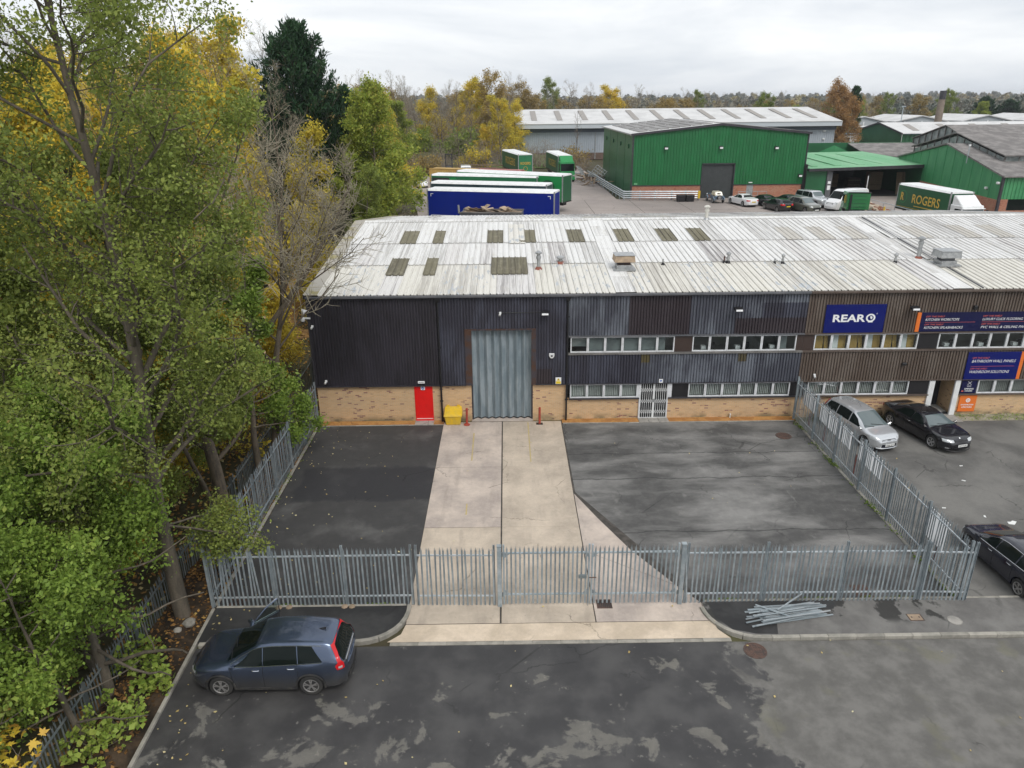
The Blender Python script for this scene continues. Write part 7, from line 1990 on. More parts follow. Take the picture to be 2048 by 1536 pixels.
part('corner_trim', MB().bx(53.05, 53.3, 79.55, 79.8, 3.4, 8.05), m_trim_dark, t)
def slope(name, p, mat, th=.12):
    part(name, MB().hexa([*p, *[(q[0], q[1], q[2] + th) for q in p]]), mat, t)
slope('roof_slope', [(53.0, 79.3, 8.0), (92, 79.3, 8.0), (92, 94.1, 10.55), (54.9, 94.1, 10.55)], r_dark_cem)
slope('roof_slope', [(54.9, 94.1, 10.55), (92, 94.1, 10.55), (92, 108.8, 8.0), (56.6, 108.8, 8.0)], r_dark_cem)
# verge boards
for (a, b, za, zb) in ((0, .5, 8.1, 10.62), (.5, 1, 10.62, 8.1)):
    part('verge_flashing', MB().hexa([onw(a, za - .05, .25), onw(b, zb - .05, .25), onw(b, zb - .05, -.35), onw(a, za - .05, -.35), onw(a, za + .12, .25), onw(b, zb + .12, .25), onw(b, zb + .12, -.35), onw(a, za + .12, -.35)]), m_sill, t)
# monitor
my0, my1, ze_, za_ = 85.4, 107.8, 9.75, 11.75
mx0 = 56.6
part('monitor_gable', MB().add([(mx0, my0, 8.3), (mx0 + 1.6, my1, 8.6), (mx0 + 1.6, my1, ze_ - .5), (mx0 + .8, 96.6, za_ - .3), (mx0, my0, ze_ - .2)], [(0, 1, 2, 3, 4)]), m_glaze_old := M('old_wired_glazing', (0.16, 0.19, 0.185), (0.3, 0.33, 0.32), ro=.35, sc=1.2), t)
for k in range(13):
    s_ = k / 12
    y = lerp(my0, my1, s_); x = mx0 + 1.6 * s_
    zt = lerp(ze_, za_, 1 - abs(y - 96.6) / 11.2) - .2
    part('glazing_bar', MB().hexa([(x - .1, y - .05, 8.6), (x + .02, y - .05, 8.6), (x + .02, y + .05, 8.6), (x - .1, y + .05, 8.6), (x - .1, y - .05, zt), (x + .02, y - .05, zt), (x + .02, y + .05, zt), (x - .1, y + .05, zt)]), m_sill, t)
part('monitor_side', MB().bx(mx0, 92, my0, my0 + .1, 8.2, ze_), m_glaze_old, t)
for k in range(22): part('glazing_bar', MB().bx(mx0 + k * 1.6, mx0 + .1 + k * 1.6, my0 - .06, my0, 8.2, ze_), m_sill, t)
slope('monitor_roof', [(mx0 - .3, my0 - .4, ze_), (92, my0 - .4, ze_), (92, 96.6, za_), (mx0 + .5, 96.6, za_)], r_dark_cem)
slope('monitor_roof', [(mx0 + .5, 96.6, za_), (92, 96.6, za_), (92, my1 + .4, ze_ - .3), (mx0 + 1.3, my1 + .4, ze_ - .3)], r_dark_cem)
for x, y, z, lab in ((53.0, 79.9, 7.4, 'white lamp at the front corner of the pale green shed'), (53.5, 82.5, 6.6, 'round white lamp low on the pale green gable'), (54.0, 88, 9.4, 'thin aerial post above the pale green gable')):
    t = thing('wall_lamp', lab, 'lamp', (x - .05, y, z), 0, 'fittings on the pale green gable')
    if 'aerial' in lab: obj('post', MB().tube([(-.05, 0, -.6), (-.05, 0, 1.3)], .05, 6), m_galv, t); obj('head', MB().bx(-.15, .05, -.1, .1, 1.3, 1.5), m_white, t)
    else: obj('body', MB().bx(-.25, 0, -.18, .18, -.12, .12), m_white, t, bevel=.04); obj('bracket', MB().bx(-.05, .02, -.05, .05, -.2, -.1), m_black, t)

# second monitor-roofed shed behind, dark low roof, far green shed
t = thing('monitor_shed', 'dark roofed shed with glazed gable at the right edge behind the monitor roof', 'building', (72, 112, YZ))
part('gable', MB().add([(70, 112, 6), (72, 134, 6), (72, 134, 9.2), (71, 123, 11.6), (70, 112, 9.2)], [(0, 1, 2, 3, 4)]), m_glaze_old, t)
for k in range(11):
    y = 112 + k * 2.2; zt = lerp(9.2, 11.6, 1 - abs(y - 123) / 11)
    part('glazing_bar', MB().bx(69.8 + k * .2, 69.95 + k * .2, y - .06, y + .06, 6, zt), m_sill, t)
slope('roof_slope', [(69.7, 111.7, 9.2), (110, 111.7, 9.2), (110, 123, 11.7), (70.7, 123, 11.7)], r_dark_cem)
slope('roof_slope', [(70.7, 123, 11.7), (110, 123, 11.7), (110, 134.4, 9.2), (71.7, 134.4, 9.2)], r_dark_cem)
part('side_wall', MB().bx(70, 110, 112, 112.2, 3.5, 9.1), c_green_pale, t)
t = thing('low_roof', 'low dark roofed link with small pale green gable behind the canopy', 'building', (62, 128, YZ))
slope('roof_slope', [(59, 122.5, 7.0), (70, 122.5, 7.0), (70, 131, 8.6), (59, 131, 8.6)], r_dark_cem)
part('gable', MB().add([(49, 122.4, 6.5), (57, 122.4, 6.5), (57, 122.4, 7.2), (53, 122.4, 8.9), (49, 122.4, 7.2)], [(0, 1, 2, 3, 4)]), c_green_pale, t)
part('wall', MB().bx(49, 70, 131, 131.2, 3.5, 8.8), c_green_flat, t)
t = thing('green_shed', 'dark green gabled shed with long white roof in the right distance', 'building', (96, 185, 4))
part('gable_wall', MB().add([(96.2, 185, 3.8), (93.2, 203, 3.8), (93.2, 203, 7.6), (94.7, 194, 9.85), (96.2, 185, 7.65)], [(0, 1, 2, 3, 4)]), c_green_flat, t)
part('long_wall', corr(96.3, 170, 3.8, 7.6, 185, 1.0, .1, .2, .05), c_green_flat, t)
slope('roof_slope', [(95.9, 184.4, 7.65), (170, 184.4, 7.65), (170, 194, 9.9), (94.4, 194, 9.9)], r_far_white)
slope('roof_slope', [(94.4, 194, 9.9), (170, 194, 9.9), (170, 203.6, 7.6), (92.9, 203.6, 7.6)], r_far_white)
part('barge_trim', MB().hexa([(95.8, 184.3, 7.5), (96.0, 184.3, 7.5), (94.5, 194, 9.75), (94.3, 194, 9.75), (95.8, 184.3, 7.85), (96.0, 184.3, 7.85), (94.5, 194, 10.1), (94.3, 194, 10.1)]).hexa([(94.3, 194, 9.75), (94.5, 194, 9.75), (93.0, 203.7, 7.45), (92.8, 203.7, 7.45), (94.3, 194, 10.1), (94.5, 194, 10.1), (93.0, 203.7, 7.8), (92.8, 203.7, 7.8)]), m_trim_dark, t)
for k in range(8):
    x = 99.5 + k * 8.2
    f = lambda y: lerp(7.65, 9.9, (y - 184.4) / 9.6) + .14
    part('rooflight', MB().hexa([(x, 186.5, f(186.5)), (x + 1.6, 186.5, f(186.5)), (x + 1.6, 192, f(192)), (x, 192, f(192)), (x, 186.5, f(186.5) + .05), (x + 1.6, 186.5, f(186.5) + .05), (x + 1.6, 192, f(192) + .05), (x, 192, f(192) + .05)]), r_far_grey, t)
for x in (104, 118, 134): part('panel_joint', MB().bx(x, x + .25, 184.85, 185.0, 3.8, 7.6), m_tr_dgreen, t)
# distant light industrial units
m_unit = M('pale_far_wall', (0.45, 0.48, 0.5), (0.4, 0.43, 0.45), ro=.8, sc=.2)
m_unit_b = M('light_blue_far_wall', (0.12, 0.4, 0.6), ro=.7)
for k, (x0, x1, y0, y1, ze_, za_, wm, lab) in enumerate(((103, 117, 236, 262, 8.6, 10.3, m_unit, 'pale gabled unit nearest the orange trees in the far row'), (121, 137, 238, 262, 8.6, 10.3, m_unit, 'pale gabled unit beneath the lamp post in the far row'), (142, 157, 238, 262, 8.6, 10.3, m_unit, 'pale gabled unit just left of the chimney'), (161, 178, 238, 262, 8.6, 10.3, m_unit, 'pale gabled unit just right of the chimney'), (184, 206, 236, 262, 8.7, 10.6, M('cream_far_wall', (0.5, 0.47, 0.36), ro=.8), 'cream gabled unit furthest right in the far row'), (104, 172, 222, 230, 7.6, 8.4, m_unit_b, 'low white roofed unit with light blue band behind the dark green shed'))):
    t = thing('far_unit', lab, 'building', (x0, y0, 4), 0, 'far industrial units')
    xm = (x0 + x1) / 2
    ov = .5
    part('gable_wall', MB().add([(x0, y0, 3), (x1, y0, 3), (x1, y0, ze_), (xm, y0, za_), (x0, y0, ze_)], [(0, 1, 2, 3, 4)]), wm, t)
    part('side_wall', MB().bx(x0, x0 + .2, y0 + .05, y1, 3, ze_).bx(x1 - .2, x1, y0 + .05, y1, 3, ze_), wm, t)
    slope('roof_slope', [(x0 - ov, y0 - ov, ze_), (xm, y0 - ov, za_), (xm, y1, za_), (x0 - ov, y1, ze_)], r_far_white, .3)
    slope('roof_slope', [(xm, y0 - ov, za_), (x1 + ov, y0 - ov, ze_), (x1 + ov, y1, ze_), (xm, y1, za_)], r_far_white, .3)
    for q in range(3): part('pilaster', MB().bx(lerp(x0, x1, (q + .5) / 3), lerp(x0, x1, (q + .5) / 3) + .4, y0 - .1, y0, 3, ze_ + .3), m_white, t)
t = thing('brick_chimney', 'tall tapering brick chimney with black top above the far units', 'chimney', (113.0, 200.5, 4))
t.location = (124.6, 221.0, 4)
obj('shaft', MB().lathe([(1.15, -1), (1.0, 6), (.86, 11.2)], 16), M('brown_brick_far', (0.2, 0.16, 0.13), (0.26, 0.21, 0.17), ro=.95, sc=.6), t, smooth=True)
obj('sooty_top', MB().lathe([(.87, 11.2), (.86, 13.5), (.7, 13.5)], 16), m_trim_dark, t, smooth=True)
t = thing('lamp_post', 'slender lamp post standing among the far white roofs', 'lamp post', (116.5, 226, 4), 0)
obj('column', MB().tube([(0, 0, 0), (0, 0, 9.3)], .12, 6), m_galv, t); obj('head', MB().bx(-.5, .6, -.2, .2, 9.2, 9.5), m_galv, t)
t = thing('site_hut', 'small white cabin glimpsed between the orange trees and the green shed', 'hut', (89, 200, 4))
obj('wall', MB().bx(-2.5, 2.5, -2, 2, 0, 3), m_white, t); obj('roof', MB().bx(-2.7, 2.7, -2.2, 2.2, 3, 3.2), m_unit_b, t)
obj('window', MB().bx(-1.5, .5, -2.03, -2.0, 1.2, 2.2), m_glass_car, t)

# wrapped bundles along the ramp and the ramp railing
m_hide_b = M('brown_and_cream_cover', (0.16, 0.055, 0.025), (0.5, 0.42, 0.33), ro=.9, sc=1.6, lo=.5, hi=.56, rv=.25)
m_hide_c = M('cream_cover', (0.5, 0.43, 0.34), (0.3, 0.2, 0.13), ro=.9, sc=1.8, lo=.5, hi=.6, rv=.2)
lb = ['furthest brown and cream bundle in the row by the ramp rail', 'second furthest bundle by the ramp rail', 'cream bundle third from the far end by the ramp rail', 'bundle fourth from the far end by the ramp rail', 'bundle fifth from the far end by the ramp rail', 'bundle fourth from the near end by the ramp rail', 'bundle third from the near end by the ramp rail', 'brown bundle second from the near end by the ramp rail', 'nearest brown bundle with cream top by the ramp rail']
for k in range(9):
    u = k / 8
    x, y = lerp(43.4, 41.6, u), lerp(92.3, 80.3, u)
    t = thing('wrapped_bundle', lb[k], 'bundle', (x, y, YZ), R(-8), 'wrapped bundles by the ramp')
    v = []; f = []
    for j in range(7):
        for i in range(7):
            a, b = i / 6 * 2 - 1, j / 6 * 2 - 1
            z = 1.05 * (1 - .35 * max(abs(a), abs(b)) ** 4) * (1 if max(abs(a), abs(b)) < .95 else .45) + rs.uniform(-.06, .06)
            v.append((a * 1.0 * (1 + .06 * (1 - z)), b * .72, z))
    for j in range(6):
        for i in range(6): f.append((j * 7 + i, j * 7 + i + 1, j * 7 + i + 8, j * 7 + i + 7))
    obj('cover', MB().add(v, f), m_hide_b if k % 2 == 0 or k > 6 else m_hide_c, t, smooth=True)
    obj('pallet_base', MB().bx(-.9, .9, -.62, .62, .1, .5), m_timber, t)
    obj('bearer', MB().bx(-.9, .9, -.6, -.45, 0, .1).bx(-.9, .9, .45, .6, 0, .1), m_timber, t)
t = thing('ramp_railing', 'long galvanised railing running down beside the green lorry', 'railing', (44.0, 92, YZ))
for z in (.55, 1.1): obj('rail', MB().tube([(0, 2, z), (.3, -16, z)], .04, 6), m_galv_bright, t)
for k in range(8): obj('post', MB().tube([(.3 * k / 7, 2 - 18 * k / 7, 0), (.3 * k / 7, 2 - 18 * k / 7, 1.1)], .04, 6), m_galv_bright, t)
t = thing('marker_post', 'short yellow marker post by the green lorry cab', 'post', (41.2, 80.2, YZ)); obj('post', MB().tube([(0, 0, 0), (0, 0, 1.5)], .09, 8), m_yellow, t)
t = thing('marker_post', 'thin white pole standing at the canopy mouth', 'post', (48.0, 99.0, YZ)); obj('post', MB().tube([(0, 0, 0), (0, 0, 2.9)], .06, 8), m_white, t)
# ------------------------------------------------------------------ trees and vegetation
def unit(a): return a / np.maximum(1e-9, np.linalg.norm(a, axis=-1, keepdims=True))
def tubes(P, Rr, n):
    """P (k,m,3), Rr (k,m) -> vertices and quads for k tubes."""
    k, m, _ = P.shape
    D = np.empty_like(P); D[:, 1:-1] = P[:, 2:] - P[:, :-2]; D[:, 0] = P[:, 1] - P[:, 0]; D[:, -1] = P[:, -1] - P[:, -2]
    D = unit(D)
    up_ = np.where(np.abs(D[..., 2:3]) < .9, np.array([0, 0, 1.0]), np.array([1.0, 0, 0]))
    U = unit(np.cross(D, up_)); Wv = np.cross(D, U)
    a = np.arange(n) * 2 * np.pi / n
    V = P[:, :, None, :] + Rr[:, :, None, None] * (np.cos(a)[None, None, :, None] * U[:, :, None, :] + np.sin(a)[None, None, :, None] * Wv[:, :, None, :])
    idx = np.arange(k * m * n).reshape(k, m, n)
    A = idx[:, :-1, :]; B = np.roll(A, -1, 2); Cc = idx[:, 1:, :]; Dd = np.roll(Cc, -1, 2)
    F = np.stack([A, B, Dd, Cc], -1).reshape(-1, 4)
    return V.reshape(-1, 3), F

class Tree:
    def __init__(s, seed):
        s.r = np.random.default_rng(seed)
        s.lines = {}          # (level, m) -> list of (P, R)
        s.anchor = []; s.adir = []; s.twig = .006
    def line(s, p, d, L, n, wob, upb, r0, r1, level):
        P = [np.array(p, float)]; d = np.array(d, float); st = L / (n - 1)
        for i in range(n - 1):
            d = d + s.r.normal(0, wob, 3) + np.array([0, 0, upb])
            d /= np.linalg.norm(d)
            P.append(P[-1] + d * st)
        P = np.array(P)
        s.lines.setdefault((level, n), []).append((P, np.linspace(r0, r1, n) if r1 else None))
        return P
    def limb(s, p, d, L, r, nsec, nter, wob=.16, upb=.03, sec_len=.45, ter_len=.35, ang=.9, ter_up=.04, leaf_from=.25):
        P = s.line(p, d, L, 7, wob, upb, r, r * .3, 1)
        for j in range(nsec):
            t = s.r.uniform(leaf_from, 1) * 5.999; i = int(t); q = P[i] + (P[i + 1] - P[i]) * (t - i)
            dd = unit(P[i + 1] - P[i]); o = unit(np.cross(dd, s.r.normal(size=3)))
            L2 = L * sec_len * s.r.uniform(.5, 1.1) * (1.15 - .6 * t / 6)
            Q = s.line(q, unit(dd * math.cos(ang) + o * math.sin(ang)), L2, 5, wob, upb * 1.3, r * .32, r * .1, 2)
            for k in range(nter):
                t2 = s.r.uniform(.2, 1) * 3.999; i2 = int(t2); q2 = Q[i2] + (Q[i2 + 1] - Q[i2]) * (t2 - i2)
                d2 = unit(Q[i2 + 1] - Q[i2]); o2 = unit(np.cross(d2, s.r.normal(size=3)))
                T = s.line(q2, unit(d2 * .6 + o2 * .8), L2 * ter_len * s.r.uniform(.6, 1.3), 4, wob, ter_up, max(s.twig, r * .07), s.twig * .6, 3)
                s.anchor.append(T[1:]); s.adir.append(np.repeat(unit(T[-1] - T[0])[None], 3, 0))
            s.anchor.append(Q[2:]); s.adir.append(np.repeat(unit(Q[-1] - Q[0])[None], 3, 0))
        return P
    def stem(s, p, d, H, r0, nprim, plen, first=.2, nsec=6, nter=4, elev=.5, wob=.05, upb=.03, lwob=.16, lupb=.03, top_r=.12, bias=(0, 0), **kw):
        P = s.line(p, d, H, 10, wob, upb, r0, r0 * top_r, 0)
        phase = s.r.uniform(0, 6.28)
        for j in range(nprim):
            t = first + (1 - first) * (j + s.r.uniform(.1, .9)) / nprim
            tt = t * 8.999; i = int(tt); q = P[i] + (P[i + 1] - P[i]) * (tt - i)
            a = phase + j * 2.4 + s.r.normal(0, .4)
            e = elev + .5 * t + s.r.normal(0, .12)
            dd = np.array([math.cos(a) * math.cos(e), math.sin(a) * math.cos(e), math.sin(e)])
            dd[:2] += bias; dd = unit(dd)
            s.limb(q, dd, plen(t) * s.r.uniform(.75, 1.2), max(.02, r0 * (1 - t * .8) * .45), nsec, nter, lwob, lupb, **kw)
        return P
    def prunef(s, keep, xl=99):
        for (lv, m), L in s.lines.items():
            if lv == 1: s.lines[(lv, m)] = [q for q in L if q[0][-1][0] < xl]
            if lv >= 2: s.lines[(lv, m)] = [q for q in L if keep(q[0][-1:])[0]]
        k = [keep(a) for a in s.anchor]
        s.adir = [d[i] for d, i in zip(s.adir, k)]; s.anchor = [a[i] for a, i in zip(s.anchor, k)]
    def prune(s, xmax, zmin=-9):
        for (lv, m), L in s.lines.items():
            if lv >= 2: s.lines[(lv, m)] = [q for q in L if q[0][-1][0] < xmax or q[0][-1][2] < zmin]
        k = [(a[:, 0] < xmax) | (a[:, 2] < zmin) for a in s.anchor]
        s.adir = [d[i] for d, i in zip(s.adir, k)]; s.anchor = [a[i] for a, i in zip(s.anchor, k)]
    def wood(s, name, levels, mat, sides):
        Vs = []; Fs = []; o = 0
        for (lv, m), L in s.lines.items():
            if lv not in levels: continue
            V, F = tubes(np.array([p for p, _ in L]), np.array([q for _, q in L]), sides[lv])
            Vs.append(V); Fs.append(F + o); o += len(V)
        if not Vs: return None
        return np_mesh(name, np.concatenate(Vs), np.concatenate(Fs), mat, smooth=True)
    def leaves(s, name, count, size, sigma, mat, aspect=.62, droop=.0, out=.35, tint0=.45, clump=.28, zmin=None, flat_=.5, xmax=None, lobes=False):
        A = np.concatenate(s.anchor); D = np.concatenate(s.adir)
        if zmin is not None:
            k = A[:, 2] > zmin; A, D = A[k], D[k]
        if xmax is not None:
            k = A[:, 0] < xmax; A, D = A[k], D[k]
        r = s.r; n = len(A)
        i = r.integers(0, n, count)
        pos = A[i] + r.normal(0, sigma, (count, 3))
        d = unit(D[i] * out + r.normal(0, .6, (count, 3)) + np.array([0, 0, -droop]))
        nn = unit(r.normal(0, .6, (count, 3)) + np.array([0, 0, flat_]))
        sd = unit(np.cross(d, nn)); nn = np.cross(sd, d)
        L = (size * np.clip(r.lognormal(0, .33, count), .4, 1.9))[:, None]
        b = pos; tip = pos + d * L
        m = pos + d * L * .45
        V = np.stack([b, m + sd * L * aspect * .5 + nn * L * .08, tip, m - sd * L * aspect * .5 + nn * L * .08], 1).reshape(-1, 3)
        F = np.arange(count * 4).reshape(-1, 4)
        if lobes:
            Vl = [V]
            for sg in (1, -1):
                for f_, ln in ((.75, .8), (1.9, .5)):
                    d2 = unit(d * math.cos(f_) + sd * sg * math.sin(f_)); s2 = np.cross(d2, nn)
                    b2 = pos + d * L * .3; L2 = L * ln
                    Vl.append(np.stack([b2, b2 + d2 * L2 * .4 + s2 * L2 * .25, b2 + d2 * L2 - nn * L2 * .1, b2 + d2 * L2 * .4 - s2 * L2 * .25], 1).reshape(-1, 3))
            V = np.concatenate(Vl); F = np.arange(len(V)).reshape(-1, 4)
        c = A[i]
        w = np.sin(c[:, 0] * 1.3 + 1.1) * np.cos(c[:, 1] * 1.1 + .4) * np.sin(c[:, 2] * .9 + 2) * .5
        tint = tint0 + clump * (w + r.normal(0, .25, n)[i]) + r.normal(0, .13, count)
        if lobes: tint = np.tile(tint, 5)
        return np_mesh(name, V, F, mat, attr=np.clip(tint, 0, 1))

def tree_thing(name, label, cat, loc, tr, bark, leaf=None, twigmat=None, rz=0.0, group=None, extra=None):
    t = thing(name, label, cat, loc, rz, group)
    obj('trunk', tr.wood('trunk', (0, 1), bark, {0: 10, 1: 6}), None, t)
    tw = tr.wood('branches', (2, 3), twigmat or bark, {2: 4, 3: 3})
    if tw: obj('branches', tw, None, t)
    for m in ([leaf] if leaf is not None and not isinstance(leaf, list) else (leaf or [])):
        obj('crown', m, None, t)
    return t

# the row of trees on the soil bank in front of the wood (tall, individually grown)
T = Tree(101)
T.stem((0, 0, -.3), (.0, .06, 1), 21.6, .27, 46, lambda t: 5.4 * (1.05 - .55 * t) * (0.6 + .8 * min(1, t * 2)), first=.2, nsec=10, nter=6, elev=.5, wob=.03, bias=(-.2, .05))
T.stem((.2, .1, 8.5), (.45, .1, 1), 8, .1, 11, lambda t: 2.8 * (1.1 - .5 * t), first=.25, nsec=6, nter=4, elev=.2, wob=.07)
T.prunef(lambda a: (a[:, 0] < 4.0) & ~((a[:, 2] < 6.8) & (a[:, 0] > .9)), 4.3)
for (d, L) in (((.75, .5, -.22), 3.2), ((.5, .75, -.15), 3.0), ((.8, .2, -.2), 2.4)):
    T.limb(np.array([.05, 0, 3.6]), unit(np.array(d)), L, .04, 8, 5, .1, -.02)
tree_thing('deciduous_tree', 'tallest dark green tree on the soil bank, its top leaving the picture', 'tree', (-11.05, 20.0, .05), T, m_bark_dark, T.leaves('crown', 120000, .092, .2, l_green, tint0=.5), group='green trees on the soil bank')
T = Tree(102)
T.stem((0, 0, -.3), (-.16, .05, 1), 8.2, .17, 28, lambda t: 3.4 * (1.15 - .5 * t), first=.14, nsec=8, nter=5, elev=.0, wob=.06, bias=(-.1, .0))
T.stem((.2, -1.6, -.3), (-.1, .0, 1), 6.2, .1, 18, lambda t: 2.6 * (1.15 - .5 * t), first=.14, nsec=7, nter=5, elev=.0, wob=.06, bias=(-.15, .0))
T.stem((-.9, 1.0, -.3), (-.5, .3, 1), 8.2, .13, 18, lambda t: 3.2 * (1.1 - .5 * t), first=.12, nsec=7, nter=5, elev=.1, wob=.06, bias=(-.45, .0))
T.stem((-2.6, -1.2, -.3), (-.2, .1, 1), 7.0, .11, 16, lambda t: 3.0 * (1.1 - .5 * t), first=.1, nsec=7, nter=5, elev=.05, wob=.06, bias=(-.2, .0))
T.stem((-4.2, -1.6, -.3), (-.1, -.05, 1), 6.6, .1, 18, lambda t: 3.0 * (1.1 - .5 * t), first=.1, nsec=7, nter=5, elev=.05, wob=.06)
T.prunef(lambda a: (a[:, 0] < 1.5) & ~((a[:, 2] < 2.6) & (a[:, 0] > .1 - .6 * (2.6 - a[:, 2]))))
tree_thing('deciduous_tree', 'bushy bright green tree nearest the camera on the soil bank', 'tree', (-11.8, 16.6, .05), T, m_bark_dark, T.leaves('crown', 130000, .105, .2, l_bright, tint0=.46, zmin=1.2), group='green trees on the soil bank')
T = Tree(103)
T.stem((0, 0, -.3), (-.05, .02, 1), 14.5, .29, 22, lambda t: 3.7 * (1.05 - .6 * t), first=.24, nsec=7, nter=5, elev=.2, wob=.04, bias=(-.2, 0))
T.stem((-.25, .3, -.3), (-.3, .1, 1), 10, .12, 12, lambda t: 2.6 * (1.1 - .5 * t), first=.3, nsec=6, nter=4, elev=.25, wob=.06, bias=(-.3, 0))
T.prunef(lambda a: (a[:, 0] < 2.9) & ~((a[:, 2] < 5.2) & (a[:, 0] > -.4)), 3.0)
tree_thing('deciduous_tree', 'green tree with smooth pale trunk beside the middle of the left fence', 'tree', (-11.25, 25.0, .05), T, m_bark, T.leaves('crown', 76000, .1, .2, l_green, tint0=.52), group='green trees on the soil bank')
T = Tree(104)
T.stem((0, 0, -.3), (-.06, .02, 1), 10.5, .17, 15, lambda t: 2.9 * (1.1 - .6 * t), first=.3, nsec=6, nter=5, elev=.1, wob=.05, bias=(-.3, -.1))
for (z, d, L) in ((3.2, (.6, .75, -.22), 3.0), (3.8, (.45, .85, -.16), 2.8), (2.6, (.55, .75, -.16), 2.9)):
    T.limb(np.array([.05, 0, z]), unit(np.array(d)), L, .04, 7, 5, .1, -.02)
T.prunef(lambda a: (a[:, 0] < .9) | (a[:, 2] < 4.0), 3.4)
tree_thing('deciduous_tree', 'green tree whose low twigs hang over the fence at the brick corner', 'tree', (-11.45, 29.6, .05), T, m_bark, T.leaves('crown', 34000, .125, .17, l_bright, tint0=.45), group='green trees on the soil bank')
T = Tree(105); T.twig = .013
kw = dict(nsec=9, nter=8, elev=.5, wob=.05, lwob=.1, lupb=.05, sec_len=.5, ter_len=.5, ang=.6, ter_up=.07)
T.stem((0, 0, -.3), (.12, .04, 1), 12.6, .21, 17, lambda t: 7.4 * (1.1 - .6 * t), first=.36, bias=(.05, -.15), **kw)
T.stem((.35, .12, 6.4), (.7, .2, 1), 7.6, .13, 11, lambda t: 4.8 * (1.1 - .6 * t), first=.25, **kw)
T.stem((-.1, .3, 5.0), (-.25, .3, 1), 7.8, .12, 9, lambda t: 4.2 * (1.1 - .6 * t), first=.35, **kw)
bt = tree_thing('bare_tree', 'bare pale-twigged tree spreading over the corner of the roof', 'tree', (-11.3, 31.3, .05), T, m_bark, None, m_twig)
for (x, y, z) in ((.4, -.15, 7.2), (.75, .0, 8.6), (.2, -.2, 5.6)):
    obj('pruned_stub', MB().tube([(x - .15, y + .1, z), (x + .12, y - .08, z + .08)], .075, 8), m_bark, bt)
    obj('cut_face', MB().tube([(x + .121, y - .081, z + .081), (x + .135, y - .088, z + .086)], .07, 8), m_cut, bt)

# prototypes for the wood: copied below
def proto(name, seed, H, r0, nprim, pl, leafn, size, mat, bark, label, group, elev=.25, tw=None, first=.2, nsec=6, nter=4, sigma=.3, **q):
    T = Tree(seed)
    lk = {k: q.pop(k) for k in ('tint0', 'clump', 'droop', 'out', 'aspect', 'flat_') if k in q}
    T.stem((0, 0, -.5), (0, 0, 1), H, r0, nprim, pl, first=first, nsec=nsec, nter=nter, elev=elev, **q)
    return tree_thing(name, label, 'tree', (0, 0, 0), T, bark, T.leaves('crown', leafn, size, sigma, mat, **lk) if leafn else None, tw, group=group)
GW = 'trees of the autumn wood'
P_yel = proto('maple_tree', 201, 14, .17, 26, lambda t: 4.6 * (1.12 - .7 * t), 22000, .2, l_yellow, m_bark_dark, '', GW, sigma=.3, tint0=.5, first=.08)
P_yel2 = proto('maple_tree', 202, 12, .15, 20, lambda t: 3.6 * (1.1 - .6 * t), 10500, .2, l_yellow, m_bark_dark, '', GW, sigma=.35, tint0=.45, elev=.4, first=.1)
P_olv = proto('poplar_tree', 203, 13, .2, 28, lambda t: 4.0 * (1.1 - .72 * t), 24000, .21, l_olive, m_bark, '', GW, sigma=.3, tint0=.5, elev=.3, first=.1)
P_grn = proto('deciduous_tree', 204, 15, .22, 24, lambda t: 4.8 * (1.1 - .6 * t), 24000, .19, l_green, m_bark_dark, '', GW, sigma=.28, tint0=.5, first=.12)
P_bare = proto('bare_tree', 205, 15, .16, 20, lambda t: 5.2 * (1.1 - .62 * t), 0, .2, None, m_bark, '', GW, elev=.6, tw=m_twig, nsec=9, nter=8, lupb=.05, ter_len=.55, ang=.6)
P_bare2 = proto('bare_tree', 206, 12, .14, 22, lambda t: 4.4 * (1.1 - .6 * t), 0, .2, None, m_bark, '', GW, elev=.45, tw=m_twig_brown, nsec=10, nter=8, lupb=.05, ter_len=.6, ang=.65, first=.12)
P_och = proto('oak_tree', 207, 14, .2, 24, lambda t: 5.0 * (1.1 - .55 * t), 9500, .27, l_ochre, m_bark, '', GW, sigma=.4, tint0=.5, first=.1, tw=m_twig)
P_org = proto('birch_tree', 208, 15, .14, 26, lambda t: 4.4 * (1.12 - .75 * t), 12000, .25, l_orange, m_twig, '', GW, sigma=.4, tint0=.5, elev=.3, first=.08)
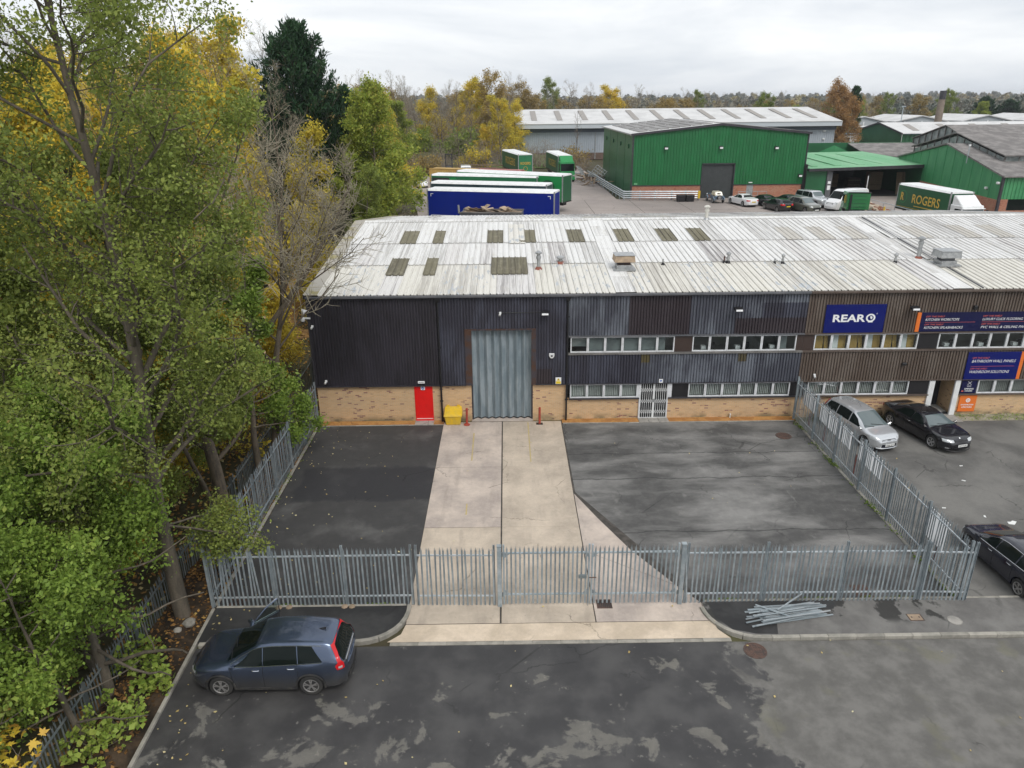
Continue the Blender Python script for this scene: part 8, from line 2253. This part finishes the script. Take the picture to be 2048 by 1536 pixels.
def conifer(seed, H, Rm, n, label, loc, group=None, size=.55):
    """Upswept evergreen: separate boughs with plumes of sprays and gaps between them."""
    T = Tree(seed); r = T.r
    T.line((0, 0, -.5), (0, 0, 1), H * .97, 10, .01, .0, .3, .03, 0)
    nb = n // 5
    for j in range(nb):
        t = r.uniform(.03, 1) ** .85
        a = r.uniform(0, 6.283)
        rad = (Rm * (1 - t) ** .66 + .3) * r.uniform(.55, 1.12)
        d = unit(np.array([math.cos(a), math.sin(a), .3 + .75 * t]))
        Q = T.line(np.array([0, 0, t * H * .93]), d, rad, 6, .05, .1, .06, .015, 2)
        m = int(7 + rad * 2.2)
        for k in range(m):
            u = r.uniform(.25, 1) * 4.999; i = int(u); q = Q[i] + (Q[i + 1] - Q[i]) * (u - i)
            dd = unit(unit(Q[i + 1] - Q[i]) * .8 + np.array([0, 0, .45]) + r.normal(0, .42, 3))
            tw = T.line(q, dd, r.uniform(.5, 1.2) * (.6 + .1 * rad), 4, .08, .07, .012, .006, 3)
            T.anchor.append(tw[1:]); T.adir.append(np.repeat(unit(tw[-1] - tw[0] + np.array([0, 0, .2]))[None], 3, 0))
    na = sum(len(x) for x in T.anchor)
    cr = T.leaves('crown', min(60000, na * 11), size * .62, .1, l_conifer, aspect=.3, out=1.5, tint0=.5, clump=.4, flat_=.2)
    t = thing('conifer_tree', label, 'tree', loc, 0, group)
    obj('trunk', T.wood('trunk', (0,), m_bark_dark, {0: 8}), None, t)
    obj('branches', T.wood('branches', (2, 3), m_bark_dark, {2: 4, 3: 3}), None, t)
    obj('crown', cr, None, t)
    return t

used_ = set()
def put(Pt, x, y, label, s=1.0, rz=None, group=None, sz=None, dz=0.0):
    z = max(terrain_h(x, y), 3.4 if y > 70 else 0) + dz - .05
    k = Pt.name
    rz = random.uniform(0, 6.28) if rz is None else rz
    sc = (s, s, s * (sz or 1.0))
    if k not in used_:
        used_.add(k)
        Pt.location = (x, y, z); Pt.rotation_euler = (0, 0, rz); Pt.scale = sc; Pt['label'] = label
        if group: Pt['group'] = group
        return Pt
    return dup(Pt, (x, y, z), rz, label, group, sc)

rt_ = random.Random(77)
random.seed(123)
LAB = {'y': 'yellow leaved maple in the wood left of the building', 'o': 'yellow green tree in the wood left of the building', 'g': 'green leaved tree in the wood left of the building', 'b': 'bare grey tree in the wood left of the building', 'w': 'ochre leaved tree in the wood left of the building'}
PR = {'y': P_yel, 'z': P_yel2, 'o': P_olv, 'g': P_grn, 'b': P_bare, 'c': P_bare2, 'w': P_och}
left_wood = [(-14.6, 22.5, 'y', .5), (-16.5, 28.5, 'y', .6), (-14.8, 27.5, 'z', .55), (-19.5, 24.5, 'y', .75), (-20, 33.5, 'y', .85), (-16.8, 36.5, 'y', .65), (-23.5, 28.5, 'y', .9), (-15.2, 44.5, 'y', .55), (-26.5, 48, 'y', 1.2), (-18.6, 41.5, 'y', .85),
    (-18, 31, 'z', .9), (-21, 37, 'y', 1.0), (-15, 38, 'z', .62), (-17, 45, 'z', .85), (-25, 44, 'y', 1.15), (-20, 52, 'y', 1.15), (-28, 53, 'y', 1.2), (-33, 49, 'o', 1.1),
    (-15, 57, 'z', .7), (-24, 62, 'y', 1.25), (-31, 64, 'b', 1.25), (-18, 66, 'z', .9), (-27, 72, 'y', 1.3), (-37, 60, 'y', 1.2), (-34, 74, 'b', 1.3), (-42, 70, 'b', 1.35), (-22, 80, 'b', 1.25), (-47, 82, 'b', 1.3), (-38, 84, 'y', 1.3),
    (-15, 19, 'g', .7), (-17.5, 22.5, 'g', .9), (-20.5, 27.5, 'z', .95), (-24, 33, 'g', 1.0), (-28, 40, 'y', 1.1), (-14.4, 12.5, 'g', .55), (-14.6, 32.5, 'z', .7), (-13.8, 41.5, 'z', .5), (-13.6, 52, 'z', .5), (-30, 92, 'b', 1.3), (-52, 92, 'y', 1.3), (-45, 98, 'b', 1.4), (-36, 100, 'y', 1.25),
    (-17, 40, 'b', 1.1), (-16, 50, 'b', 1.15), (-22, 46, 'b', 1.2), (-19, 28, 'b', 1.15), (-23, 57, 'b', 1.2), (-17.5, 34, 'b', 1.05), (-26, 36, 'b', 1.3), (-31, 45, 'b', 1.3)]
ORD = ['first', 'second', 'third', 'fourth', 'fifth', 'sixth', 'seventh', 'eighth', 'ninth', 'tenth', 'eleventh', 'twelfth', 'thirteenth', 'fourteenth', 'fifteenth', 'sixteenth', 'seventeenth', 'eighteenth', 'nineteenth', 'twentieth', 'twenty first', 'twenty second', 'twenty third', 'twenty fourth', 'twenty fifth', 'twenty sixth', 'twenty seventh', 'twenty eighth', 'twenty ninth', 'thirtieth']
def ranked(items, lab, rowf, grp):
    """Labels that count alike trees from the left within one row of the wood."""
    cnt = {}
    for x, y, k, s in sorted(items, key=lambda q: q[0] / q[1]):
        key = (lab[k], rowf(y)); cnt[key] = cnt.get(key, 0) + 1
        kind_, where = lab[k].split(' in the ')
        wide = 1.2 if (k in 'yzwo' and y > 110) else 1.0
        put(PR[k], x, y, '%s %s from left, %s of the %s' % (ORD[min(29, cnt[key] - 1)], kind_, rowf(y), where), s * wide, group=grp + ': ' + kind_, sz=(.8 if wide > 1 else 1.0) / 1.0)
LAB['z'] = LAB['y']; LAB['c'] = LAB['b']
ranked(left_wood, LAB, lambda y: 'front row' if y < 36 else ('middle row' if y < 56 else 'back row'), GW + ' left of the building')
conifer(301, 20.8, 8.6, 1000, 'large dark conifer rising above the wood left of the yard', (-20.0, 76, 3))
conifer(302, 14.5, 6.2, 520, 'dark conifer just right of and lower than the large one', (-16.2, 79, 3))
T = Tree(310)
T.stem((0, 0, -.5), (0, 0, 1), 13.2, .2, 30, lambda t: 5.0 * (1.1 - .7 * t), first=.1, nsec=7, nter=5, elev=.3, wob=.03)
tree_thing('poplar_tree', 'yellow green tree standing behind the back corner of the white roof', 'tree', (-12.6, 72.5, 3.4), T, m_bark, T.leaves('crown', 46000, .19, .28, l_olive, tint0=.6), group=None)
put(P_olv, -15.5, 78, 'second yellow green tree behind the building corner, nearer the conifer', .72, group='yellow green trees at the yard edge')
put(P_grn, -12.8, 66.5, 'dark green tree low behind the building corner', .5, group='dark trees at the yard edge')

# shrubs around the yard
def shrub(seed, leafn, mat, tw, R_=2.0, H=2.6):
    T = Tree(seed)
    for j in range(16):
        a = j * 2.4; e = T.r.uniform(.5, 1.3)
        T.limb(np.array([math.cos(a) * .2, math.sin(a) * .2, -.2]), np.array([math.cos(a) * math.cos(e), math.sin(a) * math.cos(e), math.sin(e)]), H * T.r.uniform(.7, 1.1), .035, 7, 6, .14, .02)
    t = thing('shrub', '', 'shrub', (0, 0, 0))
    obj('branches', T.wood('branches', (1, 2, 3), tw, {1: 5, 2: 3, 3: 3}), None, t)
    if leafn: obj('crown', T.leaves('crown', leafn, .2, .22, mat, tint0=.45), None, t)
    return t
S_bare = shrub(401, 0, None, m_twig_brown); S_yel = shrub(402, 2600, l_yellow, m_twig_brown); S_grn = shrub(403, 5200, l_olive, m_twig_brown); S_och = shrub(404, 2600, l_ochre, m_twig_brown)
SL = {'b': (S_bare, 'brown bare shrub at the edge of the lorry yard'), 'y': (S_yel, 'yellow leaved shrub at the edge of the lorry yard'), 'g': (S_grn, 'green shrub at the edge of the lorry yard'), 'o': (S_och, 'ochre leaved shrub at the edge of the lorry yard')}
edge_ = [(-13.5, 82, 'b', 1.2), (-14.5, 90, 'g', 1.6), (-13.6, 87, 'b', 1.1), (-17, 98, 'g', 1.9), (-16, 106, 'y', 1.8), (-18.5, 112, 'b', 1.6), (-20, 120, 'y', 1.9), (-19, 128, 'o', 1.7), (-18, 134, 'b', 1.7), (-15, 138, 'o', 1.6), (-12, 141.5, 'b', 1.5), (-8, 144.5, 'b', 1.6), (-4, 146.5, 'b', 1.5), (-1, 149, 'b', 1.6), (3, 150, 'b', 1.6), (7, 148, 'b', 1.9), (9.5, 146, 'b', 1.7), (12, 149, 'o', 1.7), (6, 152, 'b', 2.0), (-21, 104, 'b', 1.8), (-19, 92, 'g', 1.8), (-22, 114, 'o', 1.8), (14.5, 144, 'b', 1.3)]
ORD1 = ['first', 'second', 'third', 'fourth', 'fifth', 'sixth', 'seventh', 'eighth', 'ninth', 'tenth', 'eleventh', 'twelfth', 'thirteenth', 'fourteenth', 'fifteenth', 'sixteenth']
ecnt = {}
for x, y, k, s in sorted(edge_, key=lambda q: q[0] / q[1]):
    ecnt[k] = ecnt.get(k, 0) + 1
    put(SL[k][0], x, y, '%s %s from left, %s' % (ORD1[ecnt[k] - 1], SL[k][1].split(' at ')[0], SL[k][1].split(' shrub ')[1]), s, group=SL[k][1].split(' at ')[0] + 's round the yard')
T = Tree(320)
T.stem((0, 0, -.5), (0, 0, 1), 10.5, .12, 16, lambda t: 2.6 * (1.1 - .6 * t), first=.3, nsec=6, nter=5, elev=.7, wob=.03, lupb=.06, ter_len=.5, ang=.5)
tree_thing('bare_tree', 'slim bare tree standing in front of the pale grey warehouse', 'tree', (14.2, 153, 3.5), T, m_bark, None, m_twig_brown)

# the autumn wood beyond the yard
LB = {'y': 'yellow maple in the wood beyond the lorry yard', 'z': 'yellow maple in the wood beyond the lorry yard', 'b': 'bare grey tree in the wood beyond the lorry yard', 'c': 'bare brown tree in the wood beyond the lorry yard', 'w': 'ochre leaved tree in the wood beyond the lorry yard', 'o': 'yellow green tree in the wood beyond the lorry yard', 'g': 'green tree in the wood beyond the lorry yard'}
pts_ = []
for k in range(900):
    y = rt_.uniform(118, 262); x = rt_.uniform(-.36 * y - 12, 3 if y > 150 else -.02 * y - 10)
    if x > -20 and y < 150: continue
    if all((x - a) ** 2 + (y - b) ** 2 > 4.7 ** 2 for a, b in pts_):
        pts_.append((x, y))
pts_ = pts_[:190]
beyond = []
for x, y in pts_:
    k = rt_.choices('yzbcwo', (4, 11, 31, 38, 11, 5))[0]
    beyond.append((x, y, k, rt_.uniform(.7, .95) if y < 165 else rt_.uniform(.82, 1.08)))
ranked(beyond, LB, lambda y: 'front row' if y < 160 else ('second row' if y < 190 else ('third row' if y < 225 else 'back row')), 'wood beyond the yard')
under = []; ucnt = {}
for k in range(60):
    y = rt_.uniform(128, 230); x = rt_.uniform(-.3 * y - 8, 1)
    if x > -22 and y < 146: continue
    kk = rt_.choices('bygo', (45, 18, 14, 23))[0]
    under.append((x, y, kk, rt_.uniform(1.2, 2.2)))
for x, y, kk, s in sorted(under, key=lambda q: q[0] / q[1]):
    ucnt[kk] = ucnt.get(kk, 0) + 1
    put(SL[kk][0], x, y, '%s %s from left, in the undergrowth beyond the yard' % (ORD[min(29, ucnt[kk] - 1)], SL[kk][1].split(' at ')[0]), s, group='undergrowth: ' + SL[kk][1].split(' at ')[0])
put(P_och, -2.5, 185, 'broad olive gold tree standing highest in the wood beyond the yard', 1.08, group=None)
put(P_yel, -4.5, 158, 'yellow maple at the left end of the grey warehouse', .58, sz=.8); put(P_yel2, -.6, 166, 'bright yellow maple touching the left end of the grey warehouse', .55, sz=.85)
# behind and beside the grey warehouse
LC = {'b': 'bare grey tree in the belt behind the grey warehouse', 'c': 'bare brown tree in the belt behind the grey warehouse', 'w': 'ochre tree in the belt behind the grey warehouse', 'g': 'dark green tree in the belt behind the grey warehouse', 'y': 'yellow tree in the belt behind the grey warehouse'}
belt = []
for i in range(64):
    x = 2 + i * 1.7 + rt_.uniform(-1.5, 1.5); y = rt_.uniform(222, 275)
    k = rt_.choices('bcwgy', (24, 36, 20, 7, 5))[0]
    hgt = ipts(x, [0, 30, 55, 75, 110], [1.12, 1.05, .95, .85, .75]) * rt_.uniform(.85, 1.12) * (1.15 if k == 'c' else (.85 if k == 'w' else 1.0))
    belt.append((x * y / 230, y, k, hgt))
ranked(belt, LC, lambda y: 'nearer row' if y < 248 else 'further row', 'tree belt')
for x, y, s, lab in ((79.5, 186, 1.05, 'tall rust orange birch at the right end of the grey warehouse'), (84, 191, .95, 'rust orange birch nearer the dark conifer'), (82, 184, .8, 'lower rust orange birch in front of the pair at the warehouse end')):
    put(P_org, x, y, lab, s, group='rust orange birches')
conifer(303, 15.5, 5.0, 380, 'dark conifer behind the rust orange birches', (97, 216, 3.4), size=.8)
c9 = conifer(304, 11.5, 6.5, 420, 'dark spreading evergreen furthest left of the far right clump', (184, 296, 3.4), size=1.0)
for i, (x, y, s) in enumerate(((196, 300, .95), (206, 296, .9), (216, 304, 1.0), (228, 300, 1.0), (240, 306, 1.1), (250, 300, 1.0))):
    dup(c9, (x, y, 3.4), i * 1.3, ['first', 'second', 'third', 'fourth', 'fifth', 'sixth'][i] + ' dark evergreen from left in the far right clump', 'dark evergreens at the far right', (s * 1.1, s * 1.1, s * .95))
for x, y, k, s, lab in ((76, 196, 'o', .5, 'olive bush at the warehouse end below the orange birches'), (84, 200, 'w', .5, 'low ochre tree beside the white cabin'), (92, 208, 'o', .55, 'low yellow green tree behind the white cabin')):
    put(PR[k], x, y, lab, s)
LD = {'b': 'bare grey tree behind the far industrial units', 'c': 'bare brown tree behind the far industrial units', 'w': 'ochre tree behind the far industrial units', 'o': 'yellow green tree behind the far industrial units', 'g': 'dark green tree behind the far industrial units'}
fartr = []
for i in range(44):
    x = 108 + i * 3.8 + rt_.uniform(-2, 2); y = rt_.uniform(285, 350)
    k = rt_.choices('bcwog', (20, 36, 18, 12, 14))[0]
    fartr.append((x, y, k, rt_.uniform(.65, .95)))
ranked(fartr, {q: v.replace(' behind the ', ' in the belt behind the ') for q, v in LD.items()}, lambda y: 'nearer row' if y < 315 else 'further row', 'trees behind the far units')

# far wooded horizon: one mass
r = np.random.default_rng(5)
n = 1500
ang = r.uniform(-.72, .78, n); dist = 380 * np.exp(r.uniform(0, 1.75, n))
cx, cy_ = np.sin(ang) * dist, np.cos(ang) * dist
Vs, Ts = [], []
for i in range(n):
    if 60 < cx[i] < 320 and cy_[i] < 330: continue
    h = r.uniform(7, 13); w = r.uniform(3.5, 6.5)
    k = 110
    u = unit(r.normal(size=(k, 3))); u[:, 2] = np.abs(u[:, 2])
    rad = r.uniform(.55, 1.05, (k, 1))
    c = u * rad * np.array([w, w, h * .62]) + np.array([cx[i], cy_[i], terrain_h(cx[i], cy_[i]) + h * .36])
    s_ = r.uniform(.5, 1.15, (k, 1)) * (1 + dist[i] / 1600)
    d1 = unit(r.normal(size=(k, 3))); d2 = unit(np.cross(d1, r.normal(size=(k, 3))))
    Vs.append(np.stack([c - d1 * s_, c + d2 * s_ * .7, c + d1 * s_, c - d2 * s_ * .7], 1).reshape(-1, 3))
    Ts.append(np.clip(r.choice([.12, .35, .5, .6, .75, .95], p=[.22, .25, .2, .15, .1, .08]) + r.normal(0, .05, k), 0, 1))
Vs = np.concatenate(Vs); F = np.arange(len(Vs)).reshape(-1, 4)
obj('far_woodland', np_mesh('far_woodland', Vs, F, l_far, attr=np.concatenate(Ts)), kind='stuff')
# scrub understorey between the trunks of the woods
def scatter_leaves(name, P, size, mat, tint0=.5, up_=.8, spread=.25, kind='stuff', zoff=.01, tilt=.35):
    r = np.random.default_rng(len(P)); k = len(P)
    nn = unit(r.normal(0, tilt, (k, 3)) + np.array([0, 0, up_])); d = unit(np.cross(nn, r.normal(size=(k, 3)))); sd = np.cross(nn, d)
    L = (size * r.uniform(.6, 1.35, k))[:, None]
    P = P + np.array([0, 0, zoff])
    V = np.stack([P - d * L * .5, P + sd * L * .34, P + d * L * .5 + nn * L * .15, P - sd * L * .34], 1).reshape(-1, 3)
    return obj(name, np_mesh(name, V, np.arange(k * 4).reshape(-1, 4), mat, attr=np.clip(tint0 + r.normal(0, spread, k), 0, 1)), kind=kind)
r = np.random.default_rng(21)
def onground(x, y, extra=0): return np.array([terrain_h(a, b) + extra for a, b in zip(x, y)])
k = 26000
x = r.uniform(-40, -12.2, k); y = r.uniform(8, 66, k); keep = x > -.8 * y - 6; x, y = x[keep], y[keep]
scatter_leaves('leaf_litter', np.stack([x, y, onground(x, y) - .02 + r.uniform(0, .12, len(x))], 1), .2, l_litter, .6)
k = 16000; y = r.uniform(6, 69, k); x = r.uniform(-11.9, -10.25, k)
zz = np.array([terrain_h(a, b) + (bank(a, b) if b < 36 else .02) for a, b in zip(x, y)])
sel = (y > 22) | (r.uniform(size=k) < .4)
scatter_leaves('leaf_litter', np.stack([x, y, zz + .01], 1)[sel], .13, l_litter, .36)
k = 95
x = np.concatenate([-10.1 + r.exponential(1.5, k), r.uniform(-9.8, 0, 50)]); y = np.concatenate([r.uniform(21, 35, k), r.uniform(12, 35, 50)])
ok = (x < -3.6)
x, y = x[ok], y[ok]
scatter_leaves('fallen_leaves', np.stack([x, y, np.full(len(x), .012)], 1), .085, l_pale, .5, tilt=.2)
k = 60
x = np.concatenate([-9.9 + r.exponential(.9, k), r.uniform(-5, 20, 60)]); y = np.concatenate([r.uniform(11, 20.3, k), r.uniform(12, 34, 60)])
scatter_leaves('fallen_leaves', np.stack([x, y, np.where((y > 18.6) & (x < 40), .1, .012)], 1), .09, l_pale, .45, tilt=.2)
# young maple with big yellow leaves close to the camera, bottom left, and low green sprouts on the bank
T = Tree(501)
for (d, L) in (((-.25, .25, 1), 4.0), ((-.5, -.1, 1), 3.8), ((.15, -.3, 1), 3.2), ((-.1, .5, .9), 3.6)):
    T.limb(np.array([0, 0, -.2]), unit(np.array(d)), L, .03, 7, 4, .12, .02, sec_len=.4)
tree_thing('young_maple', 'young maple with large bright yellow leaves in the near left corner', 'tree', (-12.6, 12.4, -.2), T, m_bark_dark, T.leaves('crown', 1000, .17, .2, l_yellow, aspect=.5, tint0=.68, clump=.15, flat_=1.0, lobes=True), m_twig_brown)
for i, (x, y, s) in enumerate(((-10.9, 15.2, .34), (-11.2, 14.6, .3), (-10.6, 16.9, .22), (-11.4, 17.6, .3))):
    T = Tree(520 + i)
    for j in range(9):
        a = j * 2.4
        T.limb(np.array([0, 0, 0.0]), unit(np.array([math.cos(a), math.sin(a), .8])), 3.0 * s, .02, 4, 3, .15, .02)
    t = tree_thing('sapling', ('leafy green sprout nearest the kerb on the soil bank', 'leafy green sprout against the older fence', 'smallest green sprout beside the kerb by the blue car', 'leafy green sprout furthest along the soil bank')[i], 'plant', (x, y, .1), T, m_bark_dark, T.leaves('crown', 420, .13, .07, l_bright, tint0=.6, flat_=.9, aspect=.8), m_bark_dark, group='sprouts on the soil bank')
# stones and twigs on the bank
for i, (x, y, s) in enumerate(((-10.65, 19.55, .2), (-10.9, 19.2, .13))):
    mb = MB().lathe([(.3, -.3), (1, -.1), (1.05, .3), (.7, .75), (.2, .85)], 7)
    mb.v = [(a * s * random.uniform(.85, 1.2), b * s * random.uniform(.8, 1.1), c * s) for a, b, c in mb.v]
    o = obj('stone', mb, m_concrete_kerb, None, (x, y, .15)); o['label'] = ('larger grey stone at the foot of the tallest tree', 'smaller grey stone at the foot of the tallest tree')[i]; o['category'] = 'stone'
# grass and weeds at the feet of fences and walls
k = 2600
x = np.concatenate([r.normal(-10.22, .06, k), r.normal(15.3, .09, k), r.uniform(-10, -3.6, 500), r.uniform(6.6, 15.4, 900)])
y = np.concatenate([r.uniform(20.6, 35.4, k), r.uniform(20.6, 35.3, k), r.normal(20.56, .04, 500), r.normal(20.54, .05, 900)])
w_ = np.sin(x * 3.1 + y * 2.3) * np.sin(y * .9 + x) + r.normal(0, .35, len(x))
sel = w_ > .35
scatter_leaves('weeds', np.stack([x, y, np.full(len(x), .05)], 1)[sel], .075, l_bright, .25, tilt=1.0)
# weeds in the gravel bed
k = 1500; x = r.uniform(24.3, 33, k); y = r.uniform(35.12, 35.95, k)
scatter_leaves('weeds', np.stack([x, y, np.full(k, .05)], 1)[r.uniform(size=k) < .5], .07, l_bright, .5, tilt=.8)
# ------------------------------------------------------------------ thin autumn haze
g = G('air_haze')
pv_ = g.n('ShaderNodeVolumePrincipled')
pv_.inputs['Color'].default_value = (0.86, 0.9, 0.96, 1); pv_.inputs['Density'].default_value = 0.00018; pv_.inputs['Anisotropy'].default_value = 0.2
g.nt.links.new(pv_.outputs[0], g.out.inputs['Volume'])
obj('haze', MB().bx(-1900, 1900, -120, 3400, -1.2, 31), g.mat, kind='stuff')
